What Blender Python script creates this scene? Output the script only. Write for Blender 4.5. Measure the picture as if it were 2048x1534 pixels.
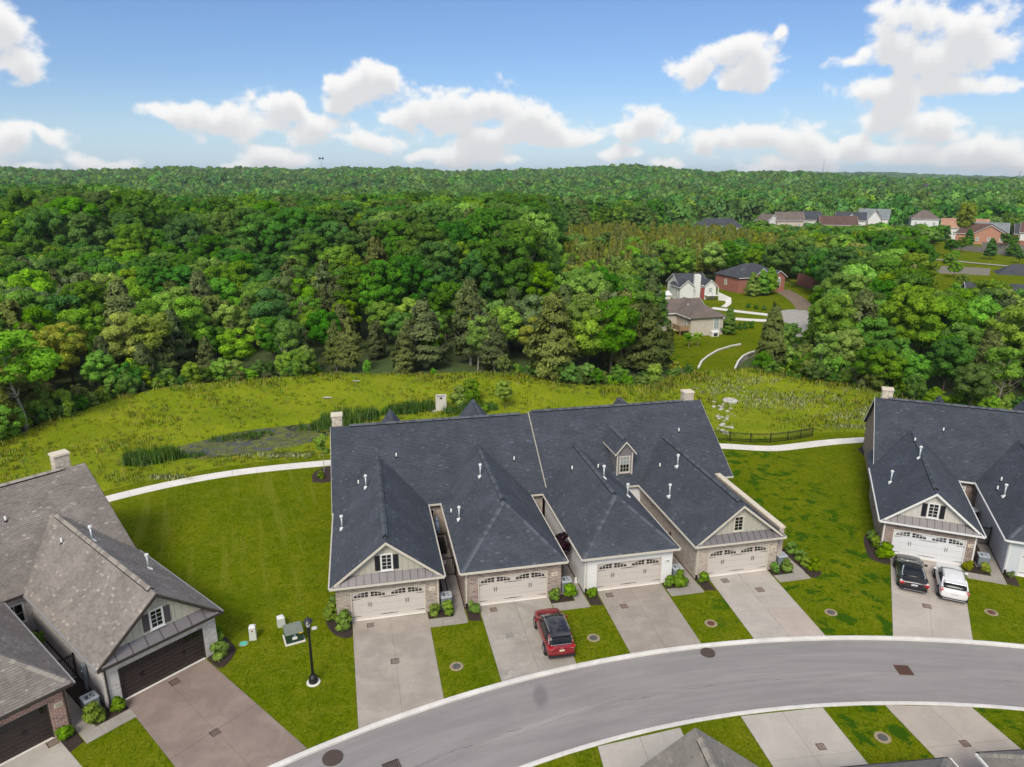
import bpy, bmesh, math, random
import numpy as np
from mathutils import Vector, Matrix

random.seed(7)
RNG = np.random.default_rng(11)
for o in list(bpy.data.objects):
    bpy.data.objects.remove(o)
scene = bpy.context.scene
COL = scene.collection
R = math.radians

# ------------------------------------------------------------------ camera
cam_d = bpy.data.cameras.new('camera')
cam_d.sensor_width = 36.0
cam_d.lens = 24.94
cam_d.clip_start = 0.5
cam_d.clip_end = 20000
cam = bpy.data.objects.new('camera', cam_d)
COL.objects.link(cam)
cam.location = (0, 0, 28.5)
cam.rotation_euler = (R(90 - 16.4), 0, 0)
scene.camera = cam

# ------------------------------------------------------------------ light and exposure
SUN_EL, SUN_AZ = 44.0, 196.0          # compass style, clockwise from +Y (the view direction)
SUN_STRENGTH, SUN_ANGLE = 2.0, 22.0
SKY_STRENGTH = 0.066
scene.view_settings.view_transform = 'Standard'
scene.view_settings.look = 'None'
scene.view_settings.gamma = 1.0
scene.view_settings.use_curve_mapping = False
scene.view_settings.exposure = 0.6

sd = bpy.data.lights.new('sun', 'SUN')
sd.energy = SUN_STRENGTH
sd.angle = R(SUN_ANGLE)
sd.color = (1.0, 0.92, 0.78)
sun = bpy.data.objects.new('sun', sd)
COL.objects.link(sun)
sun.rotation_euler = (R(90 - SUN_EL), 0, R(180 - SUN_AZ))
sun.location = (0, -40, 80)

cy = scene.cycles
cy.use_denoising = True
try:
    cy.denoiser = 'OPENIMAGEDENOISE'
    cy.denoising_input_passes = 'RGB_ALBEDO_NORMAL'
except Exception:
    pass
cy.max_bounces = 7
cy.diffuse_bounces = 2
cy.glossy_bounces = 3
cy.transmission_bounces = 4
cy.transparent_max_bounces = 6
cy.volume_bounces = 0
cy.sample_clamp_indirect = 6
cy.use_adaptive_sampling = True
cy.adaptive_threshold = 0.02


# ------------------------------------------------------------------ node helpers
class NT:
    """Short-hand for building node trees."""
    def __init__(s, tree):
        s.t = tree

    def n(s, typ, **kw):
        nd = s.t.nodes.new(typ)
        for k, v in kw.items():
            if k.startswith('i_'):
                key = k[2:]
                key = int(key) if key.isdigit() else key.replace('_', ' ')
                nd.inputs[key].default_value = v
            else:
                setattr(nd, k, v)
        return nd

    def l(s, a, b):
        s.t.links.new(a, b)

    def math(s, op, a, b=None, c=None, clamp=False):
        nd = s.t.nodes.new('ShaderNodeMath')
        nd.operation = op
        nd.use_clamp = clamp
        for i, v in enumerate((a, b, c)):
            if v is None:
                continue
            if isinstance(v, (int, float)):
                nd.inputs[i].default_value = v
            else:
                s.l(v, nd.inputs[i])
        return nd.outputs[0]

    def vmath(s, op, a, b=None):
        nd = s.t.nodes.new('ShaderNodeVectorMath')
        nd.operation = op
        for i, v in enumerate((a, b)):
            if v is None:
                continue
            if isinstance(v, (tuple, list)):
                nd.inputs[i].default_value = v
            else:
                s.l(v, nd.inputs[i])
        return nd.outputs['Value'] if op in ('LENGTH', 'DOT_PRODUCT', 'DISTANCE') else nd.outputs[0]

    def mix(s, fac, a, b, blend='MIX'):
        nd = s.t.nodes.new('ShaderNodeMix')
        nd.data_type = 'RGBA'
        nd.blend_type = blend
        for key, v in ((0, fac), (6, a), (7, b)):
            if isinstance(v, (int, float)):
                nd.inputs[key].default_value = v
            elif isinstance(v, (tuple, list)):
                nd.inputs[key].default_value = (v[0], v[1], v[2], 1)
            else:
                s.l(v, nd.inputs[key])
        return nd.outputs[2]

    def ramp(s, fac, stops, interp='LINEAR'):
        nd = s.t.nodes.new('ShaderNodeValToRGB')
        cr = nd.color_ramp
        cr.interpolation = interp
        while len(cr.elements) < len(stops):
            cr.elements.new(0.5)
        for e, (p, c) in zip(cr.elements, stops):
            e.position = p
            e.color = (c, c, c, 1) if isinstance(c, (int, float)) else (c[0], c[1], c[2], 1)
        s.l(fac, nd.inputs[0])
        return nd.outputs[0]

    def noise(s, vec, scale, detail=4, rough=0.55, dist=0.0):
        nd = s.t.nodes.new('ShaderNodeTexNoise')
        nd.inputs['Scale'].default_value = scale
        nd.inputs['Detail'].default_value = detail
        nd.inputs['Roughness'].default_value = rough
        nd.inputs['Distortion'].default_value = dist
        if vec is not None:
            s.l(vec, nd.inputs['Vector'])
        return nd.outputs[0]

    def smooth(s, v, a, b):
        nd = s.t.nodes.new('ShaderNodeMapRange')
        nd.interpolation_type = 'SMOOTHSTEP'
        s.l(v, nd.inputs[0])
        nd.inputs[1].default_value = a
        nd.inputs[2].default_value = b
        return nd.outputs[0]


# ------------------------------------------------------------------ world: Nishita sky with a field of fair-weather cumulus
world = bpy.data.worlds.new('World')
scene.world = world
world.use_nodes = True
wt = world.node_tree
wt.nodes.clear()
W = NT(wt)
sky = W.n('ShaderNodeTexSky', sky_type='NISHITA', sun_disc=False)
sky.sun_elevation = R(SUN_EL)
sky.sun_rotation = R(SUN_AZ)
sky.altitude = 200
sky.air_density = 1.0
sky.dust_density = 0.6
sky.ozone_density = 1.6

# clouds: (azimuth, elevation, half width, half height) in degrees
CLOUDS = [
    (-33.0, 8.48, 2.18, 2.52), (-32.5, 6.85, 1.85, 1.63), (-33.5, 2.42, 2.98, 1.65), (-30.9, 2.24, 1.47, 0.89), (-33.8, 0.35, 2.03, 0.6),
    (-28.9, 0.56, 2.61, 0.67), (-23.6, 4.45, 2.41, 1.29), (-20.8, 3.72, 4.29, 1.59), (-17.0, 4.31, 3.64, 1.84), (-14.3, 3.09, 4.6, 1.59),
    (-11.1, 2.32, 3.21, 0.73), (-11.3, 5.96, 3.35, 2.0), (-9.1, 6.34, 1.69, 1.16), (-12.4, 5.09, 2.5, 1.56), (-7.3, 4.12, 3.02, 1.0),
    (-4.7, 4.49, 3.9, 2.19), (-1.5, 5.2, 3.25, 1.79), (0.6, 4.15, 3.7, 2.01), (3.3, 3.18, 3.7, 1.23), (6.1, 2.81, 1.73, 0.62),
    (-2.4, 2.9, 5.26, 0.9), (-18.0, 1.55, 3.04, 1.35), (-20.4, 0.95, 1.97, 0.79), (-15.9, 0.87, 2.49, 0.73), (-6.5, 1.62, 2.19, 0.75),
    (-3.0, 1.63, 3.31, 1.33), (-0.7, 0.9, 1.55, 0.84), (13.3, 7.89, 2.4, 1.49), (15.4, 8.47, 2.73, 1.53), (16.5, 7.14, 3.1, 1.11),
    (18.3, 9.12, 0.95, 1.07), (10.8, 3.13, 3.02, 1.45), (8.9, 2.69, 1.92, 0.82), (13.0, 2.65, 1.86, 0.64), (8.4, 1.36, 1.94, 0.91),
    (11.8, 0.88, 2.94, 0.74), (15.9, 2.27, 2.61, 1.2), (19.0, 2.57, 3.47, 1.56), (21.8, 1.69, 2.62, 1.16), (28.1, 9.2, 4.11, 2.45),
    (30.9, 8.67, 3.89, 2.57), (26.6, 7.71, 2.34, 1.2), (23.7, 7.28, 1.77, 0.64), (29.6, 7.07, 4.34, 1.51), (26.3, 5.45, 3.7, 1.42),
    (30.6, 5.83, 4.28, 0.95), (26.9, 3.55, 2.72, 1.31), (29.4, 2.69, 3.55, 1.51), (32.4, 1.53, 2.76, 1.59), (24.4, 1.66, 3.92, 1.37),
    (28.2, 0.96, 4.63, 1.11), (20.5, 0.84, 4.17, 0.87), (34.3, 0.9, 1.78, 0.87),
]

def vnoise(x, y, px, seed):
    """Smooth value noise; x runs round the sky with period px."""
    r = np.random.default_rng(seed)
    lat = r.random((px, 256)).astype(np.float32)
    xi = np.floor(x).astype(np.int32)
    yi = np.floor(y).astype(np.int32)
    fx = (x - xi).astype(np.float32)
    fy = (y - yi).astype(np.float32)
    fx = fx * fx * fx * (fx * (fx * 6 - 15) + 10)
    fy = fy * fy * fy * (fy * (fy * 6 - 15) + 10)
    x0, x1, y0, y1 = xi % px, (xi + 1) % px, yi % 256, (yi + 1) % 256
    top = lat[x0, y0] * (1 - fx) + lat[x1, y0] * fx
    bot = lat[x0, y1] * (1 - fx) + lat[x1, y1] * fx
    return top * (1 - fy) + bot * fy


def fbm(az, el, period, ysc, octaves, seed, gain=0.55):
    """Cloud noise; `period` cells round the 360 degrees, ysc cells per degree of elevation."""
    tot = np.zeros_like(az)
    amp, norm = 1.0, 0.0
    for o in range(octaves):
        tot += amp * vnoise((az / 360.0 + 0.5) * period, el * ysc + 37.3 * o + 60, period, seed + o)
        norm += amp
        amp *= gain
        period *= 2
        ysc *= 2
    return tot / norm


def cloud_density(az, el):
    wa = fbm(az, el, 80, 0.33, 3, 5) - 0.5
    wb = fbm(az, el, 80, 0.33, 3, 25) - 0.5
    a2, e2 = az + 3.6 * wa, el + 2.0 * wb
    best = np.full(az.shape, -3.0, np.float32)
    for (ca, ce, rx, ry) in CLOUDS:
        m = (np.abs(a2 - ca) < rx * 2.2) & (np.abs(e2 - ce) < ry * 2.2)
        d = 1 - np.sqrt(((a2[m] - ca) / rx) ** 2 + ((e2[m] - ce) / ry) ** 2)
        cur = best[m]
        h = np.maximum(0.16 - np.abs(cur - d), 0) / 0.16
        best[m] = np.maximum(cur, d) + h * h * 0.04
    # unseen cloud round the rest of the sky, cover raised to whiten ambient light
    gen = fbm(az, el, 18, 0.10, 5, 45, 0.5) * 4.2 - 1.75
    sm = lambda v, a, b: (lambda t: t * t * (3 - 2 * t))(np.clip((v - a) / (b - a), 0, 1))
    outm = np.maximum(sm(np.abs(az), 40, 52), sm(el, 14, 21))
    best = np.maximum(best, gen - (1 - outm) * 3.0)
    fine = fbm(az, el, 200, 0.8, 7, 65, 0.6)
    return best + fine * 1.35 - 0.78


CW, CH = 3328, 1664
row0 = int(CH * 0.5) - 24
uu = (np.arange(CW, dtype=np.float32) + 0.5) / CW
vv = (np.arange(row0, CH, dtype=np.float32) + 0.5) / CH
azg = (90.0 - (0.5 - uu) * 360.0 + 180.0) % 360.0 - 180.0
elg = (vv - 0.5) * 180.0
AZ, EL = np.meshgrid(azg, elg)
AZ, EL = AZ.astype(np.float32), EL.astype(np.float32)
D0 = cloud_density(AZ, EL)
dpp = 180.0 / CH
up = int(1.3 / dpp)
D1 = np.zeros_like(D0)                     # cloud lying above, towards the sun, shades cloud below
for k in range(1, 5):
    sft = up * k // 4
    D1[:-sft] += np.clip(D0[sft:], 0, 0.8)
D1[-up:] = 0
D1 /= 4
sst = lambda v, a, b: (lambda t: t * t * (3 - 2 * t))(np.clip((v - a) / (b - a), 0, 1))
ALPHA = sst(D0, -0.06, 0.42)
SHADE = sst(D1, 0.06, 0.62)
px = np.zeros((CH, CW, 4), np.float32)
px[row0:, :, 0] = ALPHA
px[row0:, :, 1] = SHADE
px[..., 3] = 1
cim = bpy.data.images.new('cloud_field', CW, CH, float_buffer=True, is_data=True)
cim.colorspace_settings.name = 'Non-Color'
cim.pixels.foreach_set(px.ravel())
cim.update()
del px, D0, D1, AZ, EL

tc = W.n('ShaderNodeTexCoord')
nv = W.vmath('NORMALIZE', tc.outputs['Generated'])
sx = W.n('ShaderNodeSeparateXYZ')
W.l(nv, sx.inputs[0])
el = W.math('MULTIPLY', W.math('ARCSINE', sx.outputs[2]), 57.29578)
env = W.n('ShaderNodeTexEnvironment')
env.image = cim
env.interpolation = 'Linear'
W.l(nv, env.inputs[0])
sc_ = W.n('ShaderNodeSeparateColor')
W.l(env.outputs[0], sc_.inputs[0])
alpha, shade = sc_.outputs[0], sc_.outputs[1]
cloud_col = W.mix(shade, (0.655, 0.65, 0.64), (0.50, 0.50, 0.51))
skyc = W.mix(1.0, sky.outputs[0], (SKY_STRENGTH,) * 3, 'MULTIPLY')
SKY_GAIN = (0.80, 0.95, 1.22)
skyc = W.mix(1.0, skyc, SKY_GAIN, 'MULTIPLY')
hz = W.smooth(el, 7.0, -1.0)
skyc = W.mix(W.math('MULTIPLY', hz, 0.62), skyc, (0.42, 0.545, 0.665))
above = W.smooth(el, -1.2, -0.6)
alpha = W.math('MULTIPLY', W.math('MULTIPLY', alpha, above), 0.98)
wc = W.mix(alpha, skyc, cloud_col)
bg = W.n('ShaderNodeBackground')
bg.inputs[1].default_value = 1.0
W.l(wc, bg.inputs[0])
wo = W.n('ShaderNodeOutputWorld')
W.l(bg.outputs[0], wo.inputs[0])
world.cycles.sampling_method = 'MANUAL'
world.cycles.sample_map_resolution = 512


# ------------------------------------------------------------------ mesh and object helpers
class MB:
    """Collects faces for one mesh; each face has a material slot and a random tint."""
    def __init__(s):
        s.v, s.f, s.m, s.c = [], [], [], []

    def face(s, pts, m=0, c=0.5):
        i = len(s.v)
        s.v.extend([tuple(p) for p in pts])
        s.f.append(tuple(range(i, i + len(pts))))
        s.m.append(m)
        s.c.append(c)
        return s

    def hexa(s, p, m=0, c=0.5):
        """p: bottom ring of 4 then top ring of 4, both counter-clockwise from above."""
        i = len(s.v)
        s.v.extend([tuple(q) for q in p])
        for q in ((3, 2, 1, 0), (4, 5, 6, 7), (0, 1, 5, 4), (1, 2, 6, 5), (2, 3, 7, 6), (3, 0, 4, 7)):
            s.f.append(tuple(i + k for k in q))
            s.m.append(m)
            s.c.append(c)
        return s

    def box(s, x0, x1, y0, y1, z0, z1, m=0, c=0.5):
        return s.hexa([(x0, y0, z0), (x1, y0, z0), (x1, y1, z0), (x0, y1, z0),
                       (x0, y0, z1), (x1, y0, z1), (x1, y1, z1), (x0, y1, z1)], m, c)

    def prism(s, poly, vec, m=0, c=0.5):
        """poly extruded along vec; poly counter-clockwise seen from the side vec points away from."""
        n = len(poly)
        vec = Vector(vec)
        a = [Vector(p) for p in poly]
        b = [p + vec for p in a]
        i = len(s.v)
        s.v.extend([tuple(p) for p in a + b])
        s.f.append(tuple(range(i, i + n)))
        s.f.append(tuple(range(i + 2 * n - 1, i + n - 1, -1)))
        s.m += [m, m]
        s.c += [c, c]
        for k in range(n):
            k2 = (k + 1) % n
            s.f.append((i + k2, i + k, i + n + k, i + n + k2))
            s.m.append(m)
            s.c.append(c)
        return s

    def tube(s, p0, p1, r0, r1=None, n=8, m=0, c=0.5, caps=True):
        r1 = r0 if r1 is None else r1
        p0, p1 = Vector(p0), Vector(p1)
        d = (p1 - p0).normalized()
        a = d.orthogonal().normalized()
        b = d.cross(a)
        i = len(s.v)
        for p, r in ((p0, r0), (p1, r1)):
            for k in range(n):
                t = 2 * math.pi * k / n
                s.v.append(tuple(p + (a * math.cos(t) + b * math.sin(t)) * r))
        for k in range(n):
            k2 = (k + 1) % n
            s.f.append((i + k, i + k2, i + n + k2, i + n + k))
            s.m.append(m)
            s.c.append(c)
        if caps:
            s.f.append(tuple(i + k for k in range(n - 1, -1, -1)))
            s.f.append(tuple(i + n + k for k in range(n)))
            s.m += [m, m]
            s.c += [c, c]
        return s

    def lathe(s, prof, n=16, cx=0, cy=0, m=0, c=0.5):
        i = len(s.v)
        for (r, z) in prof:
            for k in range(n):
                t = 2 * math.pi * k / n
                s.v.append((cx + r * math.cos(t), cy + r * math.sin(t), z))
        for j in range(len(prof) - 1):
            for k in range(n):
                k2 = (k + 1) % n
                s.f.append((i + j * n + k, i + j * n + k2, i + (j + 1) * n + k2, i + (j + 1) * n + k))
                s.m.append(m)
                s.c.append(c)
        s.f.append(tuple(i + k for k in range(n - 1, -1, -1)))
        s.f.append(tuple(i + (len(prof) - 1) * n + k for k in range(n)))
        s.m += [m, m]
        s.c += [c, c]
        return s

    def mesh(s, name, mats, smooth=False):
        me = bpy.data.meshes.new(name)
        me.from_pydata(s.v, [], s.f)
        for mt in mats:
            me.materials.append(mt)
        nf = len(s.f)
        me.polygons.foreach_set('material_index', np.array(s.m, np.int32))
        if smooth:
            me.polygons.foreach_set('use_smooth', np.ones(nf, bool))
        # box-projected UVs in metres
        V = np.array(s.v, np.float64)
        nl = len(me.loops)
        lv = np.empty(nl, np.int32)
        me.loops.foreach_get('vertex_index', lv)
        lt = np.empty(nf, np.int32)
        me.polygons.foreach_get('loop_total', lt)
        nr = np.empty(nf * 3)
        me.polygons.foreach_get('normal', nr)
        nr = np.repeat(np.abs(nr.reshape(-1, 3)), lt, axis=0)
        P = V[lv]
        uv = np.empty((nl, 2))
        top = (nr[:, 2] > 0.8)
        side = (nr[:, 0] > nr[:, 1]) & ~top
        oth = ~top & ~side
        uv[top] = P[top][:, :2]
        uv[side] = P[side][:, 1:3]
        uv[oth] = P[oth][:, (0, 2)]
        ul = me.uv_layers.new(name='UVMap')
        ul.data.foreach_set('uv', uv.ravel())
        at = me.attributes.new('tint', 'FLOAT', 'FACE')
        at.data.foreach_set('value', np.array(s.c, np.float32))
        me.validate()
        me.update()
        return me


def as_list(m):
    return list(m) if isinstance(m, (list, tuple)) else [m]


def obj(name, mb, mats=None, parent=None, loc=None, rotz=0.0, smooth=False, matrix=None):
    me = mb.mesh(name, as_list(mats), smooth) if isinstance(mb, MB) else mb
    o = bpy.data.objects.new(name, me)
    COL.objects.link(o)
    o.parent = parent
    if matrix is not None:
        o.matrix_local = matrix
    else:
        if loc is not None:
            o.location = loc
        o.rotation_euler = (0, 0, rotz)
    return o


def tag(o, label=None, cat=None, group=None, kind=None):
    if label:
        o['label'] = label
    if cat:
        o['category'] = cat
    if group:
        o['group'] = group
    if kind:
        o['kind'] = kind
    return o


def thing(name, label, cat, loc=(0, 0, 0), rotz=0.0, group=None):
    o = bpy.data.objects.new(name, None)
    o.empty_display_size = 0.3
    COL.objects.link(o)
    o.location = loc
    o.rotation_euler = (0, 0, rotz)
    return tag(o, label, cat, group)


def copy_tree(o, parent=None):
    c = o.copy()
    COL.objects.link(c)
    c.parent = parent
    for ch in o.children:
        copy_tree(ch, c)
    return c


# ------------------------------------------------------------------ materials
MATS = {}


def new_mat(name):
    m = bpy.data.materials.new(name)
    m.use_nodes = True
    m.node_tree.nodes.clear()
    N = NT(m.node_tree)
    out = N.n('ShaderNodeOutputMaterial')
    b = N.n('ShaderNodeBsdfPrincipled')
    N.l(b.outputs[0], out.inputs[0])
    MATS[name] = m
    return m, N, b, out


def coords(N, kind='Object'):
    return N.n('ShaderNodeTexCoord').outputs[kind]


def bump(N, b, h, strength=0.3, dist=0.02):
    nd = N.n('ShaderNodeBump')
    nd.inputs['Strength'].default_value = strength
    nd.inputs['Distance'].default_value = dist
    N.l(h, nd.inputs['Height'])
    N.l(nd.outputs[0], b.inputs['Normal'])


def plain(name, col, rough=0.6, var=0.12, scale=6.0, metal=0.0, coat=0.0, bmp=0.0, spec=0.4, fine=60.0):
    """A painted or moulded surface: base colour with mild blotches and a fine grain."""
    if name in MATS:
        return MATS[name]
    m, N, b, out = new_mat(name)
    co = coords(N)
    n1 = N.noise(co, scale, 4)
    n2 = N.noise(co, fine, 2)
    f = N.math('ADD', N.math('MULTIPLY', n1, 0.7), N.math('MULTIPLY', n2, 0.3))
    dark = tuple(c * (1 - var) for c in col)
    lite = tuple(min(1, c * (1 + var)) for c in col)
    N.l(N.mix(N.smooth(f, 0.3, 0.7), dark, lite), b.inputs['Base Color'])
    b.inputs['Roughness'].default_value = rough
    b.inputs['Metallic'].default_value = metal
    b.inputs['Coat Weight'].default_value = coat
    b.inputs['Coat Roughness'].default_value = 0.05
    b.inputs['Specular IOR Level'].default_value = spec
    if bmp:
        bump(N, b, n2, bmp, 0.01)
    return m


def brick_mat(name, c1, c2, c3, mortar, bw=0.30, rh=0.104, bmp=0.6):
    m, N, b, out = new_mat(name)
    uv = coords(N, 'UV')
    br = N.n('ShaderNodeTexBrick')
    br.offset = 0.5
    br.inputs['Scale'].default_value = 1.0
    br.inputs['Brick Width'].default_value = bw
    br.inputs['Row Height'].default_value = rh
    br.inputs['Mortar Size'].default_value = 0.016
    br.inputs['Mortar Smooth'].default_value = 0.3
    br.inputs['Bias'].default_value = 0.0
    br.inputs['Color1'].default_value = (0, 0, 0, 1)
    br.inputs['Color2'].default_value = (1, 1, 1, 1)
    br.inputs['Mortar'].default_value = (0.5, 0.5, 0.5, 1)
    N.l(uv, br.inputs['Vector'])
    col = N.ramp(br.outputs['Color'], [(0.0, c1), (0.35, c2), (0.7, c3), (1.0, c2)])
    wear = N.noise(uv, 2.2, 5)
    col = N.mix(N.math('MULTIPLY', N.smooth(wear, 0.45, 0.75), 0.35), col, mortar)
    col = N.mix(br.outputs['Fac'], col, mortar)
    N.l(col, b.inputs['Base Color'])
    b.inputs['Roughness'].default_value = 0.9
    b.inputs['Specular IOR Level'].default_value = 0.2
    h = N.math('ADD', N.math('MULTIPLY', N.math('SUBTRACT', 1.0, br.outputs['Fac']), 1.0), N.math('MULTIPLY', N.noise(uv, 40, 3), 0.3))
    bump(N, b, h, bmp, 0.012)
    return m


def shingle_mat(name, stops, speck=0.2):
    """Asphalt shingles; each tab has its own tint."""
    m, N, b, out = new_mat(name)
    at = N.n('ShaderNodeAttribute', attribute_name='tint')
    co = coords(N)
    big = N.noise(co, 0.5, 5, 0.6)
    fine = N.noise(co, 45, 2)
    t = N.math('ADD', at.outputs['Fac'], N.math('MULTIPLY_ADD', fine, 0.2, -0.1))
    col = N.ramp(t, stops)
    col = N.mix(N.smooth(big, 0.35, 0.7), N.mix(1.0, col, (0.86,) * 3, 'MULTIPLY'), N.mix(1.0, col, (1.14,) * 3, 'MULTIPLY'))
    N.l(col, b.inputs['Base Color'])
    b.inputs['Roughness'].default_value = 0.86
    b.inputs['Specular IOR Level'].default_value = 0.3
    bump(N, b, fine, 0.5, 0.01)
    return m


def leaf_mat(name, col, hue=0.05, val=0.35, trans=0.42, tip=None):
    """Leaves: diffuse with light coming through, varying from tree to tree and from clump to clump."""
    m, N, b, out = new_mat(name)
    oi = N.n('ShaderNodeObjectInfo')
    at = N.n('ShaderNodeAttribute', attribute_name='tint')
    hs = N.n('ShaderNodeHueSaturation')
    r = oi.outputs['Random']
    N.l(N.math('MULTIPLY_ADD', r, hue, 0.5 - hue / 2), hs.inputs['Hue'])
    r2 = N.math('FRACT', N.math('MULTIPLY', r, 17.31))
    v = N.math('MULTIPLY_ADD', r2, val, 1 - val * 0.5)
    N.l(N.math('MULTIPLY', v, N.math('MULTIPLY_ADD', at.outputs['Fac'], 0.7, 0.65)), hs.inputs['Value'])
    r3 = N.math('FRACT', N.math('MULTIPLY', r, 7.77))
    N.l(N.math('MULTIPLY_ADD', r3, 0.25, 0.85), hs.inputs['Saturation'])
    tipc = tip or (col[0] * 1.5, col[1] * 1.3, col[2] * 1.2)
    tipf = N.smooth(at.outputs['Fac'], 0.62, 1.0)
    N.l(N.mix(tipf, col, tipc), hs.inputs['Color'])
    N.l(hs.outputs[0], b.inputs['Base Color'])
    b.inputs['Roughness'].default_value = 0.75
    b.inputs['Specular IOR Level'].default_value = 0.12
    tr = N.n('ShaderNodeBsdfTranslucent')
    tcol = N.mix(1.0, hs.outputs[0], (1.25, 1.3, 0.7), 'MULTIPLY')
    N.l(tcol, tr.inputs[0])
    mx = N.n('ShaderNodeMixShader')
    mx.inputs[0].default_value = trans
    N.l(b.outputs[0], mx.inputs[1])
    N.l(tr.outputs[0], mx.inputs[2])
    N.l(mx.outputs[0], out.inputs[0])
    return m


def concrete_mat(name, col, stain=0.18, agg=0.12, blotch=None):
    """Broom-finished or exposed-aggregate concrete with water stains."""
    m, N, b, out = new_mat(name)
    ge = N.n('ShaderNodeNewGeometry').outputs['Position']
    n1 = N.noise(ge, 0.55, 5, 0.6, 0.6)
    n2 = N.noise(ge, 3.2, 4, 0.6)
    n3 = N.noise(ge, 38, 3, 0.7)
    c = N.mix(N.smooth(n1, 0.36, 0.68), tuple(x * (1 - stain) for x in col), tuple(min(1, x * (1 + stain * 0.8)) for x in col))
    c = N.mix(N.smooth(n2, 0.3, 0.75), N.mix(1.0, c, (0.93,) * 3, 'MULTIPLY'), c)
    c = N.mix(N.math('MULTIPLY', N.smooth(n3, 0.35, 0.7), agg), c, (0.72, 0.68, 0.62))
    c = N.mix(N.math('MULTIPLY', N.smooth(n3, 0.62, 0.4), agg * 0.9), c, tuple(x * 0.45 for x in col))
    if blotch:
        nb = N.noise(ge, 0.9, 4, 0.65, 1.0)
        c = N.mix(N.math('MULTIPLY', N.smooth(nb, 0.55, 0.72), 0.6), c, blotch)
    N.l(c, b.inputs['Base Color'])
    b.inputs['Roughness'].default_value = 0.85
    b.inputs['Specular IOR Level'].default_value = 0.25
    bump(N, b, n3, 0.35, 0.01)
    return m


M_CREAM = plain('cream_trim', (0.62, 0.58, 0.50), 0.5, 0.05)
M_WHITE = plain('white_trim', (0.78, 0.78, 0.77), 0.5, 0.04)
M_BRONZE = plain('bronze_trim', (0.050, 0.040, 0.036), 0.45, 0.1)
M_BLACK = plain('black_metal', (0.012, 0.012, 0.014), 0.4, 0.1)
M_SHUT = plain('black_shutter', (0.014, 0.015, 0.020), 0.5, 0.1)
M_SHUT2 = plain('grey_shutter', (0.085, 0.075, 0.085), 0.5, 0.1)
M_BOARD = plain('pale_siding', (0.47, 0.455, 0.385), 0.6, 0.05)
M_BOARD_W = plain('white_siding', (0.60, 0.575, 0.53), 0.6, 0.06)
M_GREYBOARD = plain('grey_siding', (0.21, 0.195, 0.195), 0.6, 0.06)
M_SEAM = plain('standing_seam_metal', (0.215, 0.20, 0.205), 0.4, 0.06, metal=0.3)
M_DOOR = plain('beige_garage_door', (0.60, 0.55, 0.51), 0.5, 0.05)
M_DOORW = plain('white_garage_door', (0.74, 0.75, 0.77), 0.45, 0.04)
M_DOORD = plain('dark_brown_garage_door', (0.042, 0.030, 0.027), 0.45, 0.18, 9)
M_GALV = plain('galvanised_pipe', (0.50, 0.56, 0.58), 0.4, 0.15, metal=0.4)
M_PVC = plain('white_pipe', (0.82, 0.83, 0.82), 0.4, 0.06)
M_GLASS = plain('dark_glass', (0.008, 0.010, 0.012), 0.08, 0.2, spec=0.6)
M_GLASS_L = plain('curtained_glass', (0.33, 0.38, 0.38), 0.15, 0.25, 3, spec=0.6)
M_DARK = plain('dark_recess', (0.018, 0.017, 0.016), 0.9, 0.1)
M_LIME = plain('limestone_cap', (0.70, 0.62, 0.50), 0.85, 0.1, 3, bmp=0.3)
M_STONE = plain('chimney_stone', (0.60, 0.54, 0.45), 0.9, 0.28, 5, bmp=0.5)
M_WBRICK = brick_mat('white_painted_brick', (0.78, 0.78, 0.78), (0.82, 0.81, 0.81), (0.80, 0.80, 0.81), (0.78, 0.78, 0.78), bmp=0.35)
M_BRICK_A = brick_mat('tan_mixed_brick', (0.30, 0.235, 0.195), (0.40, 0.335, 0.28), (0.20, 0.145, 0.125), (0.58, 0.52, 0.46))
M_BRICK_B = brick_mat('reddish_mixed_brick', (0.27, 0.185, 0.155), (0.36, 0.27, 0.235), (0.135, 0.085, 0.075), (0.55, 0.48, 0.43))
M_BRICK_D = brick_mat('pale_tan_brick', (0.40, 0.335, 0.285), (0.50, 0.43, 0.37), (0.28, 0.215, 0.185), (0.64, 0.57, 0.50))
M_BRICK_E = brick_mat('brown_mixed_brick', (0.27, 0.165, 0.14), (0.33, 0.235, 0.20), (0.10, 0.060, 0.055), (0.50, 0.43, 0.39))
M_BRICK_F = brick_mat('whitewashed_brick', (0.58, 0.54, 0.52), (0.66, 0.63, 0.61), (0.44, 0.40, 0.38), (0.70, 0.68, 0.66))
M_BRICK_G = brick_mat('red_tumbled_brick', (0.33, 0.115, 0.085), (0.42, 0.21, 0.17), (0.13, 0.050, 0.045), (0.62, 0.52, 0.46))
M_BRICK_RED = brick_mat('red_house_brick', (0.37, 0.125, 0.095), (0.42, 0.155, 0.12), (0.30, 0.095, 0.075), (0.42, 0.22, 0.18))
M_BRICK_OR = brick_mat('orange_house_brick', (0.50, 0.225, 0.15), (0.54, 0.25, 0.17), (0.44, 0.19, 0.13), (0.55, 0.33, 0.25))
M_BRICK_TAN = brick_mat('beige_house_brick', (0.56, 0.49, 0.41), (0.62, 0.55, 0.47), (0.46, 0.39, 0.33), (0.64, 0.58, 0.50))
M_SH_DARK = shingle_mat('charcoal_shingle', [(0.0, (0.036, 0.041, 0.052)), (0.55, (0.067, 0.077, 0.098)), (0.86, (0.082, 0.094, 0.116)), (1.0, (0.122, 0.136, 0.158))])
M_SH_BROWN = shingle_mat('weathered_brown_shingle', [(0.0, (0.120, 0.105, 0.096)), (0.55, (0.262, 0.233, 0.212)), (0.86, (0.30, 0.268, 0.24)), (1.0, (0.42, 0.385, 0.335))])
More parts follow.
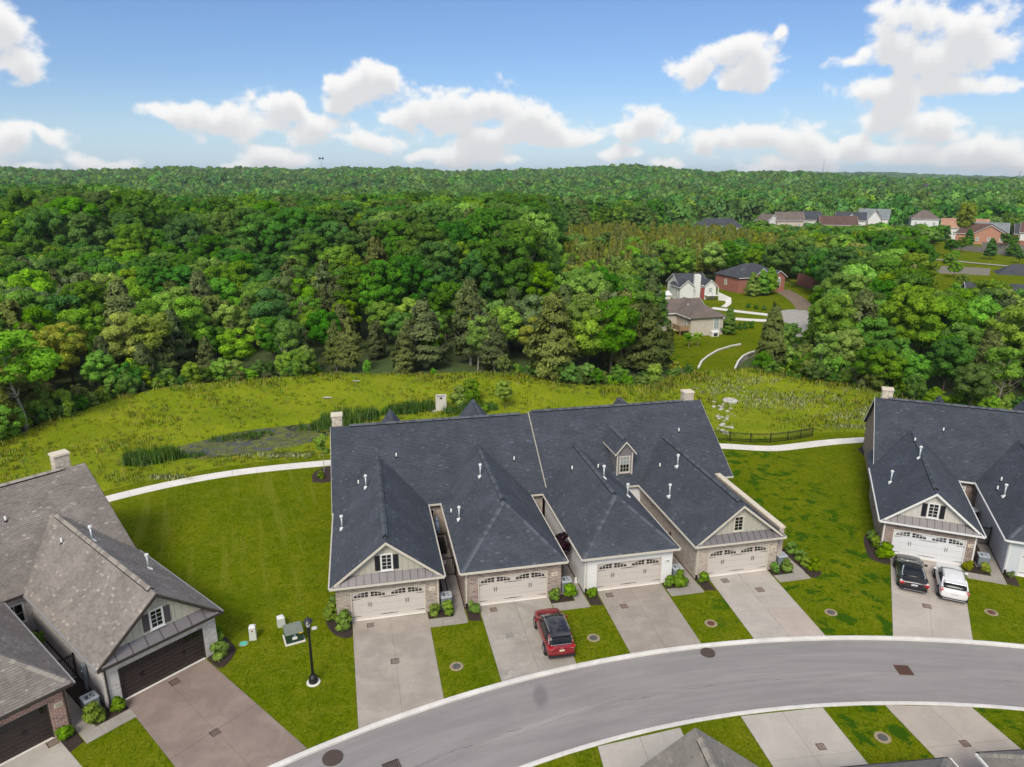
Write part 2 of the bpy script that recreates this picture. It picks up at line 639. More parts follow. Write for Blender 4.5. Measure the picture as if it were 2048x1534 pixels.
M_SH_GREY = shingle_mat('weathered_grey_shingle', [(0.0, (0.12, 0.11, 0.098)), (0.55, (0.25, 0.232, 0.208)), (0.86, (0.25, 0.23, 0.205)), (1.0, (0.36, 0.33, 0.285))])


# ------------------------------------------------------------------ terrain
def sstep(v, a, b):
    t = np.clip((v - a) / (b - a), 0, 1)
    return t * t * (3 - 2 * t)


CREST = [(-84, 42), (-57, 68.5), (-53.5, 81.5), (-47.9, 91.5), (-41, 95), (-30.8, 97), (-21, 99), (-7, 100), (2.6, 96.5), (8.8, 93.2), (18.6, 93.2), (20.7, 96), (28, 100.6), (35, 102.5), (39.5, 98.6), (43.7, 94.5), (48.4, 88), (54, 81.5), (61, 77.5), (90, 66)]
SKYL_AZ = np.array([-60, -36, -32, -27, -24, -17, -13, -7.4, -4.8, 1.5, 6.3, 9.2, 12, 15, 19, 22, 25, 29, 36, 60], float)
SKYL_H = np.array([24, 24, 23, 24, 31, 24, 28, 29, 22, 24, 30, 36, 30, 21, 21, 17, 12, 8, 6, 8], float) - 9.0


def T(x, y):
    """Height of the real ground."""
    x = np.asarray(x, float)
    y = np.asarray(y, float)
    z = np.zeros(np.broadcast(x, y).shape)
    # pond hollow
    a = (x + 29) * 0.894 + (y - 75.6) * 0.447
    b = -(x + 29) * 0.447 + (y - 75.6) * 0.894
    d = np.sqrt((a / 11.0) ** 2 + (b / 5.6) ** 2)
    z -= 1.0 * sstep(1 - d, 0.0, 0.45)
    # creek below the crossing
    z -= 2.4 * np.exp(-(((x - 42.5) / 3.2) ** 2 + ((y - 109.0) / 4.5) ** 2))
    # gentle swells in the meadow
    m = sstep(y, 70, 84) * (1 - sstep(y, 104, 120))
    z += m * 0.22 * np.sin(x * 0.21 + 1.3) * np.sin(y * 0.27)
    # the meadow swells to a rounded crest before the wood
    yn = np.interp(x, [p[0] for p in CREST], [p[1] for p in CREST])
    gap = 1 - np.exp(-((x - 31) / 9.0) ** 2) * 0.5
    z += 1.1 * gap * np.exp(-((y - yn + 3.5) / 7.0) ** 2) * (1 - sstep(np.abs(x), 75, 90))
    # land drops to a valley, then climbs to the wooded hills
    r = np.hypot(x, y)
    azd = np.degrees(np.arctan2(x, np.maximum(y, 1e-3)))
    top = np.interp(azd, SKYL_AZ, SKYL_H)
    z -= 5.0 * sstep(r, 330, 520)
    hill = sstep(r, 760, 1650)
    z += hill * (top + 5.0)
    z += (2.2 * np.sin(x * 0.011 + 0.5) * np.sin(y * 0.009) + 1.6 * np.sin(x * 0.023 + y * 0.017)) * sstep(r, 330, 600)
    z -= 14 * sstep(r, 1800, 2600)
    z += sstep(r, 2900, 4300) * (26 + 9 * np.sin(azd * 0.31))
    return z


def grid_mesh(name, X, Y, Z, mat):
    h, w = X.shape
    V = np.stack([X, Y, Z], -1).reshape(-1, 3)
    idx = np.arange(h * w).reshape(h, w)
    F = np.stack([idx[:-1, :-1], idx[:-1, 1:], idx[1:, 1:], idx[1:, :-1]], -1).reshape(-1, 4)
    me = bpy.data.meshes.new(name)
    me.from_pydata(V.tolist(), [], F.tolist())
    me.materials.append(mat)
    me.polygons.foreach_set('use_smooth', np.ones(len(F), bool))
    me.update()
    if me.polygons[len(F) // 2].normal.z < 0:
        me.flip_normals()
    return me


def resample(pts, n):
    p = np.array(pts, float)
    d = np.r_[0, np.cumsum(np.hypot(*np.diff(p, axis=0).T))]
    t = np.linspace(0, d[-1], n)
    return np.c_[np.interp(t, d, p[:, 0]), np.interp(t, d, p[:, 1])]


def smooth_line(pts, n):
    """Catmull-Rom through the points."""
    p = np.array(pts, float)
    p = np.vstack([2 * p[0] - p[1], p, 2 * p[-1] - p[-2]])
    out = []
    for i in range(1, len(p) - 2):
        for t in np.linspace(0, 1, 12, endpoint=False):
            a, b, c, d = p[i - 1:i + 3]
            out.append(0.5 * (2 * b + (c - a) * t + (2 * a - 5 * b + 4 * c - d) * t * t + (3 * b - a - 3 * c + d) * t ** 3))
    out.append(p[-2])
    return resample(out, n)


# --- ground materials
def ground_mat():
    m, N, b, out = new_mat('forest_floor')
    p = N.n('ShaderNodeNewGeometry').outputs['Position']
    n1 = N.noise(p, 0.12, 5)
    n2 = N.noise(p, 1.7, 5, 0.65)
    c = N.mix(N.smooth(n1, 0.35, 0.65), (0.060, 0.095, 0.022), (0.095, 0.110, 0.035))
    c = N.mix(N.smooth(n2, 0.4, 0.7), c, (0.075, 0.135, 0.022))
    N.l(c, b.inputs['Base Color'])
    b.inputs['Roughness'].default_value = 0.95
    bump(N, b, n2, 0.6, 0.3)
    return m


def lawn_mat():
    m, N, b, out = new_mat('mown_lawn')
    p = N.n('ShaderNodeNewGeometry').outputs['Position']
    sx = N.n('ShaderNodeSeparateXYZ')
    N.l(p, sx.inputs[0])
    big = N.noise(p, 0.16, 5, 0.6, 0.5)
    mid = N.noise(p, 0.9, 5, 0.62, 0.8)
    stre = N.noise(N.vmath('MULTIPLY', p, (2.6, 1.3, 1)), 1.0, 6, 0.72, 1.8)
    fine = N.noise(N.vmath('MULTIPLY', p, (14, 7, 1)), 1.0, 4, 0.7)
    c = N.mix(N.smooth(big, 0.32, 0.68), (0.108, 0.158, 0.003), (0.168, 0.200, 0.006))
    c = N.mix(N.math('MULTIPLY', N.smooth(mid, 0.46, 0.72), 0.6), c, (0.215, 0.215, 0.016))
    c = N.mix(N.math('MULTIPLY', N.smooth(stre, 0.46, 0.62), 0.72), c, (0.060, 0.108, 0.001))
    str2 = N.noise(N.vmath('MULTIPLY', p, (1.5, 3.6, 1)), 1.0, 5, 0.72, 1.4)
    c = N.mix(N.math('MULTIPLY', N.smooth(str2, 0.52, 0.68), 0.75), c, (0.235, 0.255, 0.022))
    # thick dark tufts, commonest on the lawn between the middle and right-hand houses
    tu = N.noise(N.vmath('MULTIPLY', p, (0.62, 0.62, 1)), 1.0, 6, 0.68, 0.25)
    reg = N.math('MULTIPLY', N.smooth(sx.outputs[0], 11, 17), N.smooth(sx.outputs[0], 32, 27))
    reg = N.math('MULTIPLY_ADD', reg, 0.9, 0.12)
    tf = N.math('MULTIPLY', N.smooth(tu, 0.515, 0.585), reg)
    c = N.mix(tf, c, (0.042, 0.108, 0.006))
    # mowing lines on the lawn beside the left house
    cvs = N.n('ShaderNodeCombineXYZ')
    N.l(N.math('MULTIPLY', N.vmath('DOT_PRODUCT', p, (0.92, 0.39, 0)), 1.1), cvs.inputs[0])
    N.l(N.math('MULTIPLY', N.vmath('DOT_PRODUCT', p, (-0.39, 0.92, 0)), 0.07), cvs.inputs[1])
    wv = N.noise(cvs.outputs[0], 1.0, 3, 0.6)
    lr = N.math('MULTIPLY', N.smooth(sx.outputs[0], -10, -13), N.smooth(sx.outputs[1], 40, 47))
    c = N.mix(N.math('MULTIPLY', N.math('MULTIPLY', N.smooth(wv, 0.5, 0.66), lr), 0.5), c, (0.215, 0.235, 0.025))
    c = N.mix(N.smooth(fine, 0.25, 0.75), N.mix(1.0, c, (0.60, 0.66, 0.55), 'MULTIPLY'), N.mix(1.0, c, (1.42, 1.36, 1.4), 'MULTIPLY'))
    N.l(c, b.inputs['Base Color'])
    b.inputs['Roughness'].default_value = 0.95
    b.inputs['Specular IOR Level'].default_value = 0.0
    h = N.math('ADD', fine, N.math('MULTIPLY', stre, 1.3))
    bump(N, b, h, 0.75, 0.09)
    return m


def meadow_mat():
    m, N, b, out = new_mat('rough_meadow')
    p = N.n('ShaderNodeNewGeometry').outputs['Position']
    n1 = N.noise(p, 0.11, 5, 0.6, 0.8)
    n2 = N.noise(p, 0.6, 5, 0.65, 1.0)
    n3 = N.noise(N.vmath('MULTIPLY', p, (6, 3, 1)), 1.0, 4, 0.7)
    c = N.mix(N.smooth(n1, 0.35, 0.65), (0.195, 0.262, 0.005), (0.275, 0.325, 0.012))
    c = N.mix(N.math('MULTIPLY', N.smooth(n2, 0.5, 0.75), 0.6), c, (0.27, 0.225, 0.030))
    c = N.mix(N.math('MULTIPLY', N.smooth(n2, 0.48, 0.28), 0.6), c, (0.125, 0.190, 0.006))
    c = N.mix(N.smooth(n3, 0.25, 0.75), N.mix(1.0, c, (0.7, 0.72, 0.62), 'MULTIPLY'), N.mix(1.0, c, (1.22, 1.2, 1.2), 'MULTIPLY'))
    N.l(c, b.inputs['Base Color'])
    b.inputs['Roughness'].default_value = 0.95
    b.inputs['Specular IOR Level'].default_value = 0.1
    bump(N, b, N.math('ADD', n3, n2), 0.8, 0.2)
    return m


def asphalt_mat():
    m, N, b, out = new_mat('aged_asphalt')
    p = N.n('ShaderNodeNewGeometry').outputs['Position']
    # radius about the bend, so that wear runs along the street
    dv = N.vmath('SUBTRACT', p, (21.75, -19.7, 0))
    rad = N.vmath('LENGTH', N.vmath('MULTIPLY', dv, (1, 1, 0)))
    sx = N.n('ShaderNodeSeparateXYZ')
    N.l(dv, sx.inputs[0])
    ang = N.math('ARCTAN2', sx.outputs[1], sx.outputs[0])
    cv = N.n('ShaderNodeCombineXYZ')
    N.l(N.math('MULTIPLY', rad, 1.6), cv.inputs[0])
    N.l(N.math('MULTIPLY', ang, 9.0), cv.inputs[1])
    lon = N.noise(cv.outputs[0], 1.0, 6, 0.62, 0.7)
    n1 = N.noise(p, 0.25, 5, 0.6, 1.0)
    n3 = N.noise(p, 60, 2, 0.6)
    c = N.mix(N.smooth(lon, 0.33, 0.68), (0.262, 0.245, 0.242), (0.315, 0.296, 0.292))
    c = N.mix(N.math('MULTIPLY', N.smooth(n1, 0.5, 0.75), 0.5), c, (0.335, 0.315, 0.305))
    c = N.mix(N.smooth(n3, 0.2, 0.8), N.mix(1.0, c, (0.87,) * 3, 'MULTIPLY'), N.mix(1.0, c, (1.13,) * 3, 'MULTIPLY'))
    # pale scuffed seam along the crown of the road
    seam = N.math('ABSOLUTE', N.math('SUBTRACT', rad, 55.4))
    sm = N.math('MULTIPLY', N.smooth(seam, 0.8, 0.0), N.smooth(N.noise(cv.outputs[0], 0.5, 5, 0.7, 1.0), 0.48, 0.66))
    c = N.mix(N.math('MULTIPLY', sm, 0.65), c, (0.40, 0.365, 0.345))
    crk = N.math('MULTIPLY', N.smooth(N.math('ABSOLUTE', N.math('SUBTRACT', rad, N.math('MULTIPLY_ADD', N.noise(p, 0.8, 3), 0.5, 55.1))), 0.055, 0.0), N.smooth(N.noise(cv.outputs[0], 2.6, 4, 0.8), 0.53, 0.6))
    c = N.mix(N.math('MULTIPLY', crk, 0.8), c, (0.10, 0.095, 0.10))
    # oil stain
    od = N.vmath('LENGTH', N.vmath('MULTIPLY', N.vmath('SUBTRACT', N.vmath('ADD', p, N.vmath('MULTIPLY', N.n('ShaderNodeTexNoise', i_Scale=1.5).outputs['Color'], (0.5, 0.5, 0))), (1.95, 34.2, 0)), (1.6, 0.72, 0)))
    c = N.mix(N.math('MULTIPLY', N.smooth(od, 0.95, 0.35), 0.55), c, (0.14, 0.13, 0.14))
    N.l(c, b.inputs['Base Color'])
    b.inputs['Roughness'].default_value = 0.72
    b.inputs['Specular IOR Level'].default_value = 0.3
    bump(N, b, n3, 0.3, 0.008)
    return m


def mulch_mat():
    m, N, b, out = new_mat('bark_mulch')
    p = N.n('ShaderNodeNewGeometry').outputs['Position']
    v = N.n('ShaderNodeTexVoronoi', i_Scale=22.0)
    N.l(p, v.inputs['Vector'])
    n = N.noise(p, 4, 4)
    c = N.mix(v.outputs['Color'], (0.020, 0.013, 0.011), (0.075, 0.046, 0.036))
    c = N.mix(N.math('MULTIPLY', n, 0.5), c, (0.055, 0.035, 0.028))
    N.l(c, b.inputs['Base Color'])
    b.inputs['Roughness'].default_value = 0.95
    bump(N, b, v.outputs['Distance'], 0.9, 0.04)
    return m


def water_mat():
    m, N, b, out = new_mat('pond_water')
    p = N.n('ShaderNodeNewGeometry').outputs['Position']
    n = N.noise(p, 0.55, 5, 0.6, 1.6)
    n2 = N.noise(N.vmath('MULTIPLY', p, (1.3, 2.6, 1)), 1.0, 5, 0.7, 1.2)
    scum = N.smooth(n, 0.38, 0.52)
    mot = N.smooth(n2, 0.45, 0.58)
    c = N.mix(scum, (0.012, 0.016, 0.010), (0.150, 0.165, 0.018))
    c = N.mix(N.math('MULTIPLY', mot, 0.75), c, (0.012, 0.016, 0.012))
    N.l(c, b.inputs['Base Color'])
    N.l(N.math('MULTIPLY_ADD', scum, 0.5, 0.06), b.inputs['Roughness'])
    bump(N, b, n2, 0.15, 0.03)
    return m


M_GROUND, M_LAWN, M_MEADOW, M_ASPH, M_MULCH, M_WATER = ground_mat(), lawn_mat(), meadow_mat(), asphalt_mat(), mulch_mat(), water_mat()
M_KERB = concrete_mat('kerb_concrete', (0.78, 0.755, 0.715), 0.10, 0.06)
M_PATH = concrete_mat('pale_path_concrete', (0.84, 0.80, 0.745), 0.06, 0.05)
M_WALK = concrete_mat('walkway_concrete', (0.39, 0.355, 0.315), 0.12, 0.1)
M_JOINT = plain('joint_filler', (0.085, 0.075, 0.065), 0.9, 0.15)
M_IRON = plain('rusty_iron', (0.085, 0.060, 0.050), 0.7, 0.3, 14, bmp=0.4)
M_IRONR = plain('red_rust_iron', (0.125, 0.055, 0.035), 0.75, 0.3, 14, bmp=0.4)


def axis(lo, hi, fine_lo, fine_hi, step, growth):
    """Grid lines: even inside the fine span, growing outside."""
    a = list(np.arange(fine_lo, fine_hi + 1e-6, step))
    s, v = step, a[-1]
    while v < hi:
        s *= growth
        v += s
        a.append(v)
    s, v = step, a[0]
    left = []
    while v > lo:
        s *= growth
        v -= s
        left.append(v)
    return np.array(left[::-1] + a)


gx, gy = axis(-4500, 4500, -90, 110, 5.0, 1.09), axis(-200, 4700, -5, 210, 5.0, 1.06)
GX, GY = np.meshgrid(gx, gy)
GZ = T(GX, GY) - 0.35 - 0.45 * (1 - sstep(np.hypot(GX, GY - 40), 60, 66)) * 1.0
tag(obj('ground', grid_mesh('ground', GX, GY, GZ, M_GROUND)), kind='structure')

# --- street with kerbs
NC, NR = (21.97, -21.58), 60.84
SC, SR = (21.54, -17.75), 50.80


def arc(c, r, a0, a1, n):
    t = np.radians(np.linspace(a0, a1, n))
    return np.c_[c[0] + r * np.cos(t), c[1] + r * np.sin(t)]


def strip(name, A, B, nz, mat, rows=2, zf=None):
    t = np.linspace(0, 1, rows)[:, None]
    X = A[:, 0] * (1 - t) + B[:, 0] * t
    Y = A[:, 1] * (1 - t) + B[:, 1] * t
    Z = np.full(X.shape, float(nz)) if zf is None else zf(X, Y) + nz
    return grid_mesh(name, X, Y, Z, mat)


tag(obj('street', strip('street', arc(NC, NR - 0.2, 165, 20, 90), arc(SC, SR + 0.2, 165, 20, 90), -0.11, M_ASPH, 3)), kind='structure')


def kerb_line(c, r0, r1, a0, a1, seg):
    base = obj('kerb', MB().box(-0.01, 0.01, -0.01, 0.01, -0.3, -0.28), M_KERB, loc=(c[0], c[1], 0))
    tag(base, kind='structure')
    n = int(R(abs(a1 - a0)) * r0 / seg)
    st = (a1 - a0) / n
    half = R(abs(st)) / 2 - 0.006 / r0
    mb = MB()
    k = 4
    prof = [(r0, -0.2), (r1, -0.2), (r1, 0.030), (r1 - (r1 - r0) * 0.12, 0.040), (r0 + (r1 - r0) * 0.22, 0.036), (r0, 0.012)]
    if r1 < r0:
        prof = prof[::-1]
    rings = []
    for j in range(k + 1):
        t = -half + 2 * half * j / k
        rings.append([(r * math.cos(t), r * math.sin(t), z) for r, z in prof])
    for j in range(k):
        for q in range(len(prof)):
            q2 = (q + 1) % len(prof)
            mb.face([rings[j][q], rings[j + 1][q], rings[j + 1][q2], rings[j][q2]][::-1])
    mb.face(rings[0])
    mb.face(rings[-1][::-1])
    me = mb.mesh('kerb_stone', [M_KERB])
    for i in range(n):
        a = R(a0 + st * (i + 0.5))
        obj('kerb_stone', me, parent=base, rotz=a)


kerb_line(NC, NR - 0.29, NR - 0.004, 148, 52, 3.05)
kerb_line(SC, SR + 0.29, SR + 0.004, 140, 52, 3.05)

# --- lawns, path and meadow
S_LINE = [(-72, 26), (-48, 50), (-38.4, 60.9), (-30, 66.4), (-20.5, 69.7), (-8, 71.9), (5, 73.9), (16, 75.3), (23.5, 75.0), (28, 74.7), (31.5, 75.3), (34.2, 76.3), (41, 76.8), (60, 74), (84, 64)]
N_LINE = CREST
SL = smooth_line(S_LINE, 160)
NL = smooth_line(N_LINE, 160)
tag(obj('lawn', strip('lawn', arc(NC, NR, 175, 12, 160), SL, 0.0, M_LAWN, 12, lambda x, y: T(x, y) * sstep(y, 62, 66))), kind='structure')
tag(obj('lawn', strip('lawn', arc(SC, SR, 175, 12, 60), np.c_[np.linspace(-60, 110, 60), np.full(60, -45.0)], 0.0, M_LAWN, 6)), kind='structure')
tag(obj('meadow', strip('meadow', SL, NL, 0.006, M_MEADOW, 40, T)), kind='structure')

PATH_PTS = [(-52, 41.5), (-44.5, 51), (-37.4, 59.0), (-29.3, 64.55), (-19.4, 67.7), (-8, 69.9), (5, 71.9), (16, 73.1), (22.9, 72.55), (26.9, 71.9), (29.1, 71.95), (34.7, 73.5), (37.8, 74.15), (41, 74.4), (52, 73), (66, 68)]
PL = smooth_line(PATH_PTS, 400)


def slab_path(name, line, width, seg, z, mat, thick=0.08, gap=0.012):
    base = obj(name, MB().box(-0.05, 0.05, -0.05, 0.05, -0.2, -0.15), mat, loc=(line[0][0], line[0][1], 0))
    tag(base, kind='structure')
    d = np.r_[0, np.cumsum(np.hypot(*np.diff(line, axis=0).T))]
    n = int(round(d[-1] / seg))
    ed = np.linspace(0, d[-1], n + 1)
    for i in range(n):
        pts = []
        for t in np.linspace(ed[i] + gap / 2, ed[i + 1] - gap / 2, 3):
            p = np.array([np.interp(t, d, line[:, 0]), np.interp(t, d, line[:, 1])])
            q = np.array([np.interp(t + 0.05, d, line[:, 0]), np.interp(t + 0.05, d, line[:, 1])])
            o = np.array([np.interp(t - 0.05, d, line[:, 0]), np.interp(t - 0.05, d, line[:, 1])])
            tn = (q - o) / np.hypot(*(q - o))
            nn = np.array([-tn[1], tn[0]])
            pts.append((p + nn * width / 2, p - nn * width / 2))
        poly = [a for a, _ in pts] + [b for _, b in pts[::-1]]
        mid = np.mean(poly, axis=0)
        zz = float(T(mid[0], mid[1])) + z + random.uniform(-0.003, 0.003)
        mb = MB().prism([(a[0] - line[0][0], a[1] - line[0][1], zz) for a in poly][::-1], (0, 0, -thick))
        me = mb.mesh('slab', [mat])
        me.flip_normals()
        obj('slab', me, parent=base)
    return base


slab_path('footpath', PL, 1.5, 2.3, 0.035, M_PATH)

# --- pond
PW = smooth_line([(-39.5, 70.4), (-36, 74.5), (-31.5, 78.4), (-26, 80.6), (-20.5, 82.2), (-18.5, 79.5), (-20.9, 75.6), (-25.5, 72.6), (-31, 70.6), (-36, 69.4), (-39.5, 70.4)], 70)
pm = MB().face([(p[0], p[1], -0.42) for p in PW[::-1]])
tag(obj('pond_water', pm, M_WATER), kind='structure')


# --- driveways
def driveway(name, TL, TR, BR, BL, rows, mats, z=0.022):
    """Concrete slabs, two wide; rows = list of (left fraction, right fraction) of cross joints from the garage."""
    TL, TR, BR, BL = [np.array(p, float) for p in (TL, TR, BR, BL)]
    o0 = (TL + TR + BR + BL) / 4
    base = MB().prism([(*(p - o0), 0.006) for p in (TL, BL, BR, TR)], (0, 0, -0.05))
    me = base.mesh(name, [M_JOINT])
    if me.polygons[0].normal.z < 0:
        me.flip_normals()
    root = obj(name, me, loc=(o0[0], o0[1], 0))
    tag(root, kind='structure')
    rows = [(0, 0)] + rows + [(1, 1)]
    k = 0
    for i in range(len(rows) - 1):
        for j in range(2):
            def pt(side, f):                   # side 0..1 across, f = (fl, fr)
                l, r = TL + (BL - TL) * f[0], TR + (BR - TR) * f[1]
                return l + (r - l) * side
            q = [pt(j / 2, rows[i]), pt(j / 2, rows[i + 1]), pt((j + 1) / 2, rows[i + 1]), pt((j + 1) / 2, rows[i])]
            c = sum(q) / 4
            q = [c + (p - c) * (1 - 0.012 / max(0.5, np.hypot(*(p - c)))) for p in q]
            zz = z + random.uniform(-0.002, 0.002)
            mb = MB().hexa([(*(p - o0), -0.05) for p in q] + [(*(p - o0), zz) for p in q])
            obj('slab', mb, mats[k % len(mats)], root)
            k += 1
    return root


DM_A = concrete_mat('driveway_beige', (0.42, 0.365, 0.315), 0.14, 0.12)
DM_B = concrete_mat('driveway_grey', (0.405, 0.37, 0.325), 0.14, 0.10, (0.54, 0.51, 0.47))
DM_C = concrete_mat('driveway_brown_grey', (0.375, 0.325, 0.28), 0.14, 0.12)
DM_D = concrete_mat('driveway_light', (0.50, 0.455, 0.405), 0.10, 0.14)
DM_D2 = concrete_mat('driveway_pinkish', (0.53, 0.445, 0.385), 0.08, 0.22)
DM_E = concrete_mat('driveway_cream', (0.52, 0.46, 0.405), 0.09, 0.08)
DM_F = concrete_mat('driveway_rosy_brown', (0.285, 0.215, 0.18), 0.16, 0.14)
DM_G = concrete_mat('driveway_pale', (0.50, 0.46, 0.405), 0.10, 0.10)
DM_S = concrete_mat('driveway_aggregate', (0.53, 0.485, 0.43), 0.08, 0.26)

driveway('driveway', (-10.60, 40.72), (-5.72, 41.72), (-3.83, 33.42), (-8.21, 31.15), [(0.53, 0.62)], [DM_A])
driveway('driveway', (-2.31, 42.58), (2.56, 43.64), (3.92, 36.52), (-0.57, 34.75), [(0.25, 0.27), (0.57, 0.645)], [DM_B])
driveway('driveway', (6.04, 44.30), (10.82, 45.33), (12.01, 38.42), (7.38, 37.30), [(0.60, 0.61)], [DM_C])
driveway('driveway', (14.45, 46.22), (19.16, 47.23), (20.20, 39.24), (15.49, 38.86), [(0.20, 0.21), (0.60, 0.61)], [DM_D, DM_D, DM_D, DM_D, DM_D, DM_D2])
driveway('driveway', (29.60, 49.48), (34.02, 47.60), (29.40, 38.78), (24.50, 39.17), [(0.60, 0.65)], [DM_E])
driveway('driveway', (-21.90, 33.30), (-18.82, 37.00), (-10.60, 29.90), (-14.6, 26.6), [(0.62, 0.55)], [DM_F])
driveway('driveway', (-27.40, 27.10), (-24.28, 30.86), (-15.7, 24.1), (-19.0, 19.8), [(0.32, 0.30), (0.68, 0.66)], [DM_G])
driveway('driveway', (9.03, 31.33), (4.45, 30.02), (4.95, 25.0), (9.75, 25.55), [(0.5, 0.5)], [DM_S])
driveway('driveway', (17.31, 32.84), (12.54, 32.17), (13.55, 25.9), (18.35, 26.45), [(0.49, 0.50)], [DM_S])
driveway('driveway', (25.62, 32.90), (20.88, 33.02), (22.0, 26.9), (26.9, 27.4), [(0.44, 0.50)], [concrete_mat('driveway_warm', (0.49, 0.425, 0.365), 0.09, 0.2)])


# --- iron covers, grates and lids
def grate(x, y, rot, size, mat, label, round_=False, z=0.034):
    t = thing('drain_grate' if not round_ else 'manhole_cover', label, 'drain cover', (x, y, 0), rot)
    mb = MB()
    if round_:
        mb.lathe([(size, -0.05), (size, z - 0.012), (size * 0.97, z), (size * 0.86, z), (size * 0.85, z - 0.008), (size * 0.8, z - 0.006), (0.01, z - 0.002)], 24)
        obj('lid', mb, mat, t)
    else:
        w = size
        mb.box(-w, w, -w, -w * 0.88, -0.05, z).box(-w, w, w * 0.88, w, -0.05, z).box(-w, -w * 0.88, -w * 0.88, w * 0.88, -0.05, z).box(w * 0.88, w, -w * 0.88, w * 0.88, -0.05, z)
        obj('frame', mb, mat, t)
        bars = MB()
        for i in range(7):
            x0 = -w * 0.86 + i * w * 0.247
            bars.box(x0, x0 + w * 0.135, -w * 0.875, w * 0.875, -0.05, z - 0.006)
        obj('bars', bars, mat, t)
    return t


A12, AE, AF = R(12.2), R(-22.0), R(50.2)
for (x, y, r, s, m, lb) in [
        (-9.32, 40.35, A12, .23, M_IRON, 'small rusty drain grate on driveway nearest the tan brick gable garage'),
        (-7.14, 36.75, A12, .25, M_IRON, 'rusty square drain on the slab joint of the leftmost beige driveway'),
        (-1.26, 42.09, A12, .23, M_IRONR, 'small rusty drain grate in front of the hipped brick garage'),
        (6.89, 43.85, A12, .25, M_IRON, 'rusty grate close to the white garage door sill'),
        (7.71, 42.5, A12, .25, M_IRONR, 'reddish grate midway down the driveway of the white garage'),
        (15.59, 45.7, A12, .26, M_IRON, 'dark grate nearest the pale brick garage with a stone parapet'),
        (17.74, 44.52, A12, .27, M_IRONR, 'reddish grate in the upper right slab of the light driveway'),
        (28.55, 42.5, AE, .26, M_IRONR, 'reddish grate behind the black and white cars'),
        (-19.75, 34.9, AF, .27, M_IRON, 'dark grate in front of the wide brown garage door'),
        (-15.8, 30.97, AF, .24, M_IRON, 'dark grate on the lower part of the rosy brown driveway'),
        (-24.0, 30.25, AF, .26, M_IRONR, 'rusty grate on the pale driveway of the red brick garage'),
        (16.04, 30.0, R(6), .22, M_IRONR, 'reddish grate on the near aggregate driveway below the street'),
        (23.64, 30.21, R(6), .22, M_IRONR, 'reddish grate on the warm driveway at bottom right')]:
    grate(x, y, r, s, m, lb)
grate(-0.16, 39.29, A12, .24, plain('grey_iron', (0.25, 0.235, 0.22), 0.7, 0.2, 14), 'pale square access lid beside the red car')
grate(-9.17, 29.38, 0, .52, M_IRON, 'round manhole cover in the street at bottom left', True, -0.095)
grate(12.21, 37.69, 0, .45, M_IRON, 'round manhole cover by the kerb below the white garage', True, -0.095)
grate(-6.02, 28.75, R(28), .42, M_IRON, 'storm drain grate in the street at the bottom edge', False, -0.085)
grate(23.56, 36.06, R(-4), .42, M_IRONR, 'storm drain grate in the middle of the street at right', False, -0.085)
M_RING = plain('dry_turf_ring', (0.34, 0.27, 0.17), 0.95, 0.25, 10)
M_LID = plain('grey_lid', (0.10, 0.10, 0.095), 0.8, 0.25, 12)
for (x, y, m, lb) in [
        (-3.35, 36.29, M_LID, 'round cleanout lid in the lawn strip left of the red car'),
        (5.23, 39.04, M_LID, 'round cleanout lid in the lawn strip right of the red car'),
        (13.17, 40.57, M_IRONR, 'rusty cleanout lid in the lawn strip right of the white garage driveway'),
        (21.65, 41.8, M_LID, 'round cleanout lid in the blotchy lawn near the street'),
        (32.54, 41.8, M_IRONR, 'rusty cleanout lid in the lawn right of the white car'),
        (19.56, 30.65, M_LID, 'round cleanout lid in the near lawn strip below the street')]:
    t = thing('cleanout_lid', lb, 'drain cover', (x, y, 0))
    obj('ring', MB().lathe([(.42, -0.05), (.42, .012), (.30, .022), (.26, .012)], 20), M_RING, t)
    obj('lid', MB().lathe([(.255, -0.05), (.255, .026), (.22, .034), (.02, .036)], 20), m, t)


# --- planting beds of bark mulch
def bed(pts, z=0.05, frame=None, label=None):
    if frame:
        (ox, oy), a = frame
        ca, sa = math.cos(a), math.sin(a)
        pts = [(ox + s * ca - t * sa, oy + s * sa + t * ca) for s, t in pts]
    P = np.array(pts)
    c = P.mean(0)
    mb = MB()
    inn = [c + (p - c) * (1 - 0.10 / max(0.4, np.hypot(*(p - c)))) for p in P]
    n = len(P)
    for i in range(n):
        j = (i + 1) % n
        mb.face([(*(P[i] - c), -0.02), (*(P[j] - c), -0.02), (*(inn[j] - c), z), (*(inn[i] - c), z)])
    mb.face([(*(p - c), z) for p in inn])
    me = mb.mesh('mulch_bed', [M_MULCH])
    if me.polygons[n].normal.z < 0:
        me.flip_normals()
    return tag(obj('mulch_bed', me, loc=(c[0], c[1], 0)), kind='structure')


def rounded(pts, n=28):
    return [tuple(p) for p in smooth_line(list(pts) + [pts[0]], n)[:-1]]


FA, FE, FF = ((-10.62, 40.75), A12), ((29.62, 49.53), AE), ((-21.88, 33.33), AF)
for k in range(3):
    d = 8.5 * k
    bed([(5.75 + d, -0.2), (7.66 + d, -0.2), (7.66 + d, 10.9), (5.75 + d, 10.9)], 0.012, FA)
bed([(5.4, -0.2), (7.56, -0.2), (7.56, 10.8), (5.4, 10.8)], 0.012, FE)
bed([(-2.7, -0.2), (-0.7, -0.2), (-0.7, 11.3), (-2.7, 11.3)], 0.012, FF)
for k in range(4):
    d = 8.5 * k
    bed([(4.99 + d, -0.10), (4.99 + d, -0.80), (6.66 + d, -0.80), (6.66 + d, 4.1), (5.90 + d, 4.1), (5.90 + d, -0.10)], 0.04, FA)
    if k:
        bed([(-0.92 + d, -0.05), (-0.92 + d, -1.55), (-0.05 + d, -1.75), (-0.05 + d, -0.05)], 0.045, FA)
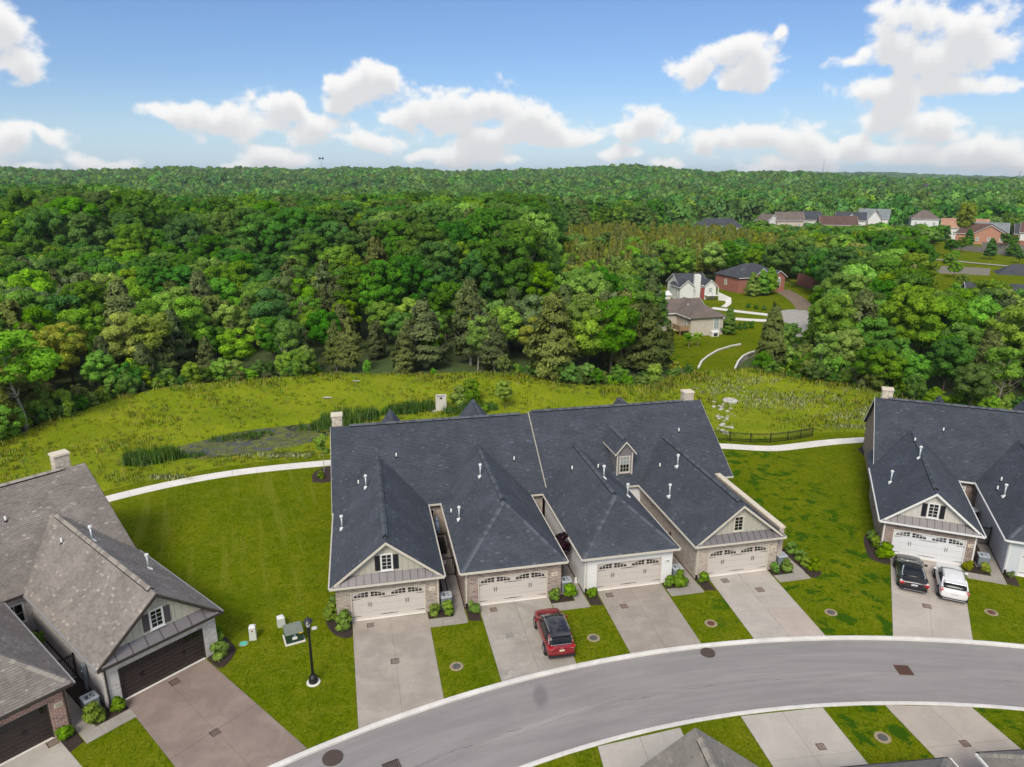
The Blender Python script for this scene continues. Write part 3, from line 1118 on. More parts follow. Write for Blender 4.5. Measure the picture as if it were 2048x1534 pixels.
bed(rounded([(0.0, -0.1), (-0.02, -1.65), (-0.87, -1.45), (-1.47, -0.54), (-1.82, 0.86), (-1.79, 2.03), (-1.5, 2.9), (-0.98, 2.9), (-0.98, 0.0)], 40), 0.07, FA)
bed(rounded([(33.1, 2.4), (33.75, 2.51), (34.24, -0.24), (34.25, -1.25), (33.5, -1.68), (33.1, -1.45)], 26), 0.07, FA)
bed([(4.92, -0.10), (4.92, -0.80), (6.60, -0.80), (6.60, 4.1), (5.80, 4.1), (5.80, -0.10)], 0.04, FE)
bed([(7.45, -0.05), (7.45, -1.6), (8.25, -1.7), (8.25, -0.05)], 0.045, FE)
bed(rounded([(-0.1, -0.1), (-0.1, -1.62), (-0.9, -1.75), (-1.6, -1.03), (-1.8, 1.76), (-1.3, 3.3), (-0.92, 3.2), (-0.92, 0.0)], 34), 0.07, FE)
bed(rounded([(4.85, -0.1), (4.85, -1.5), (5.6, -1.4), (6.45, -0.63), (6.7, 0.64), (6.6, 1.9), (5.75, 1.9), (5.75, 0.0)], 30), 0.07, FF)
bed([(-0.05, -0.05), (-0.05, -0.85), (-1.75, -0.85), (-1.75, 4.1), (-0.85, 4.1), (-0.85, -0.05)], 0.04, FF)
bed([(-2.62, -0.05), (-2.62, -1.5), (-3.42, -1.75), (-3.42, -0.05)], 0.045, FF)
bed(rounded([(37.2, 69.6), (39.6, 69.3), (40.2, 71.4), (38.9, 72.4), (37.5, 71.8)], 20), 0.08)
bed(rounded([(-19.3, 63.0), (-17.6, 63.2), (-17.4, 66.2), (-18.8, 66.8), (-19.8, 65.2)], 20), 0.08)


# --- walkways beside the units
def walk(cells, frame, mat=M_WALK, z=0.028):
    (ox, oy), a = frame
    base = obj('walkway', MB().box(-0.05, 0.05, -0.05, 0.05, -0.2, -0.15), mat, loc=(ox, oy, 0), rotz=a)
    tag(base, kind='structure')
    for (s0, s1, t0, t1) in cells:
        g = 0.006
        obj('slab', MB().box(s0 + g, s1 - g, t0 + g, t1 - g, -0.06, z + random.uniform(-.002, .002)), mat, base)


for k in range(4):
    d = 8.5 * k
    cells = [(5.0 + d, 5.87 + d, -1.74, -0.83), (5.87 + d, 6.72 + d, -1.74, -0.83), (6.72 + d, 7.52 + d, -1.74, -0.83)]
    if k < 3:
        cells += [(6.70 + d, 7.50 + d, -0.83 + i * 1.27, 0.44 + i * 1.27) for i in range(4)]
        cells += [(5.88 + d, 7.52 + d, 4.25 + i * 2.1, 6.35 + i * 2.1) for i in range(3)]
    else:
        cells += [(6.70 + d, 7.60 + d, -0.83 + i * 1.05, 0.22 + i * 1.05) for i in range(3)]
    walk(cells, FA)
walk([(4.92, 5.78, -1.74, -0.83), (5.78, 6.62, -1.74, -0.83), (6.62, 7.42, -1.74, -0.83)] + [(6.62, 7.40, -0.83 + i * 1.27, 0.44 + i * 1.27) for i in range(4)] + [(5.80, 7.40, 4.25 + i * 2.1, 6.35 + i * 2.1) for i in range(3)], FE)
walk([(-0.75, -0.05, -1.76, -0.86), (-1.7, -0.75, -1.76, -0.86), (-2.6, -1.7, -1.76, -0.86)] + [(-2.6, -1.8, -0.86 + i * 1.27, 0.41 + i * 1.27) for i in range(4)] + [(-2.6, -0.9, 4.2 + i * 2.2, 6.4 + i * 2.2) for i in range(3)], FF)
# stepping stones by the first side wall
st = tag(obj('stepping_stones', MB().box(-0.05, 0.05, -0.05, 0.05, -0.2, -0.15), M_WALK, loc=(-10.62, 40.75, 0), rotz=A12), kind='structure')
for i in range(5):
    obj('paver', MB().box(6.33, 6.62, 2.1 + i * .42, 2.47 + i * .42, -0.02, .075), plain('grey_paver', (0.33, 0.325, 0.315), .9, .15), st)


# ------------------------------------------------------------------ roofs
def lerp(a, b, t):
    return a + (b - a) * t


def shingle_plane(mb, poly, expo=0.148, tab=0.26, light=0.05):
    """Lay courses of overlapping tabs on a planar convex polygon whose first edge is the eave."""
    P = [Vector(p) for p in poly]
    e = (P[1] - P[0]).normalized()
    nrm = e.cross(P[-1] - P[0]).normalized()
    if nrm.z < 0:
        nrm = -nrm
    f = nrm.cross(e).normalized()
    if f.z < 0:
        f = -f
    q = [((p - P[0]).dot(e), (p - P[0]).dot(f)) for p in P]
    ymax = max(y for _, y in q)
    n = int(ymax / expo)
    for k in range(n + 1):
        y0, y1 = k * expo, min((k + 1) * expo + 0.01, ymax)
        ym = min((y0 + y1) / 2, ymax - 1e-3)
        xs = []
        for i in range(len(q)):
            (xa, ya), (xb, yb) = q[i], q[(i + 1) % len(q)]
            if (ya - ym) * (yb - ym) < 0:
                xs.append(xa + (xb - xa) * (ym - ya) / (yb - ya))
        if len(xs) < 2:
            continue
        x0, x1 = min(xs), max(xs)
        x = x0 - random.random() * tab
        while x < x1:
            w = tab * random.uniform(0.45, 1.35)
            a, b = max(x, x0), min(x + w - 0.006, x1)
            x += w
            if b - a < 0.02:
                continue
            lift = 0.022 + random.random() * 0.010
            pa = P[0] + e * a + f * y0
            pb = P[0] + e * b + f * y0
            pc = P[0] + e * b + f * y1
            pd = P[0] + e * a + f * y1
            r = random.random()
            c = 1.0 - random.random() * 0.12 if r < light else 0.38 + random.random() * 0.34
            lo, hi = nrm * lift, nrm * 0.004
            if e.cross(f).dot(nrm) > 0:
                mb.face([pa + lo, pb + lo, pc + hi, pd + hi], 0, c)
                mb.face([pa, pb, pb + lo, pa + lo], 0, 0.0)  # butt edge takes the darkest tint, painting in the course shadow
            else:
                mb.face([pd + hi, pc + hi, pb + lo, pa + lo], 0, c)
                mb.face([pa + lo, pb + lo, pb, pa], 0, 0.0)


CAPS = {}


def cap_mesh(drop, raise_, mat, length=0.30, w=0.18):
    key = (round(drop, 2), raise_, mat.name, w)
    if key not in CAPS:
        mb = MB()
        h = raise_
        L = length
        for s in (-1, 1):
            p = [(0, 0, h + 0.022), (L, 0, h), (L, s * w, h - w * drop), (0, s * w, h - w * drop + 0.022)]
            q = [(x, y, z - 0.022) for x, y, z in p]
            if s > 0:
                mb.face(p, 0)
                mb.face([p[3], p[2], q[2], q[3]], 0)
                mb.face([p[0], p[3], q[3], q[0]], 0)
            else:
                mb.face(p[::-1], 0)
                mb.face([p[2], p[3], q[3], q[2]], 0)
                mb.face([p[3], p[0], q[0], q[3]], 0)
        if h > 0.04:
            mb.box(0, L, -w * 0.97, w * 0.97, -w * drop - 0.05, h - w * drop - 0.026, 1)  # vent core coloured near black, painting the shadow gap under the cap
        mb.c = [(0.95 if m_ == 0 else 0.0) for m_ in mb.m]
        CAPS[key] = mb.mesh('ridge_cap', [mat, M_DARK])
        mb.c = [(0.62 if m_ == 0 else 0.0) for m_ in mb.m]
        CAPS[key + (1,)] = mb.mesh('ridge_cap', [mat, M_DARK])
    return CAPS[key]


def cap_line(roof, p0, p1, drop, mat, raise_=0.13, name='ridge_cap', step=0.285, up=None):
    p0, p1 = Vector(p0), Vector(p1)
    d = p1 - p0
    n = max(1, int(d.length / step))
    x = d.normalized()
    z = (up or Vector((0, 0, 1)))
    z = (z - x * z.dot(x)).normalized()
    y = z.cross(x)
    me = cap_mesh(drop, raise_, mat)
    me_b = CAPS[(round(drop, 2), raise_, mat.name, 0.18, 1)]
    for i in range(n):
        p = p0 + x * (i * step)
        m = Matrix(((x.x, y.x, z.x, p.x), (x.y, y.y, z.y, p.y), (x.z, y.z, z.z, p.z), (0, 0, 0, 1)))
        obj(name, me if random.random() < 0.6 else me_b, parent=roof, matrix=m)


def roof_part(root, planes, sh, shingled=True, thick=0.11, name='roof', light=0.05):
    """Deck with real thickness; shingle tabs laid on it as one mass."""
    deck = MB()
    tabs = MB()
    for i, poly in enumerate(planes):
        P = [Vector(p) for p in poly]
        nz = (P[1] - P[0]).cross(P[2] - P[0])
        if nz.z < 0:
            P = P[::-1]
        deck.prism([tuple(p) for p in P], (0, 0, -thick), 0, 0.35)
        if shingled and (shingled is True or i in shingled):
            shingle_plane(tabs, poly, light=light)
    me = deck.mesh(name, [sh])
    bm = bmesh.new()
    bm.from_mesh(me)
    bmesh.ops.recalc_face_normals(bm, faces=bm.faces)
    bm.to_mesh(me)
    bm.free()
    o = obj(name, me, parent=root)
    if tabs.f:
        tag(obj('shingles', tabs, sh, o), kind='stuff')
    return o


def window_part(root, name, cx, cz, w, h, t, frame=M_WHITE, cols=2, rows=4, glass=M_GLASS, nx=0, ny=-1, lite_top=False, depth=0.05):
    """A glazed window in a wall facing (nx, ny) at local centre; panes are pieces of their own."""
    g = obj(name, MB().box(-w / 2 - 0.09, w / 2 + 0.09, -depth, 0.03, -h / 2 - 0.09, -h / 2)
            .box(-w / 2 - 0.09, w / 2 + 0.09, -depth, 0.03, h / 2, h / 2 + 0.09)
            .box(-w / 2 - 0.09, -w / 2, -depth, 0.03, -h / 2, h / 2).box(w / 2, w / 2 + 0.09, -depth, 0.03, -h / 2, h / 2)
            .box(-w / 2 - 0.13, w / 2 + 0.13, -depth - 0.03, 0.02, -h / 2 - 0.13, -h / 2 - 0.09), frame, root)
    g.location = (cx, t, cz) if nx == 0 else (t, cx, cz)
    g.rotation_euler = (0, 0, math.atan2(nx, -ny))
    pw, ph = w / cols, h / rows
    mu = 0.022
    me = MB().box(-pw / 2 + mu, pw / 2 - mu, -0.012, 0.012, -ph / 2 + mu, ph / 2 - mu).mesh('pane', [glass])
    me2 = me
    if lite_top:
        me2 = MB().box(-pw / 2 + mu, pw / 2 - mu, -0.012, 0.012, -ph / 2 + mu, ph / 2 - mu).mesh('pane', [M_GLASS_L])
    obj('muntins', MB().box(-w / 2, w / 2, 0.0, 0.01, -h / 2, h / 2), frame, g)
    for i in range(cols):
        for j in range(rows):
            obj('pane', me2 if (lite_top and j >= rows / 2) else me, parent=g, loc=(-w / 2 + pw * (i + .5), -0.006, -h / 2 + ph * (j + .5)))
    return g


# ------------------------------------------------------------------ garage doors
def garage_door(root, s0, w, h, t, style, mat):
    """Sectional door, facing -t, with its lower left corner at (s0, t, 0.03)."""
    d = obj('garage_door', MB().box(0.0, w, 0.03, 0.06, 0.0, h), mat, root, (s0, t, 0.03))
    sh = h / 4
    for i in range(4):
        obj('section', MB().box(0.006, w - 0.006, 0, 0.03, i * sh + 0.008, (i + 1) * sh - 0.008), mat, d)
    wz0 = 3 * sh + 0.07
    pair = w / 2
    for k in range(4):
        ww = 0.96
        cx = w * (k + 0.5) / 4 + (0.06 if k % 2 == 0 else -0.06)
        mb = MB()
        mb.box(-ww / 2 - 0.05, ww / 2 + 0.05, -0.022, 0.004, -0.045, 0.40, 0)
        cols = 4
        pw = ww / cols
        xc = ww / 2 + 0.12 if k % 2 == 0 else -ww / 2 - 0.12
        for c in range(cols):
            xa, xb = -ww / 2 + c * pw + 0.018, -ww / 2 + (c + 1) * pw - 0.018
            if style == 'arch':
                zt = lambda x: 0.352 - 0.20 * ((x - xc) / (ww + 0.12)) ** 2
            else:
                zt = lambda x: 0.335
            for (za, zb) in ((0.0, 0.145), (0.175, None)):
                ta, tb = (zb, zb) if zb else (zt(xa), zt(xb))
                mb.face([(xa, -0.025, za), (xb, -0.025, za), (xb, -0.025, tb), (xa, -0.025, ta)], 1)
        obj('window', mb, [mat, M_GLASS], d, (cx, 0, wz0))
    hm = MB().box(-0.013, 0.013, -0.05, -0.002, 0, 0.32).mesh('handle', [M_BLACK])
    for x in (pair * 0.5 - 0.07, pair * 0.5 + 0.07, pair * 1.5 - 0.07, pair * 1.5 + 0.07):
        obj('handle', hm, parent=d, loc=(x, 0, sh * 1.72))
    if style == 'arch':
        lg = MB().hexa([(0, -0.014, -.022), (.62, -0.014, -.006), (.62, -0.001, -.006), (0, -0.001, -.022), (0, -0.014, .022), (.62, -0.014, .006), (.62, -0.001, .006), (0, -0.001, .022)]).mesh('strap_hinge', [M_BLACK])
        for z in (sh * 0.42, sh * 2.86):
            obj('strap_hinge', lg, parent=d, loc=(0.02, 0, z))
            m = Matrix.Translation((w - 0.02, -0.015, z)) @ Matrix.Rotation(math.pi, 4, 'Z')
            obj('strap_hinge', lg, parent=d, matrix=m)
            obj('strap_hinge', lg, parent=d, loc=(pair + 0.01, 0, z))
            m = Matrix.Translation((pair - 0.01, -0.015, z)) @ Matrix.Rotation(math.pi, 4, 'Z')
            obj('strap_hinge', lg, parent=d, matrix=m)
    else:
        pm = MB()
        a, b = w / 8 - 0.10, sh * 0.28
        pm.hexa([(-a / 2, -0.001, -b / 2), (a / 2, -0.001, -b / 2), (a / 2, -0.001, b / 2), (-a / 2, -0.001, b / 2),
                 (-a / 2 + .02, -0.018, -b / 2 + .02), (a / 2 - .02, -0.018, -b / 2 + .02), (a / 2 - .02, -0.018, b / 2 - .02), (-a / 2 + .02, -0.018, b / 2 - .02)])
        me = pm.mesh('raised_panel', [mat])
        for i in range(8):
            for j in range(6):
                obj('raised_panel', me, parent=d, loc=(w * (i + .5) / 8, 0, sh * (0.27 + 0.5 * j)))
    # jambs and head
    return d


def rake(mb, a, b, wid, th, m=0):
    """A board hanging below the line a-b in the plane t = const."""
    a, b = Vector(a), Vector(b)
    mb.prism([a, b, b - Vector((0, 0, wid)), a - Vector((0, 0, wid))], (0, th, 0), m)


OH, OHF = 0.32, 0.36


def unit(root, u, tm):
    """One garage wing. u: s0, s1, kind, wall, door, trim ..."""
    s0, s1 = u['s0'], u['s1']
    sc = (s0 + s1) / 2
    ze, zr = u.get('ze', 2.92), u['zr']
    trim, wall, sh = u['trim'], u['wall'], u['sh']
    te = u['tend']
    half = (s1 - s0) / 2 + OH
    sl = (zr - ze) / half
    ds, dw, dh = u['ds'], 4.9, 2.12
    zt = ze + sl * OH - 0.16               # top of the wall plate
    # walls round the garage opening
    mb = MB()
    mb.box(s0, ds, 0, 0.24, -0.1, zt)
    mb.box(ds + dw, s1, 0, 0.24, -0.1, zt)
    mb.box(ds, ds + dw, 0, 0.24, dh + 0.05, zt)
    mb.box(s0, s0 + 0.22, 0.24, tm + 0.6, -0.1, zt)
    mb.box(s1 - 0.22, s1, 0.24, tm + 0.6, -0.1, zt)
    obj('wall', mb, wall, root)
    garage_door(root, ds, dw, dh, 0.12, u['style'], u['door'])
    fr = MB().box(ds + 0.002, ds + 0.075, 0.012, 0.12, 0, dh + 0.048).box(ds + dw - 0.075, ds + dw - 0.002, 0.012, 0.12, 0, dh + 0.048)
    fr.box(ds + 0.075, ds + dw - 0.075, 0.012, 0.12, dh - 0.02, dh + 0.048)
    obj('door_frame', fr, u.get('frame', trim), root)
    obj('sill', MB().box(ds, ds + dw, -0.03, 0.14, -0.02, 0.035), M_PATH, root)
    # roof
    if u['kind'] == 'gable':
        L = [(s0 - OH, -OHF, ze), (s0 - OH, te, ze), (sc, te, zr), (sc, -OHF, zr)]
        Rr = [(s1 + OH, te, ze), (s1 + OH, -OHF, ze), (sc, -OHF, zr), (sc, te, zr)]
        roof = roof_part(root, [L, Rr], sh, light=u.get('light', .022))
        cap_line(roof, (sc, -OHF + 0.65, zr), (sc, te - u.get('capend', 0.6), zr), sl, sh)
        # gable wall of vertical boards on a backing
        zb = ze + 0.50
        tz = zr - 0.20
        gt = 0.02
        hw = lambda z: (zr - 0.16 - z) / sl
        obj('gable_backing', MB().prism([(sc - hw(zb), gt + .03, zb), (sc + hw(zb), gt + .03, zb), (sc, gt + .03, zr - 0.16)], (0, 0.1, 0)), u['board'], root)
        bw = 0.40
        n = int(hw(zb) / bw) + 1
        for i in range(-n, n + 1):
            xa, xb = sc + (i - .5) * bw + 0.012, sc + (i + .5) * bw - 0.012
            lim = hw(zb) - 0.02
            xa, xb = max(xa, sc - lim), min(xb, sc + lim)
            if xb - xa < 0.04:
                continue
            top = lambda x: zr - 0.17 - abs(x - sc) * sl
            poly = [(xa, gt, zb), (xb, gt, zb), (xb, gt, max(top(xb), zb + .01))]
            if xa < sc < xb:
                poly.append((sc, gt, top(sc)))
            poly.append((xa, gt, max(top(xa), zb + .01)))
            obj('board', MB().prism(poly, (0, 0.028, 0)), u['board'], root)
        # rake boards and soffit
        for sd in (-1, 1):
            mb = MB()
            rake(mb, (sc + sd * 0.0, -OHF - 0.03, zr - 0.045), (sc + sd * (half + .02), -OHF - 0.03, ze - 0.06), 0.20, 0.028)
            rake(mb, (sc, -OHF, zr - 0.115), (sc + sd * half, -OHF, ze - 0.13), 0.03, OHF + 0.05)
            obj('rake_board', mb, u.get('rake', trim), root)
        # standing seam pent roof
        zp0, zp1 = ze + 0.02, ze + 0.50
        hp = half - 0.18
        pw = 0.50 if u['style'] == 'arch' else 0.84
        n = int(2 * hp / pw) + 1
        for i in range(n):
            xa, xb = sc - hp + i * pw, min(sc - hp + (i + 1) * pw, sc + hp)
            if xb - xa < 0.06:
                continue
            inset = lambda x: max(-(hp - 0.62), min(hp - 0.62, x - sc)) + sc
            ya, yb = inset(xa), inset(xb)
            if yb - ya < 0.02:
                yb = ya + 0.02
            y0 = -OHF - 0.10
            mb = MB().prism([(xa, y0, zp0), (xb, y0, zp0), (yb, 0.04, zp1), (ya, 0.04, zp1)], (0, 0, -0.03))
            mb.hexa([(xa - .012, y0, zp0), (xa + .012, y0, zp0), (ya + .012, .04, zp1), (ya - .012, .04, zp1), (xa - .012, y0, zp0 + .045), (xa + .012, y0, zp0 + .045), (ya + .012, .04, zp1 + .045), (ya - .012, .04, zp1 + .045)], 1)
            obj('roof_panel', mb, [M_SEAM, M_BRONZE], root)
        obj('fascia', MB().box(sc - half - .02, sc + half + .02, -OHF - 0.17, -OHF - 0.10, ze - 0.13, ze + 0.0)
            .box(sc - half - .02, sc + half + .02, -OHF - 0.10, 0.0, ze - 0.13, ze - 0.10), u.get('rake', trim) if u['style'] != 'arch' else trim, root)
        # gable window with shutters
        wz = ze + u.get('wz', 1.25)
        window_part(root, 'window', sc + u.get('wx', 0.0), wz, 0.62, 1.05, gt - 0.012, M_WHITE if u['style'] != 'arch' or not u.get('creamwin') else M_CREAM, 2, 4)
        if u.get('shutter'):
            for sd in (-1, 1):
                cx = sc + u.get('wx', 0.0) + sd * 0.60
                mb = MB().box(-0.17, 0.17, -0.035, 0, -0.56, 0.50)
                for q in range(9):
                    mb.box(-0.13, 0.13, -0.05, -0.035, -0.49 + q * 0.105, -0.42 + q * 0.105)
                obj('shutter', mb, u['shutter'], root, (cx, gt - 0.002, wz))
    else:
        ap = -OHF + half
        L = [(s0 - OH, -OHF, ze), (s0 - OH, te, ze), (sc, te, zr), (sc, ap, zr)]
        Rr = [(s1 + OH, te, ze), (s1 + OH, -OHF, ze), (sc, ap, zr), (sc, te, zr)]
        Fr = [(s0 - OH, -OHF, ze), (s1 + OH, -OHF, ze), (sc, ap, zr)]
        roof = roof_part(root, [L, Rr, Fr], sh, light=u.get('light', .022))
        cap_line(roof, (sc, ap + 0.25, zr), (sc, te - u.get('capend', 0.6), zr), sl, sh)
        for sd in (-1, 1):
            up = (Vector((sd * sl, 0, 1)).normalized() + Vector((0, -sl, 1)).normalized())
            cap_line(roof, (sc + sd * half * .98, -OHF + .05, ze + 0.02), (sc, ap, zr + 0.02), sl * 0.55, sh, 0.035, 'hip_cap', 0.285, up)
        obj('fascia', MB().box(s0 - OH, s1 + OH, -OHF - 0.11, -OHF + 0.0, ze - 0.13, ze + 0.0), trim, root)
        obj('soffit', MB().box(s0 - OH + .02, s1 + OH - .02, -OHF + .01, 0.0, ze - 0.14, ze - 0.115), trim, root)
    for (x, sd) in ((s0 - OH, -1), (s1 + OH, 1)):
        a, b = (x - 0.11, x - 0.0) if sd < 0 else (x + 0.0, x + 0.11)
        g = MB().box(a, b, -OHF - 0.02, min(te, tm + 0.1), ze - 0.125, ze - 0.005)
        obj('gutter', g, u.get('gut', trim), root)
        a, b = (x + 0.005, s0) if sd < 0 else (s1, x - 0.005)
        obj('soffit', MB().box(a, b, 0.01, tm, ze - 0.14, ze - 0.12), trim, root)
    if u.get('spout', True):
        dsx = s0 + 0.10
        sp = obj('downspout', MB().box(dsx - .045, dsx + .045, -0.085, -0.008, 0.35, ze - 0.13), trim, root)
        obj('boot', MB().box(dsx - .065, dsx + .065, -0.11, -0.004, -0.02, 0.37), M_BLACK, sp)
    if u.get('spout_r', False):
        dsx = s1 - 0.10
        obj('downspout', MB().box(dsx - .045, dsx + .045, -0.085, -0.008, 0.05, ze - 0.13), trim, root)
    if u.get('num'):
        px = (ds + dw + s1) / 2
        pl = obj('number_plaque', MB().box(px - 0.21, px + 0.21, -0.035, -0.003, 1.66, 1.93), M_LIME if wall is not M_WBRICK else M_WHITE, root)
        cu = bpy.data.curves.new('digits', 'FONT')
        cu.body = u['num']
        cu.size = 0.19
        cu.align_x = 'CENTER'
        cu.extrude = 0.003
        tx = bpy.data.objects.new('digits', cu)
        COL.objects.link(tx)
        dg = bpy.context.evaluated_depsgraph_get()
        me = bpy.data.meshes.new_from_object(tx.evaluated_get(dg))
        bpy.data.objects.remove(tx)
        bpy.data.curves.remove(cu)
        me.materials.clear()
        me.materials.append(M_BLACK)
        d_ = obj('digits', me, parent=pl, loc=(px, -0.040, 1.73))
        d_.rotation_euler = (R(90), 0, 0)
    # pipes through the roof
    def zroof(s):
        return zr - abs(s - sc) * sl
    for (s, t) in u.get('pipes', []):
        vent_pipe(root, s, t, zroof(s))
    for (s, t) in u.get('stubs', []):
        vent_stub(root, s, t, zroof(s))


PIPE_M = {}


def vent_pipe(root, s, t, z):
    if 'p' not in PIPE_M:
        PIPE_M['p'] = MB().tube((0, 0, -0.3), (0, 0, 0.92), 0.062, n=10).mesh('vent_pipe', [M_GALV], True)
        PIPE_M['c'] = MB().lathe([(0.05, 0.88), (0.115, 0.90), (0.125, 1.0), (0.118, 1.06), (0.03, 1.08)], 12).mesh('cap', [M_PVC])
        PIPE_M['f'] = MB().lathe([(0.16, -0.10), (0.09, 0.10), (0.066, 0.14)], 10).box(-0.17, 0.17, -0.22, 0.2, -0.16, 0.0).mesh('flashing', [M_PVC])
    p = obj('vent_pipe', PIPE_M['p'], parent=root, loc=(s, t, z))
    obj('cap', PIPE_M['c'], parent=p)
    obj('flashing', PIPE_M['f'], parent=p)


def vent_stub(root, s, t, z):
    if 's' not in PIPE_M:
        PIPE_M['s'] = MB().tube((0, 0, -0.2), (0, 0, 0.36), 0.058, n=10).mesh('plumbing_vent', [M_PVC], True)
        PIPE_M['b'] = MB().lathe([(0.16, -0.12), (0.11, 0.03), (0.07, 0.07)], 10).mesh('boot', [M_BLACK])
    p = obj('plumbing_vent', PIPE_M['s'], parent=root, loc=(s, t, z))
    obj('boot', PIPE_M['b'], parent=p)


def chimney(root, s0, s1, t0, t1, z0, z1):
    c = obj('chimney', MB().box(s0, s1, t0, t1, z0, z1 - 0.14), M_STONE, root)
    st = MB()
    z = z0
    while z < z1 - 0.2:
        h = random.uniform(0.09, 0.17)
        h = min(h, z1 - 0.14 - z)
        for (face, a, b) in (('s', t0, t1), ('S', t0, t1), ('t', s0, s1), ('T', s0, s1)):
            x = a
            while x < b - 0.03:
                w = min(random.uniform(0.16, 0.42), b - x)
                d = random.uniform(0.008, 0.035)
                p = (x + .006, x + w - .006, z + .006, z + h - .006)
                cc = random.random()
                if face == 's':
                    st.box(s0 - d, s0, p[0], p[1], p[2], p[3], 0, cc)
                elif face == 'S':
                    st.box(s1, s1 + d, p[0], p[1], p[2], p[3], 0, cc)
                elif face == 't':
                    st.box(p[0], p[1], t0 - d, t0, p[2], p[3], 0, cc)
                else:
                    st.box(p[0], p[1], t1, t1 + d, p[2], p[3], 0, cc)
                x += w
        z += h
    tag(obj('stonework', st, M_STONE, c), kind='stuff')
    obj('cap', MB().hexa([(s0 - .09, t0 - .09, z1 - .14), (s1 + .09, t0 - .09, z1 - .14), (s1 + .09, t1 + .09, z1 - .14), (s0 - .09, t1 + .09, z1 - .14),
                          (s0 - .07, t0 - .07, z1), (s1 + .07, t0 - .07, z1), (s1 + .07, t1 + .07, z1), (s0 - .07, t1 + .07, z1)]), M_LIME, c)


def main_block(root, m):
    """The long two-pitched block across the back, its ridge along s."""
    s0, s1, te, ze, tr, zr = m['s0'], m['s1'], m['te'], m['ze'], m['tr'], m['zr']
    sh, trim, wall = m['sh'], m['trim'], m['wall']
    sl = (zr - ze) / (tr - te)
    tb = 2 * tr - te
    F = [(s0, te, ze), (s1, te, ze), (s1, tr, zr), (s0, tr, zr)]
    B = [(s1, tb, ze), (s0, tb, ze), (s0, tr, zr), (s1, tr, zr)]
    roof = roof_part(root, [F, B], sh, shingled={0}, light=m.get('light', .022))
    cap_line(roof, (s0 + m.get('c0', 0.9), tr, zr), (s1 - m.get('c1', 0.9), tr, zr), sl, sh)
    w0, w1 = s0 + 0.28, s1 - 0.28
    wt0, wt1 = te + 0.34, tb - 0.34
    mb = MB()
    zt = ze + sl * 0.34 - 0.13
    mb.box(w0, w1, wt0, wt0 + 0.22, -0.1, zt).box(w0, w1, wt1 - 0.22, wt1, -0.1, zt)
    for sa in (w0, w1 - 0.22):
        mb.box(sa, sa + 0.22, wt0 + 0.22, wt1 - 0.22, -0.1, zt)
        mb.prism([(sa, wt0 + .02, zt), (sa, wt1 - .02, zt), (sa, tr, zr - 0.13)], (0.22, 0, 0))
    me = mb.mesh('wall', [wall])
    bm = bmesh.new()
    bm.from_mesh(me)
    bmesh.ops.recalc_face_normals(bm, faces=bm.faces)
    bm.to_mesh(me)
    bm.free()
    obj('wall', me, parent=root)
    obj('gutter', MB().box(s0, s1, te - 0.11, te, ze - 0.125, ze - 0.005), trim, root)
    for (sa, sb) in ((s0 - 0.03, s0), (s1, s1 + 0.03)):
        mb = MB()
        for (ta, tb_) in ((te, tr), (tb, tr)):
            mb.prism([(sa, ta, ze - .005), (sa, tb_, zr - .005), (sa, tb_, zr - .20), (sa, ta, ze - .18)], (sb - sa, 0, 0))
        me = mb.mesh('rake_board', [trim])
        bm = bmesh.new()
        bm.from_mesh(me)
        bmesh.ops.recalc_face_normals(bm, faces=bm.faces)
        bm.to_mesh(me)
        bm.free()
        obj('rake_board', me, parent=root)
    for (sa, ta) in m.get('stubs', []):
        vent_stub(root, sa, ta, ze + (ta - te) * sl)
    for (sc, t_end, half) in m.get('rear', []):
        zz = zr - 0.12
        lo = ze
        hw = half
        L = [(sc - hw, tr, lo), (sc - hw, t_end, lo), (sc, t_end, zz), (sc, tr, zz)]
        Rr = [(sc + hw, t_end, lo), (sc + hw, tr, lo), (sc, tr, zz), (sc, t_end, zz)]
        rf = roof_part(root, [L, Rr], sh)
        cap_line(rf, (sc, tr + 0.15, zz), (sc, t_end - 0.2, zz), (zz - lo) / hw, sh)
        obj('gable_wall', MB().prism([(sc - hw + .3, t_end - .3, 0), (sc + hw - .3, t_end - .3, 0), (sc + hw - .3, t_end - .3, lo), (sc, t_end - .3, zz - .2), (sc - hw + .3, t_end - .3, lo)], (0, 0.2, 0)), wall, root)
    for ch in m.get('chimneys', []):
        chimney(root, *ch)


def duplex(label, O, ang, units, main):
    root = thing('duplex_house', label, 'house', (O[0], O[1], 0), ang)
    main_block(root, main)
    for u in units:
        unit(root, u, main['te'])
    return root


base = dict(sh=M_SH_DARK, trim=M_CREAM, style='arch', door=M_DOOR, board=M_BOARD, zr=5.86, tend=14.6)
uA = dict(base, s0=-0.92, s1=5.85, kind='gable', wall=M_BRICK_A, ds=0.0, shutter=M_SHUT, num='154', wx=0.0, pipes=[(-.5, 6.6), (1.38, 10.2)], stubs=[(.78, 12.0)], spout=False, spout_r=True)
uB = dict(base, s0=7.58, s1=14.38, kind='hip', wall=M_BRICK_B, ds=8.5, num='156', zr=6.08, tend=15.2, pipes=[(8.1, 6.0), (10.3, 9.3)], stubs=[(7.72, 7.8)])
h1 = duplex('charcoal roofed brick duplex with a shuttered gable garage and a hipped garage', FA[0], A12, [uA, uB],
            dict(s0=-1.36, s1=16.13, te=10.5, ze=2.9, tr=17.5, zr=7.65, sh=M_SH_DARK, trim=M_CREAM, wall=M_BRICK_A,
                 stubs=[(4.0, 14.5), (13.95, 13.4)], rear=[(3.95, 21.8, 3.4), (11.95, 23.2, 3.9)], chimneys=[(-1.22, -0.38, 18.1, 18.9, 5.5, 8.5)], c0=1.6, c1=0.7))
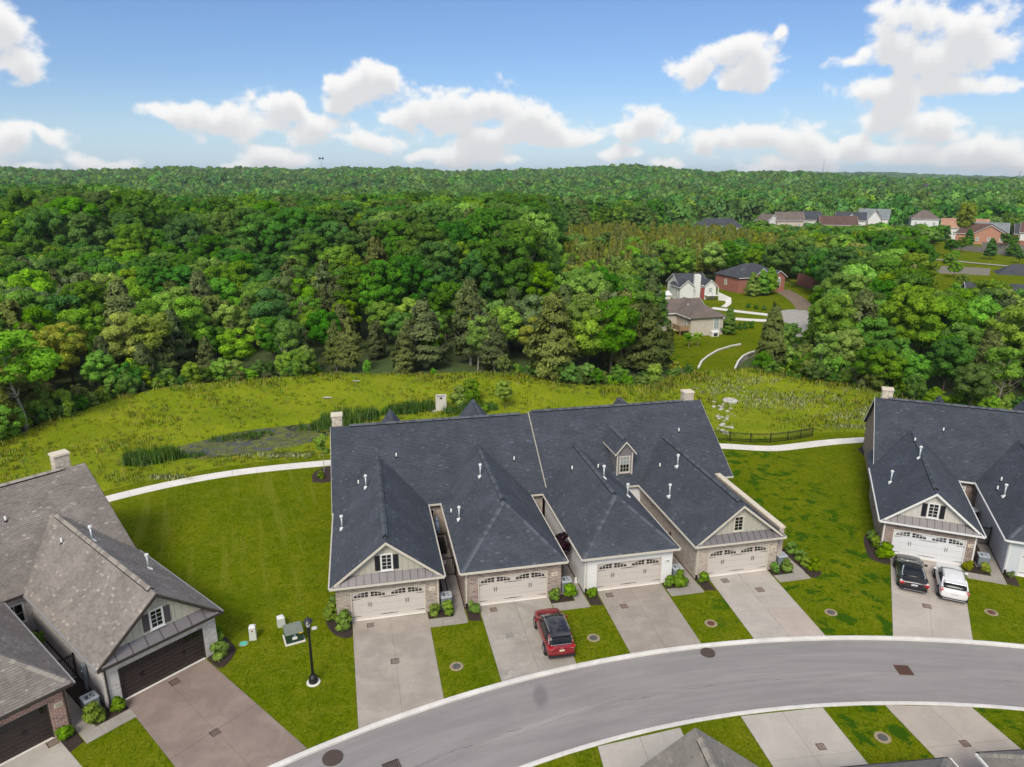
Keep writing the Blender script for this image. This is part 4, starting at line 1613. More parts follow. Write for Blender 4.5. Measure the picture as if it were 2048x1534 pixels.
uC = dict(base, s0=16.10, s1=22.72, kind='hip', wall=M_WBRICK, ds=17.0, num='158', zr=5.78, tend=14.3, pipes=[(19.85, 7.1), (21.6, 6.3)], stubs=[(18.25, 10.4), (20.35, 9.9)], frame=M_DOOR)
uD = dict(base, s0=24.58, s1=31.12, kind='gable', wall=M_BRICK_D, ds=25.55, num='160', zr=5.80, tend=14.3, wx=-0.12, wz=1.25, pipes=[(25.2, 6.3), (26.95, 8.8)], stubs=[(26.1, 10.4)], creamwin=True)
h2 = duplex('charcoal roofed duplex with a white garage, a grey dormer and a pale brick garage', FA[0], A12, [uC, uD],
            dict(s0=16.18, s1=33.1, te=10.35, ze=2.95, tr=17.5, zr=7.80, sh=M_SH_DARK, trim=M_CREAM, wall=M_BRICK_D,
                 stubs=[(29.7, 14.6)], rear=[(25.9, 20.4, 3.4)], chimneys=[(31.75, 32.65, 18.0, 18.8, 5.5, 8.5)], c0=0.3, c1=1.6))
# white courtyard wall of the middle unit
obj('court_wall', MB().box(22.75, 24.55, 10.60, 10.68, -0.1, 2.82), M_WBRICK, h2)
window_part(h2, 'window', 23.2, 1.5, 0.75, 1.3, 10.58, M_WHITE, 2, 2)
window_part(h1, 'window', 6.25, 1.5, 0.75, 1.4, 10.8, M_CREAM, 2, 4)
window_part(h1, 'window', 14.85, 1.5, 0.75, 1.4, 10.8, M_CREAM, 2, 4)
# side parapet of pale brick with a stone coping
obj('parapet_wall', MB().box(31.47, 31.85, 0.45, 10.55, -0.1, 3.12), M_BRICK_D, h2)
for i in range(10):
    obj('coping_stone', MB().box(31.42, 31.90, 0.40 + i * 1.015, 1.40 + i * 1.015, 3.12, 3.27), M_LIME, h2)

# dormer on the middle roof
dm = obj('dormer', MB().prism([(22.55, 11.3, 3.35), (23.92, 11.3, 3.35), (23.92, 11.3, 5.75), (23.235, 11.3, 6.55), (22.55, 11.3, 5.75)], (0, 3.6, 0)), M_GREYBOARD, h2)
dp = [[(22.28, 11.05, 5.66), (22.28, 15.6, 5.66), (23.235, 15.6, 6.78), (23.235, 11.05, 6.78)], [(24.19, 15.6, 5.66), (24.19, 11.05, 5.66), (23.235, 11.05, 6.78), (23.235, 15.6, 6.78)]]
dt = MB()
for pl in dp:
    P = [Vector(p) for p in pl]
    dt.prism([tuple(p) for p in (P if (P[1] - P[0]).cross(P[2] - P[0]).z > 0 else P[::-1])], (0, 0, -0.09), 0, .35)
    shingle_plane(dt, pl)
obj('dormer_roof', dt, M_SH_DARK, h2)
dr = [o for o in h2.children if o.name.startswith('dormer_roof')][0]
cap_line(dr, (23.235, 11.5, 6.78), (23.235, 15.0, 6.78), 1.17, M_SH_DARK)
tr_ = MB()
rake(tr_, (23.235, 11.02, 6.74), (22.26, 11.02, 5.60), 0.17, 0.03)
rake(tr_, (23.235, 11.02, 6.74), (24.21, 11.02, 5.60), 0.17, 0.03)
tr_.box(22.50, 22.62, 11.26, 11.298, 3.30, 5.62).box(23.85, 23.97, 11.26, 11.298, 3.30, 5.62).box(22.42, 24.02, 11.22, 11.30, 3.36, 3.47)
tr_.prism([(22.54, 11.25, 3.30), (22.54, 14.6, 5.58), (22.54, 14.3, 5.58), (22.54, 11.25, 3.50)], (-0.03, 0, 0))
tr_.box(22.24, 22.30, 11.05, 14.5, 5.52, 5.64)
obj('dormer_trim', tr_, M_CREAM, h2)
window_part(h2, 'dormer_window', 23.235, 4.55, 0.80, 1.35, 11.285, M_CREAM, 3, 4, lite_top=True)

wb = dict(base, trim=M_WHITE)
uE = dict(wb, s0=-0.80, s1=5.50, kind='gable', wall=M_BRICK_E, ds=-0.02, shutter=M_SHUT, num='158', wx=0.0, door=M_DOORW, board=M_BOARD_W, zr=5.80, tend=14.4, pipes=[(0.0, 5.4), (2.1, 7.4)], stubs=[(2.2, 11.3)], spout=True, spout_r=True)
uE2 = dict(wb, s0=7.48, s1=14.2, kind='hip', wall=plain('pale_blue_grey_brick', (0.62, 0.65, 0.70), .8, .05), ds=8.38, zr=5.9, tend=14.6, door=M_DOORW, pipes=[(8.2, 6.0)], stubs=[(8.5, 8.7), (8.05, 7.5)])
h3 = duplex('charcoal roofed duplex behind the black and white cars', FE[0], AE, [uE, uE2],
            dict(s0=-0.80, s1=16.2, te=10.45, ze=2.9, tr=17.5, zr=7.65, sh=M_SH_DARK, trim=M_WHITE, wall=M_BRICK_E,
                 stubs=[(4.9, 14.8)], rear=[(5.2, 21.0, 3.0), (12.6, 22.5, 3.4)], chimneys=[(-0.15, 0.75, 17.9, 18.7, 5.5, 8.5)], c0=1.2))
window_part(h3, 'window', 6.1, 1.5, 0.75, 1.4, 10.75, M_WHITE, 2, 4)

fb = dict(sh=M_SH_BROWN, trim=M_BRONZE, style='flat', door=M_DOORD, board=M_BOARD, zr=5.90, tend=15.2, light=.06, gut=plain('grey_gutter', (.30, .30, .30), .5, .1), rake=M_BRONZE)
uF = dict(fb, s0=-0.80, s1=5.68, kind='gable', wall=M_BRICK_F, ds=-0.04, shutter=M_SHUT2, num='', wx=-0.05, pipes=[(2.75, 9.4), (4.5, 5.7)], stubs=[(1.6, 11.5)])
uG = dict(fb, s0=-9.3, s1=-2.62, kind='hip', wall=M_BRICK_G, ds=-8.4, num='150', zr=5.9, tend=15.2, spout=False, spout_r=True)
h4 = duplex('brown shingled duplex with dark garage doors and a whitewashed brick gable', FF[0], AF, [uG, uF],
            dict(s0=-11.0, s1=5.88, te=10.95, ze=2.95, tr=18.3, zr=7.70, sh=M_SH_BROWN, trim=M_BRONZE, wall=M_BRICK_F, light=.05,
                 stubs=[(-0.2, 15.8)], chimneys=[(4.12, 5.12, 18.9, 19.75, 5.5, 8.65)], c1=1.4))
window_part(h4, 'window', -1.75, 1.6, 0.9, 1.25, 11.25, M_WHITE, 2, 2)

sb = dict(sh=M_SH_GREY, trim=M_BRONZE, style='flat', door=M_DOORD, board=M_BOARD, zr=5.85, tend=14.6, light=.05)
# duplex on the near side of the street, facing away from the camera
O5, A5 = (18.75, 25.75), R(186.3)
uS2 = dict(sb, s0=-0.95, s1=5.85, kind='hip', wall=M_BRICK_G, ds=0.0, gut=M_WHITE)
uS1 = dict(sb, s0=7.55, s1=14.35, kind='gable', wall=M_BRICK_F, ds=8.5, shutter=M_SHUT2)
duplex('grey shingled duplex whose roof tips show at the bottom edge', O5, A5, [uS2, uS1],
       dict(s0=-1.4, s1=14.8, te=10.5, ze=2.9, tr=17.4, zr=7.6, sh=M_SH_GREY, trim=M_BRONZE, wall=M_BRICK_G, c0=1, c1=1))
O6, A6 = (36.1, 27.2), R(184.0)
uS4 = dict(sb, s0=-0.95, s1=5.85, kind='gable', wall=M_BRICK_F, ds=0.0, shutter=M_SHUT2)
uS3 = dict(sb, s0=7.55, s1=14.35, kind='hip', wall=M_BRICK_G, ds=8.5, gut=M_WHITE)
duplex('grey shingled duplex at the bottom right corner, only its eave showing', O6, A6, [uS4, uS3],
       dict(s0=-1.4, s1=14.8, te=10.5, ze=2.9, tr=17.4, zr=7.6, sh=M_SH_GREY, trim=M_BRONZE, wall=M_BRICK_G, c0=1, c1=1))


# ------------------------------------------------------------------ vegetation meshes
L_DARK = leaf_mat('dark_green_leaves', (0.102, 0.245, 0.026))
L_MID = leaf_mat('mid_green_leaves', (0.172, 0.340, 0.030))
L_LITE = leaf_mat('light_green_leaves', (0.262, 0.455, 0.044))
L_YEL = leaf_mat('yellow_green_leaves', (0.330, 0.400, 0.040))
L_PALE = leaf_mat('pale_grey_green_leaves', (0.215, 0.300, 0.110))
L_CEDAR = leaf_mat('cedar_needles', (0.118, 0.160, 0.044), 0.03, 0.4, 0.2)
L_CEDAR2 = leaf_mat('olive_cedar_needles', (0.165, 0.205, 0.046), 0.03, 0.35, 0.2)
L_STAND = leaf_mat('young_cedar_needles', (0.250, 0.285, 0.040), 0.04, 0.4, 0.25)
L_FAR = leaf_mat('far_leaves', (0.108, 0.245, 0.036), 0.06, 0.6, 0.25)
L_PLUM = leaf_mat('purple_leaves', (0.022, 0.008, 0.014), 0.02, 0.3, 0.2)
L_SHRUB = leaf_mat('bright_shrub_leaves', (0.190, 0.320, 0.018), 0.03, 0.3, 0.3)
L_BLADE = leaf_mat('meadow_blades', (0.40, 0.47, 0.026), 0.05, 0.5, 0.35, (0.36, 0.32, 0.10))
L_REED = leaf_mat('reed_blades', (0.130, 0.265, 0.045), 0.03, 0.35, 0.3)
L_FLOWER = leaf_mat('clover_flowers', (0.44, 0.50, 0.26), 0.02, 0.3, 0.3)
L_WHITE = leaf_mat('white_blossom', (0.42, 0.48, 0.26), 0.02, 0.3, 0.3)
M_BARK = plain('tree_bark', (0.105, 0.082, 0.062), 0.95, 0.35, 4, bmp=0.6)
M_BARKG = plain('grey_dead_wood', (0.30, 0.275, 0.245), 0.9, 0.25, 4, bmp=0.5)


def leafy_mesh(name, pos, nrm, size, tint, mats, aspect=1.0, up_bias=0.0, seed=0, soft=None):
    """One small folded leaf-spray per point; shading normals follow the clump the leaf grows on."""
    r = np.random.default_rng(seed)
    n = len(pos)
    nrm = nrm / np.maximum(np.linalg.norm(nrm, axis=1, keepdims=True), 1e-6)
    jit = r.normal(0, 0.55, (n, 3))
    fn = nrm + jit
    fn /= np.linalg.norm(fn, axis=1, keepdims=True)
    ref = r.normal(0, 1, (n, 3))
    ref[:, 2] += up_bias
    a = np.cross(fn, ref)
    a /= np.maximum(np.linalg.norm(a, axis=1, keepdims=True), 1e-6)
    b = np.cross(fn, a)
    s = size[:, None]
    v0 = pos - b * s * 0.6 * aspect
    v1 = pos + a * s * 0.42 - fn * s * 0.10
    v2 = pos + b * s * 0.7 * aspect
    v3 = pos - a * s * 0.42 - fn * s * 0.10
    V = np.stack([v0, v1, v2, v3], 1).reshape(-1, 3)
    i = np.arange(n) * 4
    F = np.stack([i, i + 1, i + 2, i + 3], 1)
    me = bpy.data.meshes.new(name)
    me.vertices.add(len(V))
    me.vertices.foreach_set('co', V.astype(np.float32).ravel())
    me.loops.add(4 * n)
    me.loops.foreach_set('vertex_index', F.astype(np.int32).ravel())
    me.polygons.add(n)
    me.polygons.foreach_set('loop_start', (np.arange(n) * 4).astype(np.int32))
    me.polygons.foreach_set('loop_total', np.full(n, 4, np.int32))
    me.polygons.foreach_set('use_smooth', np.ones(n, bool))
    me.update(calc_edges=True)
    for m in as_list(mats):
        me.materials.append(m)
    at = me.attributes.new('tint', 'FLOAT', 'FACE')
    at.data.foreach_set('value', tint.astype(np.float32))
    sn = (soft if soft is not None else nrm) * 0.8 + fn * 0.75
    sn /= np.maximum(np.linalg.norm(sn, axis=1, keepdims=True), 1e-6)
    # geometric normal must lie on the same side
    pn = np.empty(n * 3)
    me.polygons.foreach_get('normal', pn)
    pn = pn.reshape(-1, 3)
    flip = (pn * sn).sum(1) < 0
    if flip.any():
        F[flip] = F[flip][:, ::-1]
        me.loops.foreach_set('vertex_index', F.astype(np.int32).ravel())
        me.update(calc_edges=True)
    me.normals_split_custom_set(np.repeat(sn, 4, axis=0).tolist())
    return me


def lobed_crown(name, H, Rr, zc, nl, n, leaf, seed, mats, lobe=(0.26, 0.42), flat=1.0, gaps=0.0):
    """A broadleaf crown: many leaf clumps on lobes spread through an uneven ellipsoid."""
    r = np.random.default_rng(seed)
    C, Q = [], []
    for k in range(nl):
        th = r.random() * 2 * np.pi + k * 2.4
        u = r.random() ** 0.55
        zz = r.uniform(-0.85, 0.95)
        rad = math.sqrt(max(0.05, 1 - zz * zz * 0.9)) * u * 0.80
        C.append((math.cos(th) * rad * Rr * r.uniform(.85, 1.15), math.sin(th) * rad * Rr * r.uniform(.85, 1.15), zc + zz * H * 0.5 * 0.80))
        Q.append(Rr * r.uniform(*lobe) * (1.0 - 0.25 * max(0, zz)))
    C, Q = np.array(C), np.array(Q)
    w = Q ** 2 / (Q ** 2).sum()
    m = int(n * 2.1)
    k = r.choice(nl, m, p=w)
    d = r.normal(0, 1, (m, 3))
    d /= np.linalg.norm(d, axis=1, keepdims=True)
    low = d[:, 2] < -0.25
    d[low & (r.random(m) < 0.7), 2] *= -1
    sh = r.uniform(0.62, 1.12, m)
    P = C[k] + d * (Q[k] * sh)[:, None] * np.array([1, 1, 0.82 * flat])
    dist = np.linalg.norm((P[:, None, :] - C[None]) / np.array([1, 1, 0.82 * flat]), axis=2) / Q[None]
    dist[np.arange(m), k] = 9
    keep = (dist.min(1) > 0.80)
    P, d, k = P[keep][:n], d[keep][:n], k[keep][:n]
    n = len(P)
    size = leaf * r.uniform(0.6, 1.35, n)
    lt = r.uniform(0.25, 0.75, nl)
    tint = np.clip(lt[k] + r.normal(0, 0.17, n), 0, 1)
    cen = np.array([0, 0, zc])
    soft = d * 0.8 + (P - cen) / np.array([Rr, Rr, H * .5]) * 0.55 + np.array([0, 0, 0.12])
    return leafy_mesh(name, P, d, size, tint, mats, 1.0, 0, seed + 1, soft)


def cedar_crown(name, H, Rr, n, leaf, seed, mats, z0=0.08):
    """A cedar: ragged cone of upswept sprays in drooping tiers."""
    r = np.random.default_rng(seed)
    tiers = 34
    zt = np.sort(r.uniform(z0, 0.97, tiers * 3))
    P, D, Tn = [], [], []
    for z in zt:
        prof = (1 - z) ** 0.72 * (0.55 + 0.45 * min(1, (z - z0 + 0.05) / 0.22))
        th = r.random() * 2 * np.pi
        L = Rr * prof * r.uniform(0.65, 1.18) + 0.12 * Rr
        q = max(6, int(n / len(zt) * (0.5 + prof)))
        t = r.uniform(0.15, 1.0, q) ** 0.7
        spread = 0.30 * (1 - 0.45 * t)
        ang = th + r.normal(0, 1, q) * spread
        rad = L * t
        x, y = np.cos(ang) * rad, np.sin(ang) * rad
        zz = z * H + rad * 0.22 + r.normal(0, 0.035, q) * H * 0.5 - t * t * 0.02 * H
        P.append(np.c_[x, y, zz])
        D.append(np.c_[np.cos(ang) * 0.75, np.sin(ang) * 0.75, np.full(q, 0.62)])
        Tn.append(np.clip(r.uniform(0.25, 0.7) + r.normal(0, 0.14, q), 0, 1))
    P, D, Tn = np.vstack(P), np.vstack(D), np.concatenate(Tn)
    size = leaf * r.uniform(0.6, 1.3, len(P))
    soft = D + np.c_[P[:, 0] / Rr, P[:, 1] / Rr, np.zeros(len(P))] * 0.5
    return leafy_mesh(name, P, D, size, Tn, mats, 1.5, 2.0, seed + 1, soft)


def trunk_mesh(name, H, r0, seed, mat, limbs=7, lean=0.05, spread=0.3, zfork=0.35, twigs=0):
    r = random.Random(seed)
    mb = MB()
    pts = [Vector((0, 0, -0.4))]
    x = y = 0
    n = 6
    for i in range(1, n + 1):
        x += r.uniform(-lean, lean) * H / n * 2
        y += r.uniform(-lean, lean) * H / n * 2
        pts.append(Vector((x, y, H * i / n)))
    rad = lambda f: r0 * (1 - 0.85 * f)
    for i in range(n):
        mb.tube(pts[i], pts[i + 1], rad(i / n) * (1.25 if i == 0 else 1), rad((i + 1) / n), 7, caps=False)
    for k in range(limbs):
        f = r.uniform(zfork, 0.92)
        j = min(n - 1, int(f * n))
        p = pts[j].lerp(pts[j + 1], f * n - j)
        a = k * 2.4 + r.random()
        L = H * spread * r.uniform(0.6, 1.15) * (1.15 - f * 0.6)
        q = p + Vector((math.cos(a) * L * 0.6, math.sin(a) * L * 0.6, L * 0.42))
        e = q + Vector((math.cos(a) * L * 0.45, math.sin(a) * L * 0.45, L * 0.5))
        rr = rad(f) * 0.62
        mb.tube(p, q, rr, rr * 0.65, 5, caps=False)
        mb.tube(q, e, rr * 0.65, rr * 0.2, 5, caps=False)
        for w in range(twigs):
            s = p.lerp(q, r.uniform(.3, 1)) if w % 2 else q.lerp(e, r.uniform(.1, .9))
            aa = a + r.uniform(-1.4, 1.4)
            l2 = L * r.uniform(.25, .6)
            m = s + Vector((math.cos(aa) * l2 * .6, math.sin(aa) * l2 * .6, l2 * r.uniform(.2, .8)))
            mb.tube(s, m, rr * 0.34, rr * 0.10, 4, caps=False)
            for _ in range(3):
                s2 = s.lerp(m, r.uniform(.3, 1))
                a3 = aa + r.uniform(-1.3, 1.3)
                mb.tube(s2, s2 + Vector((math.cos(a3), math.sin(a3), r.uniform(.2, 1.1))) * l2 * r.uniform(.3, .55), rr * 0.14, rr * 0.05, 3, caps=False)
    return mb.mesh(name, [mat], True)


# broadleaf: medium (nominal 10 m) and large (nominal 20 m); cedars nominal 9 m
BM = [(lobed_crown('crown', 7.2, 3.5, 6.2, 52, 11000, 0.27, 100 + i, L_MID, (0.14, 0.30)), trunk_mesh('trunk', 8.2, 0.17, 300 + i, M_BARK)) for i in range(5)]
BL = [(lobed_crown('crown', 14.5, 6.6, 12.2, 130, 27000, 0.38, 150 + i, L_DARK, (0.095, 0.21)), trunk_mesh('trunk', 17, 0.36, 350 + i, M_BARK, 10)) for i in range(4)]
BU = [(lobed_crown('crown', 5.2, 2.6, 6.6, 26, 4200, 0.27, 180 + i, L_LITE, (0.18, 0.34)), trunk_mesh('trunk', 7.6, 0.15, 380 + i, M_BARKG, 9, 0.09, 0.32, 0.3)) for i in range(3)]
CE = [(cedar_crown('crown', 9.0, 2.35, 11000, 0.23, 200 + i, L_CEDAR, 0.06 + 0.05 * (i % 3)), trunk_mesh('trunk', 8.4, 0.14, 400 + i, M_BARKG, 10, 0.03, 0.2, 0.12)) for i in range(5)]


def plant_tree(name, var, mat, x, y, sx, sz, rot, label, group=None, z=None, trunk_mat=None):
    crown, trunk = var
    t = thing(name, label, 'tree', (x, y, float(T(x, y)) - 0.1 if z is None else z), rot, group)
    c = obj('crown', crown, parent=t)
    c.scale = (sx, sx, sz)
    if mat:
        c.material_slots[0].link = 'OBJECT'
        c.material_slots[0].material = mat
    k = obj('trunk', trunk, parent=t)
    k.scale = (sx, sx, sz)
    if trunk_mat:
        k.material_slots[0].link = 'OBJECT'
        k.material_slots[0].material = trunk_mat
    return t


# ------------------------------------------------------------------ scattered stuff by geometry nodes
def scatter(name, P, rot, scl, idx, meshes, label=None, cat=None):
    """One object whose points carry copies of the given meshes."""
    src = bpy.data.collections.new(name + '_kinds')
    for i, me in enumerate(meshes):
        so = bpy.data.objects.new('%s_kind_%02d' % (name, i), me)
        src.objects.link(so)
    n = len(P)
    me = bpy.data.meshes.new(name)
    me.vertices.add(n)
    me.vertices.foreach_set('co', np.asarray(P, np.float32).ravel())
    for nm, typ, arr in (('rotz', 'FLOAT', rot), ('kind_index', 'INT', idx)):
        a = me.attributes.new(nm, typ, 'POINT')
        a.data.foreach_set('value', np.asarray(arr, np.int32 if typ == 'INT' else np.float32))
    a = me.attributes.new('scl', 'FLOAT_VECTOR', 'POINT')
    a.data.foreach_set('vector', np.asarray(scl, np.float32).ravel())
    o = bpy.data.objects.new(name, me)
    COL.objects.link(o)
    tag(o, label, cat, kind='stuff')
    ng = bpy.data.node_groups.new(name + '_scatter', 'GeometryNodeTree')
    ng.interface.new_socket('Geometry', in_out='INPUT', socket_type='NodeSocketGeometry')
    ng.interface.new_socket('Geometry', in_out='OUTPUT', socket_type='NodeSocketGeometry')
    g = NT(ng)
    gi, go = g.n('NodeGroupInput'), g.n('NodeGroupOutput')
    ci = g.n('GeometryNodeCollectionInfo')
    ci.inputs['Collection'].default_value = src
    ci.inputs['Separate Children'].default_value = True
    ci.inputs['Reset Children'].default_value = True
    ip = g.n('GeometryNodeInstanceOnPoints')
    m2p = g.n('GeometryNodeMeshToPoints')
    g.l(gi.outputs[0], m2p.inputs['Mesh'])
    g.l(m2p.outputs[0], ip.inputs['Points'])
    g.l(ci.outputs[0], ip.inputs['Instance'])
    ip.inputs['Pick Instance'].default_value = True

    def attr(nm, typ):
        nd = g.n('GeometryNodeInputNamedAttribute', data_type=typ)
        nd.inputs['Name'].default_value = nm
        return nd.outputs[0]
    g.l(attr('kind_index', 'INT'), ip.inputs['Instance Index'])
    cx = g.n('ShaderNodeCombineXYZ')
    g.l(attr('rotz', 'FLOAT'), cx.inputs[2])
    er = g.n('FunctionNodeEulerToRotation')
    g.l(cx.outputs[0], er.inputs[0])
    g.l(er.outputs[0], ip.inputs['Rotation'])
    g.l(attr('scl', 'FLOAT_VECTOR'), ip.inputs['Scale'])
    g.l(ip.outputs[0], go.inputs[0])
    md = o.modifiers.new('scatter', 'NODES')
    md.node_group = ng
    return o


def in_poly(x, y, poly):
    x, y = np.asarray(x), np.asarray(y)
    c = np.zeros(x.shape, bool)
    n = len(poly)
    for i in range(n):
        (xa, ya), (xb, yb) = poly[i], poly[(i + 1) % n]
        hit = ((ya > y) != (yb > y)) & (x < (xb - xa) * (y - ya) / (yb - ya + 1e-12) + xa)
        c ^= hit
    return c


# ------------------------------------------------------------------ the wood
EDGE = NL                                     # meadow side of the wood
OPEN = [(27.5, 103), (36, 104), (44, 113), (47, 122), (58, 128), (66, 140), (73, 158), (76, 176), (74, 196), (50, 196), (44, 188), (30, 176), (27, 160), (30, 146), (27, 136), (29, 122)]
OPEN2 = [(92, 150), (126, 150), (330, 400), (240, 400), (205, 345), (176, 296), (140, 262), (114, 205)]
CEDAR_STAND = [(16, 186), (30, 196), (62, 214), (92, 240), (92, 300), (40, 318), (18, 300), (12, 240)]


def jitter_grid(x0, x1, y0, y1, step, seed):
    r = np.random.default_rng(seed)
    X, Y = np.meshgrid(np.arange(x0, x1, step), np.arange(y0, y1, step))
    X = X + r.uniform(-.42, .42, X.shape) * step
    Y = Y + r.uniform(-.42, .42, Y.shape) * step
    return X.ravel(), Y.ravel()


X, Y = jitter_grid(-330, 330, 40, 385, 5.4, 21)
fov = np.abs(X) < Y * 0.83 + 16
north = Y > np.interp(X, EDGE[:, 0], EDGE[:, 1]) + 1.5
low_ok = ~((X / Y > 0.205) & (X / Y < 0.30) & (Y < 128) & (X < 37))
ok = low_ok & fov & north & ~in_poly(X, Y, OPEN) & ~in_poly(X, Y, OPEN2)
ok &= np.hypot(X, Y) < 372
for (hx_, hy_, hr_) in ((100, 352, 13), (93, 134, 8), (152, 214, 9), (84, 186, 8), (213, 320, 14), (226, 346, 12), (163, 362, 12)):
    ok &= np.hypot(X - hx_, Y - hy_) > hr_
X, Y = X[ok], Y[ok]
r = np.random.default_rng(31)
big = np.sin(X * 0.045 + 1.0) * np.sin(Y * 0.05 + 0.4) + 0.5 * np.sin(X * 0.11 + Y * 0.07)
depth = Y - np.interp(X, EDGE[:, 0], EDGE[:, 1])
tx = X / Y
stand = in_poly(X, Y, CEDAR_STAND)
# how tall the wood stands, and how much of it is cedar
Hh = np.where(depth < 18, 7.8, np.where(depth < 40, 9.6, 12.0))
mature_l = sstep(Y, 152, 172) * (1 - sstep(tx, -0.05, 0.05))
mound = sstep(Y, 118, 132) * sstep(tx, -0.26, -0.20) * (1 - sstep(tx, 0.05, 0.08))
right = sstep(tx, 0.40, 0.48) * sstep(depth, 10, 26)
Hh = Hh + (19.5 - Hh) * np.maximum(mature_l * 0.92, mound * 0.95)
Hh = np.where(tx < -0.50, Hh + 3.5 * sstep(Y, 160, 185), Hh)
Hh = np.where((tx > 0.06) & (tx < 0.42), np.where(Y > 200, np.where(Y > 310, 15.5, 8.5), 11.0), Hh)
Hh = Hh + (13.0 - Hh) * right
pc = np.where(depth < 16, 0.46, np.where(depth < 46, 0.34, 0.10))
pc = np.where(tx > 0.22, pc * 0.55, pc)
pc = np.where((mature_l > 0.5) | (mound > 0.5), 0.02, pc)
pc = np.where(stand, 0.86, pc)
u = r.random(len(X))
is_c = u < pc
hgt = Hh * r.uniform(0.78, 1.2, len(X)) * np.where(is_c, 0.95, 1.0)
hgt = np.where(stand, r.uniform(6.0, 10.5, len(X)), hgt)
# roofs beyond stay in view over lower growth
cap = np.where((tx > 0.20) & (tx < 0.60) & (Y > 185), 28.2 - 0.0640 * Y, 99.0)
cap = np.where((tx > 0.57) & (Y < 200), 28.0 - 0.1440 * Y, cap)
cap = np.where((tx > 0.33) & (tx < 0.445) & (Y < 130), 5.0, cap)
cap = np.where((tx > 0.05) & (tx < 0.21) & (Y > 135) & (Y < 195), 9.0, cap)
hgt = np.minimum(hgt, np.maximum(cap, 3.0) * r.uniform(0.8, 1.0, len(X)))
# large crowns stand further apart
thin = (hgt > 14) & ~is_c & (r.random(len(X)) < 0.42)
keep = ~thin
X, Y, hgt, is_c, depth, tx, big, stand, mound = [a[keep] for a in (X, Y, hgt, is_c, depth, tx, big, stand, mound)]
dist = np.hypot(X, Y)
score = hgt / dist * (1 + 0.9 * np.exp(-depth / 14)) * np.where(np.abs(tx) < 0.73, 1.0, 0.01)       # roughly how large each shows
order = np.argsort(-score)
NB, NCED = 290, 190
ib = [i for i in order if not is_c[i]][:NB]
ic = [i for i in order if is_c[i] and not stand[i]][:NCED]
chosen = np.zeros(len(X), bool)
chosen[ib] = True
chosen[ic] = True


SIDES = [(-0.67, 'at the left frame edge'), (-0.61, 'near the left frame edge'), (-0.54, 'above the brown roof'), (-0.46, 'above the brown roof chimney'), (-0.38, 'above the left footpath'), (-0.30, 'above the pond'), (-0.22, 'above the reeds'),
         (-0.15, 'above the middle left chimney'), (-0.08, 'above the concrete outlet box'), (-0.02, 'above the young meadow tree'), (0.04, 'behind the seam of the middle roofs'), (0.10, 'above the dormer'), (0.16, 'above the parapet garage'),
         (0.22, 'left of the beige brick house'), (0.30, 'behind the white house'), (0.38, 'behind the red brick house'), (0.46, 'right of the turning circle'), (0.54, 'above the right-hand chimney'), (0.62, 'above the right-hand roof'), (9, 'at the right frame edge')]
RANKS = [(5, 'first rank'), (10, 'second rank'), (16, 'third rank'), (23, 'fourth rank'), (31, 'fifth rank'), (40, 'sixth rank'), (50, 'seventh rank'), (62, 'eighth rank'), (76, 'ninth rank'), (92, 'tenth rank'), (110, 'eleventh rank'), (130, 'twelfth rank'), (999, 'last rank')]


def where_words(x, y, d):
    side = [w for lim, w in SIDES if x / y < lim][0]
    row = [w for lim, w in RANKS if d < lim][0]
    return row, side


for i in ib:
    h = hgt[i]
    q = r.random()
    row, side = where_words(X[i], Y[i], depth[i])
    if h > 13.5:
        mat, word = (L_DARK, 'tall dark green') if q < 0.66 else ((L_MID, 'tall mid green') if q < 0.93 else (L_LITE, 'tall light green'))
        v = BL[int(r.integers(len(BL)))]
        s = h / 19.5
        plant_tree('broadleaf_tree', v, mat, X[i], Y[i], s * r.uniform(.9, 1.1), s, r.random() * 6.28, '%s tree, %s of the wood %s' % (word, row, side), 'broadleaf trees of the near wood')
    else:
        if tx[i] > 0.24:
            mat, word = (L_DARK, 'dark green') if q < 0.30 else ((L_MID, 'mid green') if q < 0.80 else (L_LITE, 'light green'))
        else:
            mat, word = (L_DARK, 'dark green') if q < 0.16 else ((L_MID, 'mid green') if q < 0.50 else ((L_LITE, 'light green') if q < 0.84 else ((L_YEL, 'yellow green') if q < 0.94 else (L_PALE, 'pale green'))))
        if depth[i] < 10 and r.random() < 0.30:
            v, s = BU[int(r.integers(len(BU)))], h / 9.4
            word = 'open crowned ' + word
        else:
            v, s = BM[int(r.integers(len(BM)))], h / 9.9
        plant_tree('broadleaf_tree', v, mat, X[i], Y[i], s * r.uniform(.88, 1.15), s, r.random() * 6.28, '%s tree, %s of the wood %s' % (word, row, side), 'broadleaf trees of the near wood')
for i in ic:
    h = hgt[i]
    row, side = where_words(X[i], Y[i], depth[i])
    word, mat = ('brownish', L_CEDAR) if r.random() < 0.62 else ('olive', L_CEDAR2)
    s = h / 9.0
    plant_tree('cedar_tree', CE[int(r.integers(len(CE)))], mat, X[i], Y[i], s * r.uniform(.95, 1.35), s, r.random() * 6.28, '%s cedar, %s of the wood %s' % (word, row, side), 'cedars of the near wood')

# the remaining trees of the near wood read as one mass
rest = ~chosen


def recolour(me, mat):
    m = me.copy()
    m.materials.clear()
    m.materials.append(mat)
    return m


